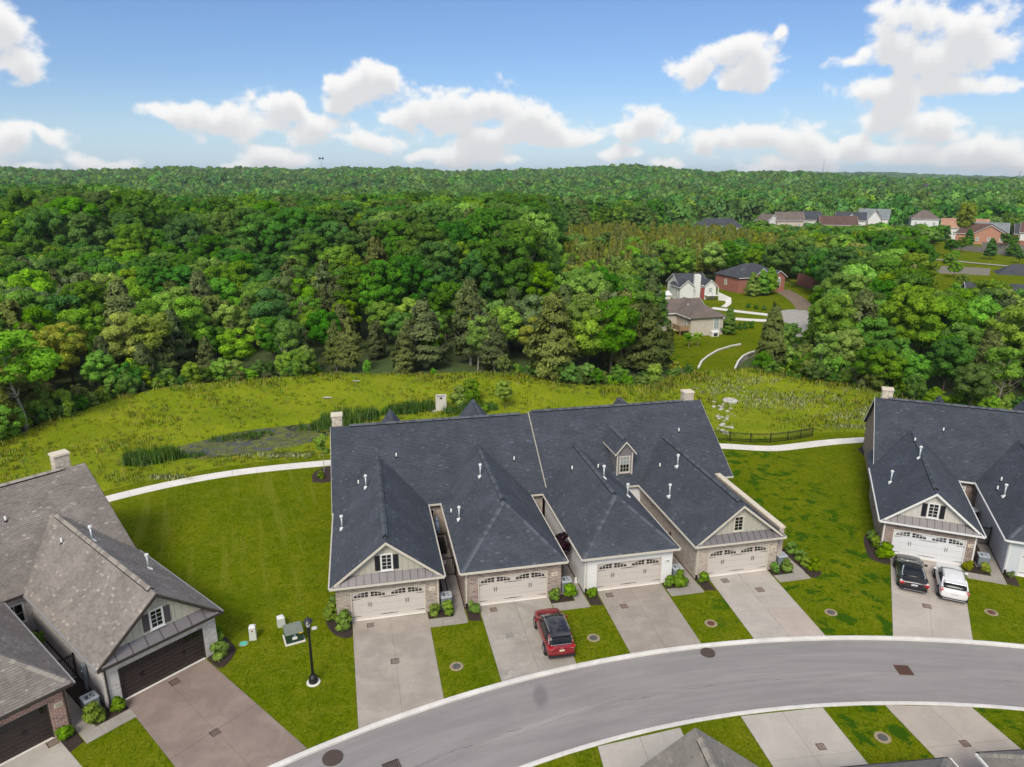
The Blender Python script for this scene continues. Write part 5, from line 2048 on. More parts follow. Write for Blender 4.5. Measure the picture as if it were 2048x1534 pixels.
kinds = [recolour(BM[0][0], L_MID), recolour(BM[1][0], L_DARK), recolour(BM[2][0], L_LITE), recolour(BM[3][0], L_YEL),
         recolour(BL[0][0], L_DARK), recolour(BL[1][0], L_MID), recolour(BL[2][0], L_DARK), recolour(CE[0][0], L_STAND), recolour(CE[1][0], L_CEDAR)]
ii = np.where(rest)[0]
kk, ss = [], []
for i in ii:
    if is_c[i]:
        kk.append(7 if (stand[i] or r.random() < .5) else 8)
        s = hgt[i] / 9.0
        ss.append((s * 1.0, s * 1.0, s))
    elif hgt[i] > 13.5:
        kk.append(int(r.choice([4, 5, 6])))
        s = hgt[i] / 19.5
        ss.append((s, s, s))
    else:
        kk.append(int(r.choice([0, 1, 2, 3], p=[.42, .3, .22, .06])))
        s = hgt[i] / 9.9
        ss.append((s * 1.1, s * 1.1, s))
PZ = T(X[ii], Y[ii])
scatter('wood', np.c_[X[ii], Y[ii], PZ], r.random(len(ii)) * 6.28, ss, kk, kinds, 'dense mixed wood filling the ground behind the nearest trees', 'wood')
# low saplings fill the cedar stand
cx_, cy_ = jitter_grid(5, 100, 180, 325, 2.6, 77)
m_ = in_poly(cx_, cy_, CEDAR_STAND)
cx_, cy_ = cx_[m_], cy_[m_]
m_ = r.random(len(cx_)) < 0.8
cx_, cy_ = cx_[m_], cy_[m_]
s_ = r.uniform(0.55, 1.12, len(cx_))
scatter('cedar_thicket', np.c_[cx_, cy_, T(cx_, cy_)], r.random(len(cx_)) * 6.28, np.c_[s_ * .62, s_ * .62, s_], r.integers(0, 2, len(cx_)), [recolour(CE[2][0], L_STAND), recolour(CE[3][0], L_STAND)], 'even olive thicket of young cedars beyond the wood', 'thicket')

# undergrowth along the meadow edge of the wood
NU = 520
t_ = r.random(NU)
ex = np.interp(t_, np.linspace(0, 1, len(EDGE)), EDGE[:, 0])
ey = np.interp(t_, np.linspace(0, 1, len(EDGE)), EDGE[:, 1])
off = 0.8 + 7.0 * r.random(NU) ** 1.3 + 1.2 * np.sin(ex * 0.7)
ex, ey = ex + r.normal(0, .8, NU), ey + off
m_ = ~in_poly(ex, ey, [(26.5, 92), (37, 92), (46, 118), (60, 132), (28, 132)])
ex, ey = np.r_[ex[m_], r.uniform(37, 62, 150)], np.r_[ey[m_], r.uniform(100, 118, 150)]
m_ = (ex > 36.5 + (ey - 104) * 0.55) | (ey < 100)
ex, ey = ex[m_], ey[m_]
us = 0.16 + 0.36 * r.random(len(ex)) ** 1.8
BUSHES = [recolour(lobed_crown('bush', 9.0, 4.0, 4.3, 34, 4200, 0.42, 500 + i, m, (0.16, 0.34)), m) for i, m in enumerate((L_DARK, L_MID, L_LITE, L_YEL, L_WHITE, L_CEDAR2))]
scatter('undergrowth', np.c_[ex, ey, T(ex, ey) - 0.3], r.random(len(ex)) * 6.28, np.c_[us * r.uniform(.7, 1.2, len(ex)), us * r.uniform(.7, 1.2, len(ex)), us * r.uniform(.7, 1.25, len(ex))], r.choice(6, len(ex), p=[.34, .34, .16, .05, .01, .10]), BUSHES, 'tangled green undergrowth along the meadow edge of the wood', 'undergrowth')

# ------------------------------------------------------------------ the far wooded hills
FARM = [lobed_crown('far_crown', 9, 5.4, 5.6, 13, 620, 1.35, 600 + i, L_FAR, (0.36, 0.55)) for i in range(5)]
fx, fy = [], []
for (ra, rb, st) in ((360, 620, 6.6), (620, 1000, 8.2), (1000, 1800, 10.0), (1800, 4600, 26.0)):
    gx_, gy_ = jitter_grid(-rb * 0.75, rb * 0.75, ra * 0.6, rb, st, int(ra))
    d_ = np.hypot(gx_, gy_)
    k_ = (d_ >= ra) & (d_ < rb) & (np.abs(gx_) < gy_ * 0.86 + 20)
    fx.append(gx_[k_])
    fy.append(gy_[k_])
fx, fy = np.concatenate(fx), np.concatenate(fy)
FAR_CLEAR = [(np.array((x, y)), rr) for x, y, rr in ((100, 352, 15), (135, 376, 14), (150, 374, 14), (163, 362, 14), (178, 376, 14), (191, 380, 14), (222, 392, 13), (232, 372, 16), (556, 985, 34), (545, 960, 26))]
kf = ~in_poly(fx, fy, OPEN2)
for c_, rr in FAR_CLEAR:
    kf &= np.hypot(fx - c_[0], fy - c_[1]) > rr
fx, fy = fx[kf], fy[kf]
dd = np.hypot(fx, fy)
fs = r.uniform(0.8, 1.6, len(fx)) * np.where(dd > 1800, 2.6, np.where(dd > 1000, 1.45, 1.15))
fh = fs * r.uniform(0.8, 1.15, len(fx)) * np.where(dd > 1800, 0.45, 1.0)
near_h = (fx / fy > 0.20) & (fx / fy < 0.66) & (fy < 395)
fh = np.where(near_h, fh * 0.42, fh)
fs = np.where(near_h, fs * 0.7, fs)
scatter('far_forest', np.c_[fx, fy, T(fx, fy) - 0.5], r.random(len(fx)) * 6.28, np.c_[fs, fs, fh], r.integers(0, 5, len(fx)), FARM, 'unbroken forest covering the far hills', 'forest')

# ------------------------------------------------------------------ meadow grass, reeds and clover
def blade_tuft(seed, n, h, w, spread, mat, bend=0.35, seedhead=False):
    r_ = np.random.default_rng(seed)
    mb = MB()
    for _ in range(n):
        a = r_.random() * 6.28
        x, y = r_.normal(0, spread, 2)
        hh = h * r_.uniform(.55, 1.15)
        ww = w * r_.uniform(.7, 1.3)
        dx, dy = math.cos(a) * hh * bend * r_.uniform(.2, 1), math.sin(a) * hh * bend * r_.uniform(.2, 1)
        px_, py_ = -math.sin(a) * ww, math.cos(a) * ww
        c = r_.uniform(.2, 1.0)
        m1 = (x + dx * .35, y + dy * .35, hh * .6)
        mb.face([(x - px_, y - py_, 0), (x + px_, y + py_, 0), (m1[0] + px_ * .8, m1[1] + py_ * .8, m1[2]), (m1[0] - px_ * .8, m1[1] - py_ * .8, m1[2])], 0, c)
        mb.face([(m1[0] - px_ * .8, m1[1] - py_ * .8, m1[2]), (m1[0] + px_ * .8, m1[1] + py_ * .8, m1[2]), (x + dx, y + dy, hh)], 0, c)
    me = mb.mesh('tuft', [mat])
    me.normals_split_custom_set([(0.0, 0.0, 1.0)] * len(me.loops))
    return me


nq = 15000
a_, b_ = r.random(nq), r.random(nq)
si = np.linspace(0, 1, len(SL))
mx = np.interp(a_, si, SL[:, 0]) * (1 - b_) + np.interp(a_, si, NL[:, 0]) * b_
my = np.interp(a_, si, SL[:, 1]) * (1 - b_) + np.interp(a_, si, NL[:, 1]) * b_
inp = in_poly(mx, my, [tuple(p) for p in PW])
vis = (np.abs(mx) < my * 0.80 + 4)
patch = np.sin(mx * 0.35 + 2 * np.sin(my * 0.21)) * np.sin(my * 0.4 + mx * 0.13)
k_ = ~inp & vis & (r.random(nq) < 0.55 + 0.45 * patch)
mx, my, patch = mx[k_], my[k_], patch[k_]
dpth = np.interp(mx, NL[:, 0], NL[:, 1]) - my
ms = r.uniform(0.55, 1.15, len(mx)) * np.where(dpth < 5, 1.45, 1.0) * (0.9 + 0.3 * patch)
front = (mx > 20) & (my < 78)
ms = np.where(front, ms * 0.6, ms)
TUF = [blade_tuft(700 + i, 16, 0.40, 0.024, 0.22, L_BLADE) for i in range(3)] + [blade_tuft(705, 16, 0.36, 0.03, 0.22, L_LITE), blade_tuft(706, 12, 0.48, 0.02, 0.18, leaf_mat('dry_stems', (0.46, 0.42, 0.10), .02, .3, .3))]
scatter('meadow_grass', np.c_[mx, my, T(mx, my)], r.random(len(mx)) * 6.28, np.c_[ms, ms, ms], r.choice(5, len(mx), p=[.3, .26, .2, .14, .10]), TUF, 'tall unmown meadow grass around the pond', 'grass')

RE = [blade_tuft(720 + i, 30, 1.7, 0.03, 0.30, L_REED, 0.22) for i in range(3)]
rp, rs = [], []
for (cx, cy, rx, ry, n, h) in ((-37.4, 68.4, 2.4, 1.4, 90, .8), (-31.0, 76.5, 3.6, 0.9, 90, .6), (-20.6, 80.6, 4.4, 1.6, 150, .8), (-12.5, 84.0, 3.6, 1.0, 110, .7), (-5.0, 84.3, 3.4, .9, 90, .6), (-34.5, 70.6, 1.6, .8, 30, .5)):
    for _ in range(n):
        a = r.random() * 6.28
        q = math.sqrt(r.random())
        rp.append((cx + rx * q * math.cos(a), cy + ry * q * math.sin(a) + 0.3 * (cx + rx * q * math.cos(a) - cx)))
        rs.append(h * r.uniform(.7, 1.2))
rp = np.array(rp)
rs = np.array(rs)
scatter('reeds', np.c_[rp, T(rp[:, 0], rp[:, 1])], r.random(len(rp)) * 6.28, np.c_[rs, rs, rs], r.integers(0, 3, len(rp)), RE, 'tall green reeds standing round the pond', 'reeds')

cp = []
for (cx, cy, rx, ry, n) in ((36, 88, 8, 3.0, 260), (44, 82.5, 6, 2.0, 170), (29, 92, 5, 2.2, 80), (47.5, 78.2, 5, .9, 120), (33, 95, 6, 2.5, 90), (40, 78.5, 4, .7, 60), (-24, 69.6, 4, .7, 120), (-34, 63.9, 2.2, .5, 50)):
    q = r.normal(0, .5, (n, 2)) * (rx, ry) + (cx, cy)
    cp.append(q)
cp = np.vstack(cp)
cs = r.uniform(.5, 1.2, len(cp))
CLV = [blade_tuft(740 + i, 9, 0.34, 0.035, 0.20, L_FLOWER, 0.5) for i in range(2)]
scatter('clover', np.c_[cp, T(cp[:, 0], cp[:, 1]) + .1], r.random(len(cp)) * 6.28, np.c_[cs, cs, cs], r.integers(0, 2, len(cp)), CLV, 'drifts of white flowering clover in the meadow', 'clover')



# ------------------------------------------------------------------ cars
def paint(name, col, coat=1.0, rough=0.35, metal=0.0):
    return plain(name, col, rough, 0.03, 3, metal, coat, spec=0.5)


P_RED = paint('red_car_paint', (0.235, 0.004, 0.010))
P_BLACK = paint('black_car_paint', (0.010, 0.010, 0.012))
P_WHITE = paint('white_car_paint', (0.80, 0.80, 0.80))
P_GLOSSBLK = paint('gloss_black_roof', (0.016, 0.017, 0.021))
M_CARGLASS = plain('tinted_car_glass', (0.014, 0.018, 0.022), 0.12, 0.05, spec=0.35)
M_TYRE = plain('tyre_rubber', (0.012, 0.012, 0.012), 0.85, 0.15)
M_RIM = plain('alloy_rim', (0.45, 0.46, 0.47), 0.3, 0.1, metal=0.8)
M_PLASTIC = plain('black_plastic_trim', (0.02, 0.02, 0.021), 0.6, 0.1)
M_CHROME = plain('chrome_trim', (0.72, 0.72, 0.72), 0.15, 0.03, metal=0.9)
M_TAIL = plain('red_lamp_lens', (0.42, 0.012, 0.016), 0.15, 0.1, spec=0.6, coat=0.8)
M_LAMPW = plain('clear_lamp_lens', (0.70, 0.70, 0.72), 0.15, 0.05, coat=0.8)
M_PLATE = plain('licence_plate', (0.62, 0.62, 0.66), 0.5, 0.3, 30)
M_PLATEC = plain('cream_licence_plate', (0.66, 0.60, 0.42), 0.5, 0.2, 30)


def car(label, loc, head, spec):
    """Car pointing along +y of its own frame (nose forward); built from lofted sections."""
    L, Wd, Hh = spec['L'], spec['W'], spec['H']
    t = thing('parked_car', label, 'car', (loc[0], loc[1], 0.024), head)
    body, roofm = spec['body'], spec.get('roofm', spec['body'])
    # ---- lower body: stations from tail (-L/2) to nose (L/2): (y, half width, deck height, floor)
    st = spec['stations']
    prof = lambda w, zt, zb: [(0.0, zb), (w * 0.80, zb), (w * 0.955, zb + 0.10), (w * 1.0, zb + (zt - zb) * 0.42), (w * 0.985, zb + (zt - zb) * 0.72),
                              (w * 0.935, zt - 0.05), (w * 0.82, zt + 0.005), (w * 0.45, zt + 0.035), (0.0, zt + 0.045)]
    bm = bmesh.new()
    rings = []
    for (y, w, zt, zb) in st:
        p = prof(w * Wd / 2, zt, zb)
        full = [(x, z) for x, z in p] + [(-x, z) for x, z in p[-2:0:-1]]
        rings.append([bm.verts.new((x, y * L, z)) for x, z in full])
    n = len(rings[0])
    for a, b in zip(rings[:-1], rings[1:]):
        for k in range(n):
            bm.faces.new((a[k], a[(k + 1) % n], b[(k + 1) % n], b[k]))
    bm.faces.new(rings[0][::-1])
    bm.faces.new(rings[-1])
    bmesh.ops.recalc_face_normals(bm, faces=bm.faces)
    me = bpy.data.meshes.new('body')
    bm.to_mesh(me)
    bm.free()
    me.materials.append(body)
    me.polygons.foreach_set('use_smooth', np.ones(len(me.polygons), bool))
    bo = obj('body', me, parent=t)
    sm = bo.modifiers.new('round', 'SUBSURF')
    sm.levels = sm.render_levels = 2
    # ---- cabin: cross sections from rear glass base to windscreen base
    cab = spec['cabin']                   # (y, half width at belt, half width at roof, z belt, z roof)
    bm = bmesh.new()
    rings = []
    for (y, wb, wr, zb, zr) in cab:
        wb, wr = wb * Wd / 2, wr * Wd / 2
        h = zr - zb
        pts = [(wb, zb), (wb + (wr - wb) * .5, zb + h * .55), (wr + 0.03, zb + h * .88), (wr * .86, zr - 0.01), (wr * .45, zr + 0.02), (0, zr + 0.03)]
        full = pts + [(-x, z) for x, z in pts[-2::-1]]
        rings.append([bm.verts.new((x, y * L, z)) for x, z in full])
    n = len(rings[0])
    nroof = spec.get('roof_from', 1), spec.get('roof_to', len(cab) - 2)
    for i, (a, b) in enumerate(zip(rings[:-1], rings[1:])):
        for k in range(n - 1):
            f = bm.faces.new((a[k], a[k + 1], b[k + 1], b[k]))
            top = 2 <= k <= n - 4
            f.material_index = 1 if (top and nroof[0] <= i < nroof[1]) else 0
            f.smooth = True
    bm.faces.new(rings[0])
    bm.faces.new(rings[-1][::-1])
    bmesh.ops.recalc_face_normals(bm, faces=bm.faces)
    me = bpy.data.meshes.new('cabin')
    bm.to_mesh(me)
    bm.free()
    me.materials.append(M_CARGLASS)
    me.materials.append(roofm)
    co = obj('cabin', me, parent=t)
    sm = co.modifiers.new('round', 'SUBSURF')
    sm.levels = sm.render_levels = 2
    # ---- pillars in body colour
    def side_pt(y, f):
        ys = [c[0] * L for c in cab]
        g = lambda j: np.interp(y, ys, [c[j] for c in cab])
        wb, wr, zb, zr = g(1) * Wd / 2, g(2) * Wd / 2, g(3), g(4)
        return Vector((wb + (wr - wb) * f + 0.004, y, zb + (zr - zb) * f * 0.93))
    for sd in (-1, 1):
        for (ya, yb, rr, mm) in spec['pillars']:
            mb = MB()
            prev = None
            for q in range(6):
                f = q / 5
                p = side_pt((ya + (yb - ya) * f) * L, f * 0.93)
                p.x *= sd
                if prev is not None:
                    mb.tube(prev, p, rr, rr, 6, caps=False)
                prev = p
            obj('pillar', mb, mm or body, t, smooth=True)
    # ---- wheels
    wr = spec['wheel']
    for (yy) in spec['axles']:
        for sd in (-1, 1):
            x = sd * (Wd / 2 - 0.10)
            w = obj('wheel', MB().lathe([(wr * .62, -.09), (wr * .96, -.10), (wr, -.05), (wr, .05), (wr * .96, .10), (wr * .62, .09)], 24), M_TYRE, t,
                    matrix=Matrix.Translation((x, yy * L, wr)) @ Matrix.Rotation(R(90) * sd, 4, 'Y'), smooth=False)
            rm = MB().lathe([(wr * .66, .02), (wr * .66, .085), (wr * .58, .095), (wr * .56, .05), (0.05, .045)], 20)
            for q in range(5):
                a = q * 2 * math.pi / 5
                rm.tube((0.03 * math.cos(a), .03 * math.sin(a), .07), (wr * .6 * math.cos(a), wr * .6 * math.sin(a), .085), 0.045, 0.035, 5)
            obj('rim', rm, M_RIM, w)
            ax = sd * (Wd / 2 - 0.055)
            obj('wheel_arch', MB().tube((ax - sd * .22, yy * L, wr + .02), (ax + sd * 0.052, yy * L, wr + .02), wr + .075, wr + .075, 24), M_PLASTIC, t)
    # wheels must show outside the arch liner
    for o in [c for c in t.children if c.name.startswith('wheel') and not c.name.startswith('wheel_arch')]:
        o.location.x *= 1.045
    for (nm, mat, boxes) in spec['bits']:
        mb = MB()
        for b in boxes:
            if len(b) == 6:
                mb.box(*b)
            else:
                mb.hexa(b)
        o = obj(nm, mb, mat, t)
        bv = o.modifiers.new('edge', 'BEVEL')
        bv.width = 0.012
        bv.segments = 2
    # mirrors
    for sd in (-1, 1):
        p = side_pt(spec['mirror'] * L, 0.02)
        mb = MB().box(-.10, .10, -.07, .07, -.06, .08).box(-.16 * (sd > 0) - 0.0, .16 * (sd < 0), -.02, .03, -.05, .0)
        o = obj('mirror', mb, spec.get('mirm', body), t, (sd * (p.x + 0.17), p.y, p.z + 0.05))
        bv = o.modifiers.new('edge', 'BEVEL')
        bv.width = 0.04
        bv.segments = 3
    return t


def tail_quad(y, x0, x1, z0, z1, d=0.03, slant=0.0):
    return [(x0, y - d, z0), (x1, y - d, z0), (x1, y + d, z0), (x0, y + d, z0), (x0, y - d + slant, z1), (x1, y - d + slant, z1), (x1, y + d + slant, z1), (x0, y + d + slant, z1)]


suv_st = [(-.500, .80, .78, .42), (-.488, .90, .92, .34), (-.45, .955, 1.00, .27), (-.36, 1.0, 1.03, .24), (-.15, 1.0, 1.03, .22), (.08, 1.0, 1.01, .22), (.22, .995, .99, .22), (.33, .985, .96, .24), (.42, .955, .90, .27), (.475, .88, .80, .32), (.497, .74, .68, .38)]
red = dict(L=4.45, W=1.84, H=1.66, body=P_RED, roofm=P_GLOSSBLK, stations=suv_st, wheel=0.345, axles=(-.305, .30), mirror=.155, mirm=P_RED,
           cabin=[(-.452, .80, .72, 1.00, 1.10), (-.405, .86, .70, 1.01, 1.44), (-.335, .90, .70, 1.01, 1.62), (-.1, .92, .72, 1.01, 1.66), (.02, .92, .71, 1.00, 1.63), (.065, .92, .72, 1.00, 1.55), (.295, .86, .80, .96, 1.00)],
           roof_from=1, roof_to=4,
           pillars=[(-.45, -.35, .055, None), (-.28, -.30, .03, M_PLASTIC), (.28, .05, .045, None), (-.02, -.03, .022, M_PLASTIC)],
           bits=[('rear_bumper', M_PLASTIC, [(-.84, .84, -2.255, -2.12, .30, .44)]), ('tail_lamp', M_TAIL, [tail_quad(-2.13, -.86, -.50, .86, .97, .06, .05)]), ('tail_lamp', M_TAIL, [tail_quad(-2.13, .50, .86, .86, .97, .06, .05)]),
                 ('lamp_trim', M_CHROME, [tail_quad(-2.17, -.80, -.52, .845, .868, .045, .0), tail_quad(-2.17, .52, .80, .845, .868, .045, .0)]),
                 ('licence_plate', M_PLATEC, [(-.16, .16, -2.235, -2.20, .68, .80)]), ('badge', M_CHROME, [(-.08, .08, -2.20, -2.15, .86, .90)]),
                 ('tail_trim', M_CHROME, [tail_quad(-2.02, -.66, .66, 1.02, 1.045, .03, .02), tail_quad(-1.9, -.73, -.69, 1.02, 1.36, .02, .12), tail_quad(-1.9, .69, .73, 1.02, 1.36, .02, .12)]),
                 ('roof_rail', M_CHROME, [(-.66, -.63, -1.55, .18, 1.675, 1.705)]), ('roof_rail', M_CHROME, [(.63, .66, -1.55, .18, 1.675, 1.705)]),
                 ('spoiler', P_GLOSSBLK, [tail_quad(-1.84, -.62, .62, 1.55, 1.60, .13, .02)]), ('wiper_cowl', M_PLASTIC, [tail_quad(1.30, -.70, .70, .965, 1.0, .09, -.02)]),
                 ('antenna', M_PLASTIC, [(-.025, .025, -1.45, -1.28, 1.67, 1.74)]), ('bumper_line', P_RED, [(-.78, .78, -2.25, -2.20, .50, .54)])])
car('red compact crossover with a black roof on the driveway', (2.64, 38.95), R(10.5), red)

wht = dict(red, L=4.42, W=1.80, body=P_WHITE, roofm=P_WHITE, mirm=P_WHITE, wheel=.35,
           cabin=[(-.455, .82, .74, 1.00, 1.09), (-.405, .86, .71, 1.00, 1.32), (-.325, .90, .70, 1.00, 1.47), (-.1, .92, .71, 1.00, 1.50), (.03, .92, .70, .98, 1.47), (.075, .92, .71, .97, 1.39), (.285, .86, .80, .93, .96)],
           pillars=[(-.45, -.27, .085, None), (.27, .06, .045, None), (-.04, -.05, .02, M_PLASTIC)],
           bits=[('rear_bumper', M_PLASTIC, [(-.82, .82, -2.235, -2.12, .28, .40)]), ('bumper_trim', M_CHROME, [(-.70, .70, -2.262, -2.20, .31, .355)]),
                 ('tail_lamp', M_TAIL, [tail_quad(-2.08, -.87, -.48, .80, .96, .08, .06)]), ('tail_lamp', M_TAIL, [tail_quad(-2.08, .48, .87, .80, .96, .08, .06)]),
                 ('lamp_stripe', M_LAMPW, [tail_quad(-2.165, -.80, -.55, .845, .875, .02, .0), tail_quad(-2.165, .55, .80, .845, .875, .02, .0)]),
                 ('licence_plate', M_PLATE, [(-.20, .20, -2.225, -2.19, .66, .78)]), ('badge', M_CHROME, [(-.05, .05, -2.19, -2.13, .83, .92)]),
                 ('roof_rail', M_GALV, [(-.635, -.61, -1.45, .20, 1.50, 1.53)]), ('roof_rail', M_GALV, [(.61, .635, -1.45, .20, 1.50, 1.53)]),
                 ('spoiler', P_WHITE, [tail_quad(-1.75, -.62, .62, 1.38, 1.42, .16, .03)]), ('wiper_cowl', M_PLASTIC, [tail_quad(1.26, -.68, .68, .93, .965, .07, -.02)])])
car('white hatchback crossover parked right of the black coupe', (31.42, 44.75), R(-25), wht)

cp_st = [(-.500, .78, .70, .40), (-.488, .90, .82, .32), (-.44, .965, .90, .24), (-.34, 1.0, .92, .20), (-.12, .985, .90, .18), (.10, .985, .89, .18), (.24, .99, .87, .18), (.34, .985, .83, .20), (.43, .95, .76, .22), (.478, .86, .66, .27), (.497, .70, .56, .32)]
blk = dict(L=4.60, W=1.88, H=1.31, body=P_BLACK, roofm=P_GLOSSBLK, stations=cp_st, wheel=.34, axles=(-.29, .285), mirror=.10, mirm=P_BLACK,
           cabin=[(-.36, .74, .66, .93, .985), (-.30, .80, .64, .91, 1.10), (-.22, .86, .62, .90, 1.24), (-.12, .90, .62, .89, 1.29), (-.02, .91, .62, .88, 1.27), (.03, .90, .64, .88, 1.19), (.17, .86, .78, .87, .91)],
           roof_from=9, roof_to=9,
           pillars=[(-.36, -.15, .05, M_GALV), (.165, .02, .04, M_GALV)],
           bits=[('rear_bumper', M_PLASTIC, [(-.84, .84, -2.335, -2.2, .26, .40)]), ('bumper_trim', M_CHROME, [(-.66, .66, -2.36, -2.30, .27, .30)]),
                 ('tail_lamp', M_TAIL, [tail_quad(-2.20, -.92, -.44, .64, .81, .09, .05)]), ('tail_lamp', M_TAIL, [tail_quad(-2.20, .44, .92, .64, .81, .09, .05)]),
                 ('lamp_stripe', M_LAMPW, [tail_quad(-2.13, -.90, -.74, .80, .84, .07, .05), tail_quad(-2.13, .74, .90, .80, .84, .07, .05)]),
                 ('licence_plate', M_PLATE, [(-.20, .20, -2.325, -2.28, .60, .72)]), ('badge', M_CHROME, [(-.05, .05, -2.27, -2.20, .80, .87)]),
                 ('hood_vent', M_CHROME, [(-.62, -.30, 1.02, 1.06, .885, .905), (.30, .62, 1.02, 1.06, .885, .905)]),
                 ('windscreen_trim', M_CHROME, [tail_quad(.86, -.72, .72, .905, .935, .03, -.01)])])
car('black low coupe parked nearest the lawn at the white garage', (29.30, 46.15), R(-22.5), blk)

# ------------------------------------------------------------------ air conditioning units
M_ACB = plain('grey_enamel', (0.20, 0.225, 0.25), 0.5, 0.08)
M_ACT = plain('pale_grey_enamel', (0.46, 0.50, 0.54), 0.45, 0.08)


def round_box(x, y, r, n=5):
    out = []
    for (cx, cy, a0) in ((x - r, y - r, 0), (-x + r, y - r, 90), (-x + r, -y + r, 180), (x - r, -y + r, 270)):
        for k in range(n):
            a = R(a0 + 90 * k / (n - 1))
            out.append((cx + r * math.cos(a), cy + r * math.sin(a)))
    return out


AC_ME = {}


def ac_unit(x, y, rot, label):
    t = thing('air_conditioner', label, 'air conditioner', (x, y, 0.03), rot, 'condensers beside the garages')
    if not AC_ME:
        P = round_box(.37, .37, .09)
        AC_ME['cabinet'] = MB().prism([(a, b, .03) for a, b in P][::-1], (0, 0, .80)).mesh('cabinet', [M_ACB])
        lou = MB()
        for k in range(15):
            Pq = round_box(.378, .378, .09)
            z = .10 + k * .045
            nP = len(Pq)
            for i in range(nP):
                j = (i + 1) % nP
                lou.face([(*Pq[i], z), (*Pq[j], z), (Pq[j][0] * .985, Pq[j][1] * .985, z + .022), (Pq[i][0] * .985, Pq[i][1] * .985, z + .022)])
        AC_ME['louvres'] = lou.mesh('louvres', [M_ACB])
        top = MB()
        Po = round_box(.39, .39, .10, 6)
        n = len(Po)
        ri = .29
        for i in range(n):
            j = (i + 1) % n
            ai, aj = math.atan2(Po[i][1], Po[i][0]), math.atan2(Po[j][1], Po[j][0])
            qi, qj = (ri * math.cos(ai), ri * math.sin(ai)), (ri * math.cos(aj), ri * math.sin(aj))
            top.face([(*Po[i], .835), (*Po[j], .835), (*Po[j], .90), (*Po[i], .90)])
            top.face([(*Po[i], .90), (*Po[j], .90), (*qj, .915), (*qi, .915)])
            top.face([(*qi, .915), (*qj, .915), (*qj, .84), (*qi, .84)])
        AC_ME['top'] = top.mesh('top', [M_ACT])
        fan = MB().lathe([(.285, .835), (.285, .838)], 20)
        fan2 = MB().lathe([(.07, .84), (.07, .90), (.03, .91)], 12)
        for k in range(5):
            a = k * 2 * math.pi / 5
            ca, sa = math.cos(a), math.sin(a)
            cb, sb_ = math.cos(a + .5), math.sin(a + .5)
            fan2.face([(.06 * ca, .06 * sa, .85), (.27 * ca, .27 * sa, .85), (.27 * cb, .27 * sb_, .89), (.06 * cb, .06 * sb_, .88)])
        for rr in (.11, .17, .23):
            for k in range(20):
                a, b = 2 * math.pi * k / 20, 2 * math.pi * (k + 1) / 20
                fan2.tube((rr * math.cos(a), rr * math.sin(a), .912), (rr * math.cos(b), rr * math.sin(b), .912), .005, n=3, caps=False)
        AC_ME['fan_well'] = fan.mesh('fan_well', [M_DARK])
        AC_ME['fan'] = fan2.mesh('fan', [M_ACT])
        AC_ME['pad'] = MB().box(-.45, .45, -.45, .45, -.03, .03).mesh('pad', [M_WALK])
    for k, me in AC_ME.items():
        obj(k, me, parent=t)


def fw(frame, s, t):
    (ox, oy), a = frame
    return ox + s * math.cos(a) - t * math.sin(a), oy + s * math.sin(a) + t * math.cos(a)


for (fr, s, t, lb) in [(FA, 6.33, 0.45, 'grey condenser right of the tan brick gable garage'), (FA, 14.90, 0.55, 'grey condenser right of the hipped reddish brick garage'),
                       (FA, 23.33, 0.45, 'grey condenser right of the white garage'), (FA, 31.80, 0.42, 'grey condenser right of the pale brick garage with stone coping'),
                       (FE, 6.28, 0.70, 'grey condenser right of the parked white car'), (FF, -1.45, 0.62, 'grey condenser left of the whitewashed brick garage')]:
    x, y = fw(fr, s, t)
    ac_unit(x, y, fr[1], lb)

# ------------------------------------------------------------------ shrubs
SHR = [lobed_crown('foliage', 0.95, 0.52, 0.46, 13, 1300, 0.115, 800 + i, L_SHRUB, (0.36, 0.55)) for i in range(4)]
SHS = [trunk_mesh('stems', 0.55, 0.022, 820 + i, M_BARK, 6, .1, .5, .15) for i in range(2)]


def shrub(x, y, s, label, mat=None, sz=None, group='garden shrubs along the house fronts', z=0.03):
    t = thing('shrub', label, 'shrub', (x, y, z), random.random() * 6.28, group)
    f = obj('foliage', SHR[random.randrange(4)], parent=t)
    f.scale = (s, s, sz or s)
    if mat:
        f.material_slots[0].link = 'OBJECT'
        f.material_slots[0].material = mat
    k = obj('stems', SHS[random.randrange(2)], parent=t)
    k.scale = (s, s, s)


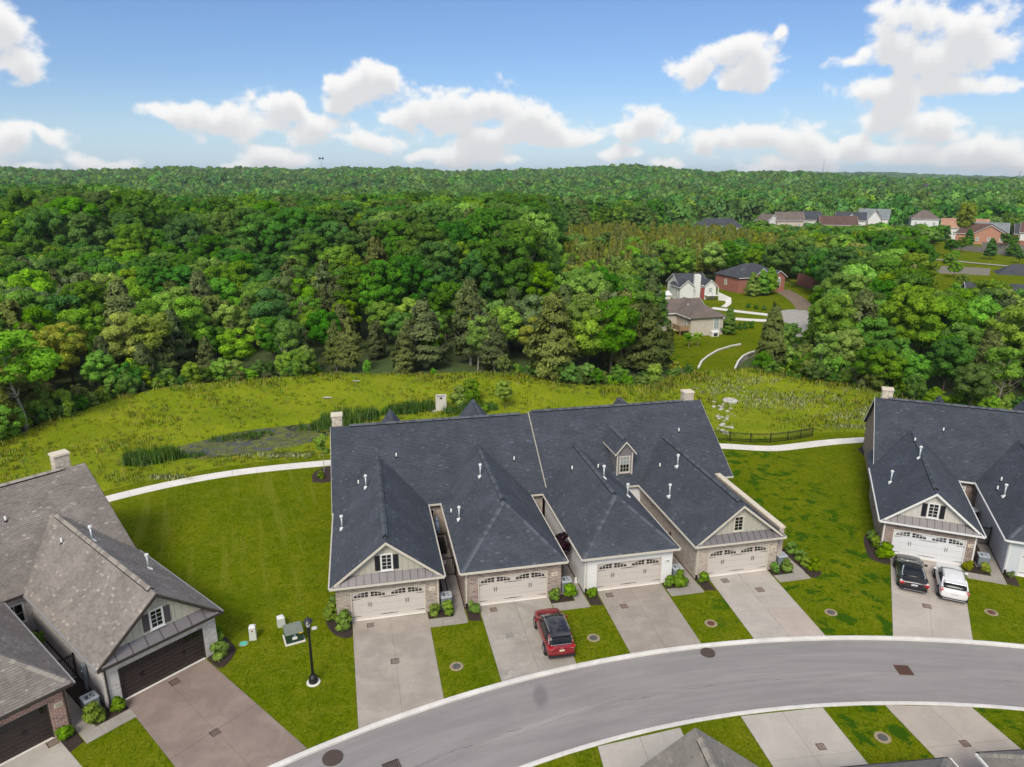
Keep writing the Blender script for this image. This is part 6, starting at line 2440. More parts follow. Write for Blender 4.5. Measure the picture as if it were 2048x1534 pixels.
for (fr, s, t, sc, lb, mt) in [
        (FA, 5.42, -.40, .82, 'small shrub at the right pier of the tan brick garage', None), (FA, 6.28, -.48, 1.05, 'round shrub in front of the condenser by the tan brick garage', None),
        (FA, -.52, -.66, 1.25, 'largest shrub left of the tan brick garage, nearest the driveway', None), (FA, -1.33, .52, 1.15, 'middle shrub along the left wall of the tan brick garage', None),
        (FA, -1.30, 1.75, 1.0, 'dark shrub furthest back along the left wall of the tan brick garage', L_MID),
        (FA, 8.02, -.62, .82, 'low shrub in the mulch strip left of the hipped brick garage', None), (FA, 13.86, -.38, .85, 'small shrub at the right pier of the hipped brick garage', None),
        (FA, 14.85, -.35, 1.05, 'round shrub in front of the condenser by the hipped brick garage', None), (FA, 16.55, -.66, .80, 'low shrub in the mulch strip left of the white garage', None),
        (FA, 22.33, -.45, .80, 'small shrub at the right pier of the white garage', None), (FA, 23.2, -.48, 1.12, 'round shrub in front of the condenser by the white garage', None),
        (FA, 24.95, -.62, .85, 'low shrub left of the pale brick garage door', None), (FA, 30.74, -.38, .82, 'small shrub at the right pier of the pale brick garage', L_MID),
        (FA, 31.72, -.42, 1.05, 'round shrub in front of the condenser by the pale brick garage', None), (FA, 33.62, 1.88, .95, 'furthest back of the shrubs in the curved bed by the pale brick garage', None),
        (FA, 33.62, .75, .92, 'second shrub from the back in the curved bed by the pale brick garage', None), (FA, 33.55, -.20, .85, 'third shrub from the back in the curved bed by the pale brick garage', None),
        (FA, 33.85, -.80, 1.1, 'largest shrub at the front of the curved bed by the pale brick garage', None),
        (FE, -.62, -.90, 1.35, 'largest shrub in the bed left of the black coupe', None), (FE, -1.10, .45, 1.1, 'middle shrub in the bed left of the white garage door', None), (FE, -1.12, 1.75, 1.0, 'shrub furthest back in the bed left of the white garage door', None),
        (FE, 5.22, -.35, .72, 'small yellowish shrub right of the parked white car', L_YEL), (FE, 6.15, -.40, .80, 'sparse shrub in front of the condenser right of the white car', L_YEL), (FE, 7.9, -.5, .55, 'tiny shrub by the corner of the pale grey garage at right edge', L_PALE),
        (FF, -.55, -.45, .85, 'small shrub at the left pier of the whitewashed brick garage', None), (FF, -1.55, -.42, 1.15, 'round shrub in front of the condenser at lower left', None),
        (FF, 5.38, -.62, 1.1, 'tall front shrub at the right corner of the whitewashed brick garage', None), (FF, 5.92, .35, 1.0, 'middle shrub along the right wall of the whitewashed garage', None), (FF, 6.2, 1.3, .9, 'back shrub along the right wall of the whitewashed garage', None),
        (FF, -3.15, -.60, .85, 'small shrub at the corner of the red tumbled brick garage', None)]:
    x, y = fw(fr, s, t)
    shrub(x, y, sc, lb, mt)
shrub(38.9, 70.4, .7, 'low dark plant in the round bed by the right-hand house', L_MID)
shrub(-18.6, 63.9, .8, 'bright plant in the bed behind the tan brick unit', None)
for i, (x, y, s, sz, lb) in enumerate([(-6.6, 86.4, 2.6, 2.6, 'broad leafy bush beside the concrete outlet box in the meadow'), (-5.0, 87.0, 2.4, 3.0, 'darker upright bush right of the broad one by the outlet box'),
                                       (-3.4, 84.2, 1.2, 1.0, 'low weedy bush behind the middle roof ridge'), (19.6, 94.0, 3.0, 3.0, 'lone round bush at the wood edge left of the clover'),
                                       (24.2, 101.5, 2.2, 1.8, 'low bush where the meadow meets the gap in the trees')]):
    shrub(x, y, s, lb, (L_LITE, L_MID, L_LITE, L_LITE, L_YEL)[i], sz, 'bushes standing in the meadow', float(T(x, y)))

# purple plum between the second and third units
PLUM = lobed_crown('crown', 1.9, 1.0, 2.0, 12, 1100, 0.15, 830, L_PLUM, (0.28, 0.46))
x, y = fw(FA, 15.35, 2.9)
t = thing('plum_tree', 'small dark purple leaved tree in the gap left of the white garage', 'tree', (x, y, 0))
c = obj('crown', PLUM, parent=t)
c.scale = (0.95, 1.1, 1.1)
obj('trunk', trunk_mesh('trunk', 2.2, .05, 831, M_BARK, 6, .08, .4, .4), parent=t)
for (x, y, lb, fx_) in ((38.5, 71.0, 'thin young tree in the round bed left of the right-hand house', 0), (-18.7, 65.3, 'young tree half hidden behind the left end of the middle houses', 1)):
    t = thing('young_tree', lb, 'tree', (x, y, 0))
    c = obj('crown', lobed_crown('crown', 2.3, .95, 3.0, 12, 800, .17, 840 + fx_, L_MID, (.28, .45)), parent=t)
    obj('trunk', trunk_mesh('trunk', 3.3, .045, 842 + fx_, M_BARKG, 6, .03, .25, .5), parent=t)

# ------------------------------------------------------------------ street lamp
t = thing('street_lamp', 'black post lamp with a lantern head on the left lawn', 'street lamp', (-11.61, 34.88, 0), R(20))
obj('footing', MB().lathe([(.40, -.1), (.40, .045), (.37, .06), (.02, .065)], 24), M_PATH, t)
obj('base', MB().lathe([(.27, .06), (.27, .20), (.235, .26), (.225, .36), (.25, .40), (.20, .47), (.13, .56), (.105, .62)], 20), M_BLACK, t, smooth=False)
obj('pole', MB().lathe([(.085, .55), (.078, 1.8), (.066, 3.45), (.10, 3.50), (.10, 3.56), (.07, 3.62), (.12, 3.72), (.13, 3.76)], 16), M_BLACK, t)
ln = obj('lantern', MB().lathe([(.13, 3.76), (.15, 3.80), (.12, 3.82)], 8), M_BLACK, t)
obj('glass', MB().lathe([(.125, 3.81), (.20, 4.12)], 8), plain('frosted_glass', (.62, .63, .62), .25, .05, spec=.6), ln)
lb_ = MB()
for k in range(8):
    a = 2 * math.pi * k / 8
    lb_.tube((.135 * math.cos(a), .135 * math.sin(a), 3.81), (.21 * math.cos(a), .21 * math.sin(a), 4.12), .011, n=4)
obj('bars', lb_, M_BLACK, ln)
obj('hood', MB().lathe([(.27, 4.11), (.275, 4.14), (.20, 4.24), (.09, 4.33), (.035, 4.36), (.03, 4.42), (.012, 4.52)], 12), plain('lamp_hood', (.030, .033, .042), .3, .1), ln)

# ------------------------------------------------------------------ utility boxes on the left lawn
M_GREEN = plain('utility_green', (.022, .050, .032), .45, .12)
M_GREENT = plain('faded_utility_green', (.195, .225, .185), .5, .1)
t = thing('transformer_box', 'dark green transformer box with a faded lid on the left lawn', 'utility box', (-13.95, 38.95, 0), R(26))
obj('pad', MB().box(-.62, .62, -.60, .60, -.05, .09), M_PATH, t)
obj('cabinet', MB().hexa([(-.54, -.52, .09), (.54, -.52, .09), (.54, .52, .09), (-.54, .52, .09), (-.54, -.52, .70), (.54, -.52, .70), (.54, .52, .80), (-.54, .52, .80)]), M_GREEN, t)
obj('lid', MB().hexa([(-.57, -.55, .705), (.57, -.55, .705), (.57, .54, .805), (-.57, .54, .805), (-.56, -.54, .745), (.56, -.54, .745), (.56, .53, .845), (-.56, .53, .845)]), M_GREENT, t)
obj('warning_label', MB().box(-.16, .14, -.528, -.521, .30, .50), M_WHITE, t)
obj('yellow_label', MB().box(.26, .50, -.560, -.551, .66, .735), plain('yellow_label', (.75, .55, .02), .5, .05), t)
obj('lock', MB().box(-.04, .05, -.575, -.52, .55, .66), plain('blue_padlock', (.25, .36, .55), .4, .1), t)
M_PED = plain('pale_pedestal', (.60, .62, .57), .5, .07)
for (x, y, w, d, h, rt, lb) in ((-16.55, 38.95, .20, .17, 1.0, 12, 'tall pale utility pedestal beside the teal valve lid'), (-15.2, 40.35, .22, .20, .72, 30, 'short pale utility pedestal behind the transformer box')):
    t = thing('utility_pedestal', lb, 'utility box', (x, y, 0), R(rt))
    obj('body', MB().hexa([(-w * 1.1, -d * 1.1, -.03), (w * 1.1, -d * 1.1, -.03), (w * 1.1, d * 1.1, -.03), (-w * 1.1, d * 1.1, -.03), (-w, -d, h - .1), (w, -d, h - .1), (w, d, h - .1), (-w, d, h - .1)]), M_PED, t)
    obj('cap', MB().hexa([(-w * 1.06, -d * 1.06, h - .1), (w * 1.06, -d * 1.06, h - .1), (w * 1.06, d * 1.06, h - .1), (-w * 1.06, d * 1.06, h - .1), (-w * .7, -d * .7, h), (w * .7, -d * .7, h), (w * .7, d * .7, h), (-w * .7, d * .7, h)]), M_WHITE, t)
    if h > .9:
        obj('tag_plate', MB().box(-.05, .05, -d * 1.07, -d * 1.02, .62, .72), plain('red_tag', (.28, .09, .05), .6, .3), t)
t = thing('valve_lid', 'teal square valve lid in the lawn beside the tall pedestal', 'lid', (-17.0, 38.45, 0), R(10))
obj('lid', MB().hexa([(-.24, -.2, -.02), (.24, -.2, -.02), (.24, .2, -.02), (-.24, .2, -.02), (-.21, -.17, .05), (.21, -.17, .05), (.21, .17, .05), (-.21, .17, .05)]), plain('teal_plastic', (.10, .52, .40), .5, .08), t)
obj('rim', MB().lathe([(.30, -.03), (.30, .012)], 12), M_RING, t)
t = thing('valve_lid', 'small pale square lid in the lawn behind the street lamp', 'lid', (-12.95, 40.05, 0), R(14))
obj('lid', MB().hexa([(-.17, -.14, -.02), (.17, -.14, -.02), (.17, .14, -.02), (-.17, .14, -.02), (-.15, -.12, .06), (.15, -.12, .06), (.15, .12, .06), (-.15, .12, .06)]), plain('pale_plastic', (.62, .66, .66), .5, .08), t)
obj('rim', MB().lathe([(.22, -.03), (.22, .01)], 12), M_RING, t)

# ------------------------------------------------------------------ fences and gates
PICK = {}


def fence_run(root, a, b, h, n, z0=0.08, z1=None, pw=.012, spear=False):
    a, b = Vector((*a, 0)), Vector((*b, 0))
    key = (round(h, 2), pw)
    if key not in PICK:
        PICK[key] = MB().box(-pw, pw, -pw, pw, 0, h - .10).mesh('picket', [M_BLACK])
    for k in range(n):
        p = a.lerp(b, (k + .5) / n)
        obj('picket', PICK[key], parent=root, loc=(p.x, p.y, z0))
    d = (b - a)
    ang = math.atan2(d.y, d.x)
    for z in (z0 + .04, h - .12, h - .02):
        obj('rail', MB().box(0, d.length, -.016, .016, -.018, .018), M_BLACK, root, (a.x, a.y, z), ang)


FP = [(21.6, 74.95), (24.23, 73.95), (26.4, 73.55), (28.6, 73.55), (30.7, 74.1), (32.4, 74.75), (34.0, 75.4)]
zb = 0.0
t = thing('picket_fence', 'black metal picket fence in the meadow above the footpath', 'fence', (FP[0][0], FP[0][1], 0))
FQ = [(x - FP[0][0], y - FP[0][1]) for x, y in FP]
for p in FQ:
    po = obj('post', MB().box(-.035, .035, -.035, .035, -.2, 1.14), M_BLACK, t, (p[0], p[1], 0))
    obj('cap', MB().box(-.045, .045, -.045, .045, 1.14, 1.18), M_BLACK, po)
for a, b in zip(FQ[:-1], FQ[1:]):
    fence_run(t, a, b, 1.10, 17)


def gate(fr, s0, s1, tt, h, label, sign=False):
    x, y = fw(fr, s0, tt)
    g = thing('iron_gate', label, 'gate', (x, y, 0.02), fr[1])
    w = s1 - s0
    for q in (0.04, w - .04):
        obj('post', MB().box(-.04, .04, -.04, .04, 0, h + .08), M_BLACK, g, (q, 0, 0))
    fence_run(g, (0.08, 0), (w - .08, 0), h, max(5, int(w / .11)), .08)
    if sign:
        sg = obj('sign_plate', MB().box(.38, .76, -.035, -.022, h - .52, h - .22), M_WHITE, g)
        obj('sign_marks', MB().box(.44, .56, -.037, -.0355, h - .33, h - .28).box(.47, .66, -.037, -.0355, h - .44, h - .41).box(.62, .71, -.037, -.0355, h - .34, h - .26), plain('sign_ink', (.12, .12, .13), .6, .1), sg)


gate(FA, 6.02, 7.52, 4.22, 1.55, 'black iron gate with a white sign between the first two garages', True)
gate(FA, 22.9, 24.5, 4.22, 1.55, 'black iron gate in the gap right of the white garage')
gate(FE, 5.75, 7.42, 4.40, 1.55, 'black iron gate in the gap right of the white car')
gate(FF, -2.55, -0.85, 4.3, 1.55, 'black iron gate in the gap beside the brown roofed garage')

# ------------------------------------------------------------------ courtyard things
x, y = fw(FA, 6.72, 9.0)
t = thing('patio_umbrella', 'folded blue and white umbrella in the narrow first courtyard', 'umbrella', (x, y, 0.03), R(20))
um, N_, b_, o_ = new_mat('tie_dye_cloth')
c_ = coords(N_)
col = N_.mix(N_.smooth(N_.noise(c_, 3.2, 4, .6, 1.5), .42, .60), (.05, .16, .38), (.50, .55, .68))
N_.l(col, b_.inputs['Base Color'])
mb = MB()
ng_ = 14
for (z0_, r0_, z1_, r1_) in ((1.0, .10, 1.25, .21), (1.25, .21, 1.8, .17), (1.8, .17, 2.45, .05)):
    for k in range(ng_):
        a, b = 2 * math.pi * k / ng_, 2 * math.pi * (k + 1) / ng_
        ra, rb = (1.0, .68) if k % 2 else (.68, 1.0)
        mb.face([(r0_ * ra * math.cos(a), r0_ * ra * math.sin(a), z0_), (r0_ * rb * math.cos(b), r0_ * rb * math.sin(b), z0_), (r1_ * rb * math.cos(b), r1_ * rb * math.sin(b), z1_), (r1_ * ra * math.cos(a), r1_ * ra * math.sin(a), z1_)])
obj('canopy', mb, um, t)
obj('pole', MB().tube((0, 0, 0), (0, 0, 2.55), .02), M_GALV, t)
obj('base', MB().lathe([(.24, 0), (.24, .06), (.05, .10)], 16), M_BLACK, t)
x, y = fw(FA, 6.75, 7.7)
t = thing('grill_cover', 'black covered grill standing below the folded umbrella', 'grill', (x, y, 0.03), A12)
obj('cover', MB().hexa([(-.5, -.32, .05), (.5, -.32, .05), (.5, .32, .05), (-.5, .32, .05), (-.42, -.26, 1.1), (.42, -.26, 1.1), (.38, .2, 1.22), (-.38, .2, 1.22)]), M_DARK, t)
obj('wheels', MB().tube((-.45, -.3, .07), (-.45, -.2, .07), .07).tube((.45, -.3, .07), (.45, -.2, .07), .07), M_BLACK, t)
x, y = fw(FA, 14.9, 1.75)
t = thing('planter_pot', 'round grey planter pot behind the condenser of the second garage', 'planter', (x, y, 0.03))
obj('pot', MB().lathe([(.20, 0), (.30, .42), (.33, .45), (.29, .45), (.27, .36)], 20), plain('grey_glaze', (.30, .30, .31), .5, .1), t)
obj('soil', MB().lathe([(.27, .34), (.05, .38)], 16), M_MULCH, t)
x, y = fw(FA, 15.9, 1.35)
t = thing('garden_ornament', 'small white stone ornament on the path left of the white garage', 'ornament', (x, y, 0.03))
obj('figure', MB().lathe([(.13, 0), (.15, .06), (.08, .10), (.12, .22), (.06, .30), (.09, .38), (.02, .46)], 12), M_WHITE, t)
obj('plinth', MB().box(-.18, .18, -.18, .18, -.02, .02), M_WALK, t)
x, y = fw(FE, 6.95, 8.6)
t = thing('tall_drum', 'tall pale topped brown drum in the right-hand courtyard', 'barrel', (x, y, 0.03))
obj('drum', MB().lathe([(.36, 0), (.40, .1), (.40, 1.05), (.36, 1.1)], 20), plain('brown_drum', (.05, .028, .022), .6, .2), t)  # a brown drum with a pale round top, no furniture
obj('top', MB().lathe([(.46, 1.10), (.48, 1.13), (.46, 1.16), (.02, 1.18)], 24), plain('pale_drum_top', (.52, .53, .52), .35, .08), t)
x, y = fw(FE, 6.9, 6.6)
t = thing('patio_chair', 'teal patio chair in the right-hand courtyard', 'chair', (x, y, 0.03), AE + R(30))
M_TEAL = plain('teal_paint', (.03, .25, .31), .45, .1)
obj('seat', MB().box(-.28, .28, -.28, .28, .40, .45), M_TEAL, t)
obj('backrest', MB().hexa([(-.28, .24, .45), (.28, .24, .45), (.28, .28, .45), (-.28, .28, .45), (-.26, .38, .98), (.26, .38, .98), (.26, .42, .98), (-.26, .42, .98)]), M_TEAL, t)
for sx in (-1, 1):
    for sy in (-1, 1):
        obj('leg', MB().box(sx * .25 - .025, sx * .25 + .025, sy * .24 - .025, sy * .24 + .025, 0, .40), M_TEAL, t)
x, y = fw(FF, -.88, 2.55)
t = thing('meter_box', 'tall grey electric meter cabinet on the whitewashed side wall', 'utility box', (x, y, 0), AF)
obj('cabinet', MB().box(-.16, 0, -.22, .22, .75, 1.75), M_ACB, t)
obj('conduit', MB().tube((-.08, -.1, 0), (-.08, -.1, .78), .04).tube((-.08, .12, 0), (-.08, .12, .78), .04), M_GALV, t)
obj('meter', MB().tube((-.16, 0, 1.35), (-.24, 0, 1.35), .09, n=14), M_GLASS_L, t)
x, y = fw(FF, -1.5, 8.6)
t = thing('potted_plant', 'potted plant in the dark courtyard beside the brown roofed garage', 'plant', (x, y, 0.03))
obj('pot', MB().lathe([(.18, 0), (.27, .40), (.30, .42), (.25, .42)], 16), plain('pale_pot', (.45, .47, .47), .5, .1), t)
c = obj('foliage', SHR[1], parent=t, loc=(0, 0, .35))
c.material_slots[0].link = 'OBJECT'
c.material_slots[0].material = L_MID
x, y = fw(FF, -2.3, 3.0)
t = thing('wooden_crate', 'small wooden crate on the dark mulch by the red brick corner', 'crate', (x, y, 0.03), AF)
cr = plain('raw_wood', (.42, .30, .17), .8, .2)
for k in range(4):
    obj('slat', MB().box(-.25, .25, -.15 + k * .08, -.08 + k * .08, .18, .20), cr, t)
obj('frame', MB().box(-.25, .25, -.17, -.15, 0, .2).box(-.25, .25, .16, .18, 0, .2).box(-.25, -.23, -.15, .16, 0, .18).box(.23, .25, -.15, .16, 0, .18), cr, t)

# ------------------------------------------------------------------ meadow structures
M_OUT = concrete_mat('weathered_outlet_concrete', (.62, .60, .56), .12, .06)
ox, oy = -8.9, 84.9
t = thing('outlet_box', 'white concrete pond outlet box with an open top in the meadow', 'outlet structure', (ox, oy, float(T(ox, oy))), R(4))
obj('lower_ring', MB().box(-.68, .68, -.68, -.52, -.3, .82).box(-.68, .68, .52, .68, -.3, .82).box(-.68, -.52, -.52, .52, -.3, .82).box(.52, .68, -.52, .52, -.3, .82), M_OUT, t)
obj('upper_ring', MB().box(-.66, .66, -.66, -.52, .84, 1.75).box(-.66, .66, .52, .66, .84, 1.75).box(-.66, -.52, -.52, .52, .84, 1.75).box(.52, .66, -.52, .52, .84, 1.75), M_OUT, t)
obj('notch', MB().box(-.15, .18, -.672, -.661, 1.50, 1.72), M_DARK, t)
obj('grating', MB().box(-.52, .52, -.5, -.44, 1.5, 1.54).box(-.52, .52, -.1, -.04, 1.5, 1.54).box(-.52, .52, .3, .36, 1.5, 1.54).box(-.5, .5, -.5, .5, .9, .92), M_IRON, t)
M_ROCK = concrete_mat('pale_riprap', (.48, .465, .43), .2, .15)


def rock_mesh(seed):
    r_ = np.random.default_rng(seed)
    bm = bmesh.new()
    bmesh.ops.create_icosphere(bm, subdivisions=1, radius=1)
    for v in bm.verts:
        v.co *= r_.uniform(.72, 1.2)
        v.co.z *= .55
    me = bpy.data.meshes.new('rock')
    bm.to_mesh(me)
    bm.free()
    me.materials.append(M_ROCK)
    return me


RK = [rock_mesh(i) for i in range(4)]
rk = np.random.default_rng(4)
nrk = 0
for (x0, y0, x1, y1, n, lb, gp_) in ((27.4, 88.0, 24.4, 76.5, 46, 'pale riprap stone in the rocky trail running down to the black fence', 'riprap stones above the fence'), (-10.5, 84.6, -9.4, 83.6, 9, 'pale stone heaped left of the concrete outlet box', 'stones by the outlet box')):
    for k in range(n):
        f = k / n
        x, y = x0 + (x1 - x0) * f + rk.normal(0, .55), y0 + (y1 - y0) * f + rk.normal(0, .4)
        if abs(math.sin(f * 9)) < .25:
            continue
        o = obj('rock', RK[k % 4], loc=(x, y, float(T(x, y)) + .05), rotz=rk.random() * 6)
        s = rk.uniform(.14, .36)
        o.scale = (s, s * rk.uniform(.7, 1.1), s)
        tag(o, lb, 'rock', gp_)
x, y = 28.6, 88.6
t = thing('headwall_ring', 'pale round concrete manhole ring at the top of the riprap', 'manhole', (x, y, float(T(x, y))))
obj('ring', MB().lathe([(.95, -.2), (.98, .22), (.86, .30), (.62, .30), (.60, .05)], 24), M_OUT, t)
obj('lid', MB().lathe([(.59, .05), (.59, .16), (.05, .18)], 20), M_OUT, t)
for (x, y, s, lb) in ((-24.2, 88.6, .5, 'lone flat pale stone in the meadow above the reeds'), (-21.5, 94.0, .4, 'flat pale stone near the wood edge left of the outlet box')):
    o = obj('rock', RK[1], loc=(x, y, float(T(x, y)) + .15))
    o.scale = (s * 1.4, s * .6, s * .4)
    tag(o, lb, 'rock')


# ------------------------------------------------------------------ the neighbouring street beyond the meadow
NEIGH = [(27.3, 102.6), (33.9, 104.2), (37.4, 111.7), (41.7, 116.1), (44.0, 117.4), (48, 122), (58, 128), (66, 140), (73, 158), (78, 176), (76, 198), (50, 198), (42, 188), (28, 178), (24, 160), (28, 146), (24, 136), (27, 122), (25, 112)]
mb = MB().face([(x, y, 0.02) for x, y in NEIGH])
tag(obj('lawn', mb, M_LAWN), kind='structure')
me_ = bpy.data.objects['lawn.002'].data if 'lawn.002' in bpy.data.objects else None
if me_ and me_.polygons[0].normal.z < 0:
    me_.flip_normals()
RX, RY = np.meshgrid(np.linspace(78, 330, 60), np.linspace(138, 400, 60))
tag(obj('lawn', grid_mesh('lawn', RX, RY, T(RX, RY) - 0.12, M_LAWN)), kind='structure')


def sheet(name, pts, z, mat):
    m = MB().face([(x, y, z) for x, y in pts]).mesh(name, [mat])
    if m.polygons[0].normal.z < 0:
        m.flip_normals()
    return tag(obj(name, m), kind='structure')


def ribbon(pts, w, n=14):
    L_ = smooth_line(pts, n)
    d = np.gradient(L_, axis=0)
    d /= np.hypot(d[:, 0], d[:, 1])[:, None]
    nn = np.c_[-d[:, 1], d[:, 0]] * w / 2
    return [tuple(p) for p in L_ + nn] + [tuple(p) for p in (L_ - nn)[::-1]]


sheet('cul_de_sac', smooth_line([(54.5, 149.6), (52.4, 142.8), (51.6, 135.4), (52.2, 127.0), (58.9, 131), (66, 141), (66.5, 152), (61.5, 154.6), (54.5, 149.6)], 40)[:-1], 0.03, concrete_mat('pale_turning_circle', (.44, .42, .39), .08, .05))
sheet('driveway', ribbon([(44.5, 156.5), (48, 153.2), (51.5, 150.4), (55.2, 147.6)], 2.6), 0.034, M_PATH)
sheet('driveway', ribbon([(39.8, 146.5), (44.5, 144.6), (49, 142.8), (53.4, 141.6)], 2.8), 0.034, M_PATH)
sheet('driveway', ribbon([(64.5, 153.2), (66.3, 160), (68.2, 170), (69.6, 183)], 4.2), 0.034, concrete_mat('brown_gravel_drive', (.22, .155, .105), .15, .2))
sheet('footpath', ribbon([(47.5, 157.5), (49.8, 162), (51, 166)], 1.3), 0.036, M_PATH)

# culvert walls
M_CUL = concrete_mat('stained_culvert_concrete', (.50, .475, .43), .25, .08)
for (pts, lb) in (([(28.5, 104.7), (30.0, 108.6), (31.8, 111.8), (34.6, 116.0), (37.8, 119.1), (39.8, 120.4)], 'low pale retaining wall on the left of the grassy crossing'),
                  ([(33.9, 104.1), (35.7, 108.4), (37.5, 111.8), (39.4, 114.2), (41.8, 116.2), (44.3, 117.2)], 'stained concrete retaining wall on the right of the grassy crossing')):
    t = thing('retaining_wall', lb, 'wall', (pts[0][0], pts[0][1], 0))
    for (a, b) in zip(pts[:-1], pts[1:]):
        d = Vector((b[0] - a[0], b[1] - a[1], 0))
        an = math.atan2(d.y, d.x)
        obj('wall_block', MB().box(0.01, d.length - .01, -.12, .12, -2.6, .22), M_CUL, t, (a[0] - pts[0][0], a[1] - pts[0][1], 0), an)
        obj('coping', MB().box(0.0, d.length - .005, -.14, .14, .22, .32), M_PATH, t, (a[0] - pts[0][0], a[1] - pts[0][1], 0), an)

M_SH_FAR = shingle_mat('far_charcoal_shingle', [(0.0, (.055, .06, .07)), (1.0, (.085, .09, .105))])
M_SH_TAUPE = shingle_mat('far_taupe_shingle', [(0.0, (.15, .12, .105)), (1.0, (.20, .165, .145))])
M_SH_BRN = shingle_mat('far_brown_shingle', [(0.0, (.115, .065, .055)), (1.0, (.15, .09, .075))])
M_SH_ORG = shingle_mat('far_orange_shingle', [(0.0, (.40, .215, .145)), (1.0, (.48, .28, .19))])
M_SH_LGR = shingle_mat('far_light_grey_shingle', [(0.0, (.20, .225, .235)), (1.0, (.26, .285, .29))])
M_SIDE = plain('white_house_siding', (.78, .78, .77), .6, .04)


def wing(root, s0, s1, t0, t1, ze, zr, wall, sh, along='s', ends=('gable', 'gable'), oh=.4, z0=-.6, trim=M_WHITE):
    """A rectangular wing with a pitched roof; its ridge runs along s or t."""
    wl = MB().box(s0, s1, t0, t1, z0, ze)
    if along == 's':
        m, h = (t0 + t1) / 2, (t1 - t0) / 2 + oh
        e0 = s0 - oh + (h if ends[0] == 'hip' else 0)
        e1 = s1 + oh - (h if ends[1] == 'hip' else 0)
        A, B, C, D = (s0 - oh, t0 - oh), (s1 + oh, t0 - oh), (s1 + oh, t1 + oh), (s0 - oh, t1 + oh)
        r0, r1 = (e0, m), (e1, m)
    else:
        m, h = (s0 + s1) / 2, (s1 - s0) / 2 + oh
        e0 = t0 - oh + (h if ends[0] == 'hip' else 0)
        e1 = t1 + oh - (h if ends[1] == 'hip' else 0)
        A, B, C, D = (s1 + oh, t0 - oh), (s1 + oh, t1 + oh), (s0 - oh, t1 + oh), (s0 - oh, t0 - oh)
        r0, r1 = (m, e0), (m, e1)
    sl = (zr - ze) / h
    z3 = lambda p, z: (p[0], p[1], z)
    pl = [[z3(A, ze), z3(B, ze), z3(r1, zr), z3(r0, zr)], [z3(C, ze), z3(D, ze), z3(r0, zr), z3(r1, zr)]]
    if ends[0] == 'hip':
        pl.append([z3(D, ze), z3(A, ze), z3(r0, zr)])
    if ends[1] == 'hip':
        pl.append([z3(B, ze), z3(C, ze), z3(r1, zr)])
    zg = zr - .14
    for (flag, x) in ((ends[0], s0 if along == 's' else t0), (ends[1], s1 if along == 's' else t1)):
        if flag != 'gable':
            continue
        inn = .12 if x in (s0, t0) else -.12
        if along == 's':
            tri = [(x + (0.001 if inn > 0 else -.001), t0 + .01, ze), (x + (0.001 if inn > 0 else -.001), t1 - .01, ze), (x + (0.001 if inn > 0 else -.001), m, zg)]
            wl.prism(tri, (inn, 0, 0))
        else:
            tri = [(s0 + .01, x + (0.001 if inn > 0 else -.001), ze), (s1 - .01, x + (0.001 if inn > 0 else -.001), ze), (m, x + (0.001 if inn > 0 else -.001), zg)]
            wl.prism(tri, (0, inn, 0))
    me = wl.mesh('wall', [wall])
    bm = bmesh.new()
    bm.from_mesh(me)
    bmesh.ops.recalc_face_normals(bm, faces=bm.faces)
    bm.to_mesh(me)
    bm.free()
    obj('wall', me, parent=root)
    roof_part(root, pl, sh, shingled=False, thick=.14)
    # trim along eaves and rakes
    tr = MB()
    for p in pl[:2]:
        a, b, c, d = [Vector(q) for q in p]
        o_ = (a + b) / 2 - (c + d) / 2
        o_.z = 0
        o_ = o_.normalized() * .06
        tr.prism([a + o_ - Vector((0, 0, .02)), b + o_ - Vector((0, 0, .02)), b + o_ - Vector((0, 0, .2)), a + o_ - Vector((0, 0, .2))], -o_ * .9)
        for (lo, hi, fl) in ((a, d, None), (b, c, None)):
            dirn = (lo - hi)
            if abs((b - a).normalized().dot(Vector((dirn.x, dirn.y, 0)).normalized())) > .3:
                continue
            out = (lo - (a + b) / 2)
            out = (b - a).normalized() * (1 if out.dot(b - a) > 0 else -1) * .05
            tr.prism([lo + out - Vector((0, 0, .01)), hi + out - Vector((0, 0, .01)), hi + out - Vector((0, 0, .22)), lo + out - Vector((0, 0, .22))], -out * .9)
    me = tr.mesh('trim', [trim])
    bm = bmesh.new()
    bm.from_mesh(me)
    bmesh.ops.recalc_face_normals(bm, faces=bm.faces)
    bm.to_mesh(me)
    bm.free()
    obj('trim', me, parent=root)


def win(root, s, z, w, h, t, nx=0, ny=-1, arch=False, cols=2, rows=3):
    g = window_part(root, 'window', s, z, w, h, t, M_WHITE, cols, rows, M_GLASS_L, nx, ny)
    if arch:
        n = 8
        pts = [(w / 2 * math.cos(math.pi * k / n), -.045, h / 2 + .09 + w / 2 * math.sin(math.pi * k / n)) for k in range(n + 1)]
        obj('arch_light', MB().prism(pts, (0, .06, 0)), M_WHITE, g)


# tan brick house nearest the crossing
t = thing('brick_house', 'beige brick house with a taupe hipped roof beside the grassy crossing', 'house', (32.7, 127.4, 0), R(15))
wing(t, 0, 6.6, 0, 12.5, 3.5, 5.7, M_BRICK_TAN, M_SH_TAUPE, 't', ('hip', 'hip'), .45)
wing(t, -4.5, 6.0, 5.5, 12.0, 3.5, 5.5, M_BRICK_TAN, M_SH_TAUPE, 's', ('hip', 'gable'), .45)
win(t, 5.2, 2.1, 1.0, 1.9, -.03)
win(t, 2.0, 2.1, .9, 1.5, -.03, -1, 0)
obj('utility_meter', MB().box(6.1, 6.4, -.14, -.01, .7, 1.3), M_ACB, t)
dk = plain('deck_wood', (.34, .22, .12), .8, .2)
for i in range(7):
    obj('deck_board', MB().box(-1.75 + i * .25, -1.52 + i * .25, 0.6, 3.6, 1.0, 1.05), dk, t)
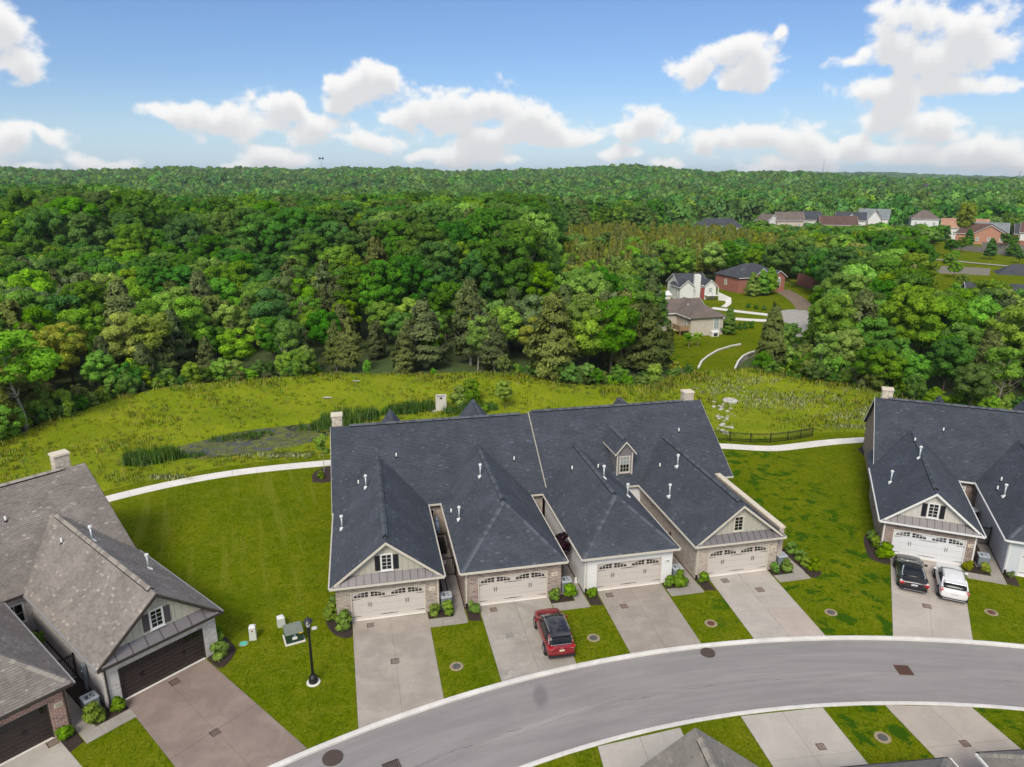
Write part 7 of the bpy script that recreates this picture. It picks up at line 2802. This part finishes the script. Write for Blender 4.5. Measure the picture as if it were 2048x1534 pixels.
obj('deck_rail', MB().box(-1.8, .0, .55, .6, 1.0, 1.9).box(-1.85, -1.8, .55, 3.6, 1.0, 1.9), dk, t)
obj('deck_post', MB().box(-1.8, -1.68, .6, .72, -.5, 1.0), dk, t)
obj('deck_post', MB().box(-1.8, -1.68, 3.4, 3.52, -.5, 1.0), dk, t)
for i, x in enumerate((6.6, 7.8, 9.0)):
    obj('porch_column', MB().box(x - .12, x + .12, 9.2, 9.44, 0, 2.9), M_WHITE, t)
obj('porch_roof', MB().hexa([(6.2, 8.8, 2.9), (9.4, 8.8, 2.9), (9.4, 12, 2.9), (6.2, 12, 2.9), (6.2, 8.8, 3.5), (9.4, 9.2, 3.1), (9.4, 11.6, 3.1), (6.2, 12, 3.5)]), M_SH_TAUPE, t)
for (s_, t_) in ((1.9, 5.0), (2.6, 3.4), (4.0, 5.6)):
    vent_stub(t, s_, t_, 4.8)
x_, y_ = fw(((32.7, 127.4), R(15)), 4.4, -.9)
b_ = thing('pet_house', 'white dog house with a dark opening beside the beige brick house', 'pet house', (x_, y_, 0.02), R(15))
obj('body', MB().box(-.7, .7, -.45, .45, 0, .8), M_WHITE, b_)
obj('opening', MB().box(-.35, .4, -.47, -.451, .08, .62), M_DARK, b_)
obj('roof', MB().hexa([(-.78, -.55, .8), (.78, -.55, .8), (.78, .55, .8), (-.78, .55, .8), (-.78, -.05, 1.1), (.78, -.05, 1.1), (.78, .05, 1.1), (-.78, .05, 1.1)]), M_WHITE, b_)

# white house
t = thing('white_house', 'white sided house with a white chimney and porch stairs', 'house', (39.9, 165.3, 0), R(10))
t.scale = (.84, .84, .88)
wing(t, 0, 8.2, 2.2, 11.0, 3.9, 6.6, M_SIDE, M_SH_FAR, 's', ('gable', 'gable'), .4)
wing(t, -.6, 3.4, .2, 7.0, 3.7, 5.6, M_SIDE, M_SH_FAR, 't', ('gable', 'gable'), .4)
wing(t, 7.2, 10.6, 1.4, 8.0, 3.6, 5.4, M_SIDE, M_SH_FAR, 't', ('gable', 'gable'), .35)
obj('chimney', MB().box(4.0, 5.9, 1.5, 2.19, -.5, 6.6).box(4.2, 5.7, 1.55, 2.6, 6.6, 6.8), M_SIDE, t)
obj('foundation', MB().box(-.64, 3.44, .15, 2.15, -.6, .55).box(3.45, 8.2, 2.14, 2.19, -.6, .55), plain('red_brick_base', (.30, .07, .06), .9, .15), t)
obj('red_panel', MB().box(6.0, 7.2, 1.36, 1.42, .1, 3.2), plain('red_brick_base', (.3, .07, .06)), t)
obj('porch_deck', MB().box(7.2, 10.6, -.4, 1.4, 1.2, 1.35), M_WHITE, t)
for x in (7.3, 8.9, 10.5):
    obj('porch_column', MB().box(x - .09, x + .09, -.35, -.17, 1.35, 3.5), M_WHITE, t)
obj('porch_rail', MB().box(7.3, 10.5, -.32, -.25, 2.15, 2.25), M_WHITE, t)
obj('stair', MB().hexa([(10.6, -.4, 0), (13.2, -3.0, 0), (13.9, -2.2, 0), (11.3, .4, 0), (10.6, -.4, 1.3), (13.2, -3.0, .1), (13.9, -2.2, .1), (11.3, .4, 1.3)]), M_WHITE, t)
obj('stair_rail', MB().hexa([(10.6, -.45, 1.3), (13.2, -3.05, .1), (13.25, -3.0, .1), (10.65, -.4, 1.3), (10.6, -.45, 2.2), (13.2, -3.05, 1.0), (13.25, -3.0, 1.0), (10.65, -.4, 2.2)]), M_WHITE, t)
win(t, 8.9, 2.5, .9, 1.2, 1.36)
win(t, 2.6, 2.3, .7, 1.3, -.63, -1, 0)

# red brick house
t = thing('brick_house', 'red brick house with charcoal hipped roof behind three clipped evergreens', 'house', (57.2, 175.2, 0), R(20))
t.scale = (.88, .88, .84)
wing(t, 0, 15.0, 2.0, 13.0, 4.6, 8.0, M_BRICK_RED, M_SH_FAR, 's', ('hip', 'hip'), .45)
wing(t, 3.2, 9.2, 0.0, 9.0, 4.6, 7.4, M_BRICK_RED, M_SH_FAR, 't', ('gable', 'hip'), .45)
wing(t, 10.6, 15.0, .8, 9.0, 4.4, 6.4, M_BRICK_RED, M_SH_FAR, 't', ('gable', 'hip'), .45)
win(t, 6.6, 2.9, 1.2, 2.0, -.03, arch=True)
win(t, 12.8, 2.9, 1.1, 1.8, .77, arch=True)
win(t, 8.0, 2.6, .9, 1.5, -.03, -1, 0)
obj('downspout', MB().box(3.0, 3.12, -.1, .0, 0, 4.4), M_WHITE, t)
vent_stub(t, 3.0, 5.0, 6.4)

t = thing('brick_house', 'red brick gabled house half hidden by the trees right of the other red house', 'house', (84.2, 183.5, 0), R(12))
wing(t, 0, 7.5, 0, 9, 4.0, 7.2, M_BRICK_RED, M_SH_FAR, 't', ('gable', 'hip'), .45)
wing(t, -5.0, 7.0, 3.0, 10, 4.2, 7.6, M_BRICK_RED, M_SH_FAR, 's', ('hip', 'hip'), .45)
win(t, 3.7, 2.3, 1.6, 1.6, -.03, arch=True)

# right-hand slope: orange brick house and its neighbours
def far_house(label, x, y, rot, w, d, ze, zr, wall, sh, along='s', ends=('gable', 'gable'), z=None, extra=None, name='distant_house'):
    z = float(T(x, y)) if z is None else z
    t = thing(name, label, 'house', (x, y, z), rot)
    wing(t, -w / 2, w / 2, -d / 2, d / 2, ze, zr, wall, sh, along, ends, .5)
    for e in extra or []:
        wing(t, *e)
    n = max(2, int(w / 4))
    for k in range(n):
        win(t, -w / 2 + w * (k + .5) / n, ze * .55, 1.0, 1.5, -d / 2 - .03, rows=2)
    return t


HZ = float(T(213, 318))
h_ = far_house('orange brick house with a wide front gable on the right slope', 213, 322, R(-34), 13, 13, 4.4, 8.6, M_BRICK_OR, M_SH_BRN, 't', ('gable', 'hip'), extra=[(-13, 5, -2, 8, 4.4, 8.6, M_BRICK_OR, M_SH_BRN, 's', ('hip', 'hip'), .5)])
far_house('white and red house cut by the right edge below the orange house', 224, 308, R(-34), 12, 10, 6.0, 10.0, M_SIDE, M_SH_BRN, 's', ('gable', 'gable'), extra=[(-6.02, 6.02, -5.05, 4, 2.8, 2.85, M_BRICK_RED, M_SH_BRN, 's', ('hip', 'hip'), .02)])
far_house('house with a light grey roof behind the orange brick house', 226, 346, R(-30), 18, 10, 5.0, 9.2, M_SIDE, M_SH_LGR, 's', ('gable', 'gable'))
far_house('house with a pale orange roof and white chimney on the right slope', 232, 372, R(-30), 20, 10, 6.0, 10.5, M_SIDE, M_SH_ORG, 's', ('gable', 'gable'))
far_house('house with a dark blue grey roof at the right edge', 246, 340, R(-30), 16, 10, 4.5, 9.0, M_BRICK_OR, M_SH_FAR, 's', ('gable', 'gable'))
far_house('white house showing in patches through the trees at far right', 93, 134, R(-20), 12, 9, 5.6, 8.8, M_SIDE, M_SH_FAR, 's', ('gable', 'gable'))
far_house('grey roofed white gabled house behind the tree tops at far right', 152, 214, R(-25), 13, 10, 4.6, 8.4, M_SIDE, M_SH_FAR, 's', ('hip', 'hip'), float(T(152, 214)) - 5.6)
# row of roofs beyond the cedar stand
Z0 = 0.4
far_house('long house with a grey hipped roof and white chimney beyond the cedar thicket', 100, 352, R(-8), 21, 10, 4.5, 8.0, M_SIDE, M_SH_FAR, 's', ('hip', 'hip'), Z0, [(3, 9, -7, 3, 4.5, 8.4, M_SIDE, M_SH_FAR, 't', ('hip', 'hip'), .5)])
far_house('leftmost small white gabled house in the far row of roofs', 133, 378, R(20), 8, 9, 5.0, 8.6, M_SIDE, M_SH_TAUPE, 't', ('gable', 'gable'), Z0)
far_house('taupe roofed house in the far row left of the dark roofed one', 143, 376, R(-6), 13, 9, 5.6, 9.8, M_BRICK_TAN, M_SH_TAUPE, 's', ('gable', 'gable'), Z0)
far_house('white house with a dark roof in the middle of the far row', 154, 378, R(-10), 11, 9, 5.8, 10.0, M_SIDE, M_SH_FAR, 's', ('gable', 'gable'), Z0)
far_house('maroon roofed house in the far row, lower than its neighbours', 163, 364, R(-12), 17, 10, 4.2, 8.4, M_BRICK_RED, M_SH_BRN, 's', ('gable', 'gable'), Z0)
far_house('white gabled house with a slate roof right of the maroon roof', 176, 378, R(-22), 14, 9, 5.6, 9.6, M_SIDE, M_SH_FAR, 's', ('gable', 'gable'), Z0, [(-3, 3, -7, 2, 5.4, 9.0, M_SIDE, M_SH_FAR, 't', ('gable', 'gable'), .4)])
far_house('white gabled house with grey roof at the right end of the far row', 190, 382, R(-30), 14, 10, 6.4, 11.0, M_SIDE, M_SH_LGR, 's', ('gable', 'gable'), Z0, [(-2, 4, -8, 2, 6.0, 10.4, M_SIDE, M_SH_FAR, 't', ('gable', 'gable'), .4)])
far_house('taupe roofed house left of the tall yellow green tree', 222, 392, R(-20), 13, 10, 5.5, 9.8, M_SIDE, M_SH_TAUPE, 's', ('hip', 'hip'), Z0)
hx, hy = 556, 985
far_house('tiny white house with dark roof standing on the far hillside', hx, hy, R(-25), 17, 12, 7.5, 13.0, M_SIDE, M_SH_FAR, 's', ('gable', 'gable'), float(T(hx, hy)) + 8.0)

# wooden fences and the lane on the right slope
M_WOOD = plain('grey_fence_wood', (.26, .235, .225), .85, .2, 2)
for (pts, lb) in (([(176, 288), (181, 272), (186, 258), (190, 244)], 'weathered grey plank fence below the orange brick house'), ([(196, 300), (201, 290), (206, 280)], 'short grey plank fence nearest the orange brick house'), ([(128, 216), (134, 214), (141, 210)], 'low grey plank fence left of the tree tops at far right')):
    t = thing('plank_fence', lb, 'fence', (pts[0][0], pts[0][1], float(T(*pts[0]))))
    for a, b in zip(pts[:-1], pts[1:]):
        d = Vector((b[0] - a[0], b[1] - a[1], 0))
        n = max(3, int(d.length / 2.4))
        for k in range(n):
            p = (a[0] + d.x * k / n - pts[0][0], a[1] + d.y * k / n - pts[0][1])
            obj('panel', MB().box(0.02, d.length / n - .02, -.03, .03, -.2, 2.0 + .06 * (k % 2)), M_WOOD, t, (p[0], p[1], 0), math.atan2(d.y, d.x))
            obj('post', MB().box(-.07, .07, -.07, .07, -.3, 2.15), M_WOOD, t, (p[0], p[1], 0), math.atan2(d.y, d.x))
rb = ribbon([(146, 254), (152, 247), (157, 238), (166, 226)], 3.0)
sheet('lane', rb, float(T(155, 240)) + .05, M_WALK)

# trees placed by hand
def named(var, mat, x, y, h, label, base=9.9, w=1.0, name='broadleaf_tree', tm=None):
    s = h / base
    return plant_tree(name, var, mat, x, y, s * w, s, random.random() * 6.28, label, None, None, tm)


named(BM[3], L_LITE, -0.9, 85.2, 4.1, 'rounded bright young tree in the meadow behind the middle roof ridge')
named(BM[2], L_MID, -5.4, 87.2, 3.6, 'bushy green young tree right of the concrete outlet box')
named(BM[0], L_DARK, 27.4, 133.5, 7.6, 'dark leafy tree in front of the left side of the beige brick house')
named(BU[0], L_LITE, 30.2, 118.5, 3.0, 'small yellow green tree below the beige brick house', 9.4, 1.25)
named(BU[1], L_LITE, 32.0, 119.3, 2.8, 'small light tree right of its twin below the beige brick house', 9.4, 1.25)
named(CE[1], L_CEDAR, 26.6, 117.5, 5.0, 'narrow brown cedar left of the beige brick house lawn', 9.0, .8, 'cedar_tree')
named(CE[0], L_MID, 40.3, 129.3, 5.2, 'dense dark evergreen at the right corner of the beige brick house', 9.0, 1.2, 'evergreen_tree')
for i, (x, y) in enumerate(((58.6, 172.4), (61.2, 173.4), (63.8, 175.0))):
    named(CE[i], L_LITE, x, y, 6.0 + .5 * i, ('left', 'middle', 'right')[i] + ' one of three clipped evergreens before the red brick house', 9.0, 1.35, 'evergreen_tree')
named(CE[2], L_CEDAR2, 39.2, 104.2, 10.5, 'tall thin cedar with a pale trunk beside the concrete wall', 9.0, .95, 'cedar_tree')
named(BM[2], L_MID, 47.0, 117.0, 5.0, 'full green tree at the right of the grassy crossing')
named(BM[3], L_LITE, 52.5, 120.5, 4.6, 'light green tree below the turning circle')
named(BM[1], L_DARK, 69.5, 146.0, 11.5, 'large dark tree right of the turning circle')
named(BM[4], L_MID, 75.0, 160.0, 13.0, 'tall green tree right of the gravel drive')
named(BU[2], L_LITE, -55.2, 75.8, 12.0, 'tall bright green tree at the left edge of the photo', 9.4, 1.35)
named(BU[0], L_LITE, -60.5, 74.5, 11.0, 'bright green tree cut off by the left edge', 9.4, 1.4)
named(BU[1], L_YEL, -51.2, 98.5, 10.5, 'yellow green tree with a forked bare trunk at the left wood edge', 9.4, 1.2, 'broadleaf_tree')
named(CE[3], L_CEDAR2, 5.7, 97.8, 12.5, 'broad olive cedar with bare lower branches behind the middle roof', 9.0, 1.25, 'cedar_tree')
named(CE[4], L_CEDAR, -6.5, 108.0, 13.5, 'tall brownish cedar rising above the wood edge in the centre', 9.0, 1.0, 'cedar_tree')
named(CE[0], L_CEDAR, -13.5, 105.5, 10.5, 'wide brown cedar left of the pale bare tree', 9.0, 1.4, 'cedar_tree')
named(BM[1], L_PALE, 3.5, 112.0, 11.0, 'pale grey green round tree among darker cedars', 9.9, 1.0)
named(BL[1], L_MID, 82.5, 122.0, 12.0, 'big spreading tree hiding the white house at far right', 19.5, 1.3)
named(BL[2], L_YEL, 206, 330, 19.0, 'tall yellow green tree left of the orange brick house', 19.5, .8)
for i, (x, y, h) in enumerate(((136, 222, 5.5), (128, 206, 5.0), (160, 262, 6.5), (172, 275, 6.0), (148, 240, 4.5), (200, 292, 6.5), (118, 186, 4.0), (108, 172, 3.6), (170, 240, 4.5))):
    named(BM[i % 5], (L_MID, L_LITE, L_DARK)[i % 3], x, y, h, ('low tree by the short plank fence at far right', 'round tree at the lower end of the slope lawn', 'tree at the bend of the lane on the right slope', 'tree left of the long plank fence', 'small round tree beside the lane', 'tree between the two plank fences', 'lowest small tree on the right slope lawn', 'little tree nearest the wood on the right slope', 'small tree right of the lane end')[i], 9.9, 1.25)
for i, (x, y) in enumerate(((183, 262), (196, 268), (168, 252), (190, 300))):
    named(CE[i], L_DARK, x, y, 7.5, ('left dark upright evergreen on the right slope lawn', 'dark upright evergreen right of its twin on the slope lawn', 'small leaning tree beside the pale lane', 'evergreen against the fence below the orange house')[i], 9.0, 1.3, 'evergreen_tree')
for (x, y, h, sd, lb, w) in ((1.2, 128.5, 16.5, 1, 'tall bare grey dead tree against the dark canopy', 1.0), (-5.2, 104.6, 9.0, 2, 'pale bare branched tree at the wood edge behind the middle roofs', 1.0), (-63.5, 119, 9.0, 3, 'grey leafless tree among brown cedars at left', 1.2), (66.8, 149.5, 5.0, 4, 'small bare fan shaped tree by the gravel drive', 1.3)):
    t = thing('bare_tree', lb, 'tree', (x, y, float(T(x, y))))
    tr = obj('trunk', trunk_mesh('trunk', h, .013 * h, 900 + sd, M_BARKG, 16, .03, .22 * w, .3, 5), parent=t)

# small things on the neighbouring lawn
for i, (x, y) in enumerate(((43.6, 133.2), (44.9, 133.9), (46.3, 134.6))):
    shrub(x, y, 1.1, ('left', 'middle', 'right')[i] + ' one of three dark clipped shrubs on the neighbouring lawn', L_DARK, 1.5, 'clipped shrubs on the neighbouring lawn')
for i, (x, y) in enumerate(((52.6, 156.5), (54.0, 155.2), (55.4, 154.4))):
    shrub(x, y, 1.3, ('left', 'middle', 'right')[i] + ' shrub in the island bed beside the turning circle', L_DARK, 1.0, 'shrubs in the island bed')
t = thing('mailbox', 'dark mailbox on a post by the turning circle', 'mailbox', (56.6, 147.8, 0.03), R(20))
obj('post', MB().box(-.06, .06, -.06, .06, 0, 1.1), M_BLACK, t)
obj('box', MB().box(-.14, .14, -.3, .3, 1.1, 1.4), M_BLACK, t)
t = thing('garden_shed', 'small shed with a white roof left of the white house', 'shed', (33.6, 165.0, 0.02), R(14))
obj('wall', MB().box(-3.0, 3.0, -1.6, 1.6, 0, 1.6), M_SIDE, t)
obj('roof', MB().hexa([(-3.3, -1.9, 1.6), (3.3, -1.9, 1.6), (3.3, 1.9, 1.6), (-3.3, 1.9, 1.6), (-3.3, -.1, 2.4), (3.3, -.1, 2.4), (3.3, .1, 2.4), (-3.3, .1, 2.4)]), M_WHITE, t)

# masts on the horizon
for (x, y, h, lb, nm) in ((655, 1560, 52, 'thin radio mast rising from the far ridge at right', 'radio_mast'), (1030, 1500, 42, 'pale lattice power pylon on the far ridge at the right edge', 'power_pylon'), (-400, 1560, 44, 'small floodlight mast on the far ridge left of centre', 'floodlight_mast')):
    t = thing(nm, lb, 'mast', (x, y, float(T(x, y))))
    mb = MB()
    w = 2.6 if nm == 'power_pylon' else .5
    for sx in (-1, 1):
        for sy in (-1, 1):
            mb.tube((sx * w, sy * w, 0), (sx * w * .2, sy * w * .2, h), .22, .14, 4)
    for k in range(8):
        z = h * k / 8
        q = w * (1 - .8 * k / 8)
        mb.tube((-q, -q, z), (q, -q, z + h / 8), .10, n=3)
        mb.tube((q, -q, z), (-q, -q, z + h / 8), .10, n=3)
    obj('lattice', mb, M_GALV, t)
    if nm != 'radio_mast':
        obj('crossarm', MB().box(-5, 5, -.3, .3, h - 4, h - 3.4).box(-4, 4, -.3, .3, h - 9, h - 8.4) if nm == 'power_pylon' else MB().box(-5, -1.5, -.4, .4, h - 2, h + 2).box(1.5, 5, -.4, .4, h - 2, h + 2).box(-5, 5, -.2, .2, h - .3, h + .3), M_GALV if nm == 'power_pylon' else M_BLACK, t)


# ------------------------------------------------------------------ the air
hm = bpy.data.materials.new('thin_haze')
hm.use_nodes = True
hm.node_tree.nodes.clear()
HN = NT(hm.node_tree)
ho = HN.n('ShaderNodeOutputMaterial')
hv = HN.n('ShaderNodeVolumePrincipled')
hv.inputs['Color'].default_value = (0.80, 0.90, 1.0, 1)
hv.inputs['Density'].default_value = 0.00011
hv.inputs['Anisotropy'].default_value = 0.2
HN.l(hv.outputs[0], ho.inputs['Volume'])
hz_ = obj('haze', MB().box(float(gx.min()) - 30, float(gx.max()) + 30, float(gy.min()) - 30, float(gy.max()) + 30, float(GZ.min()) - 1.5, max(72.0, float(GZ.max()) + 20)), hm)
tag(hz_, 'thin pale haze softening the far hills', 'haze', kind='stuff')
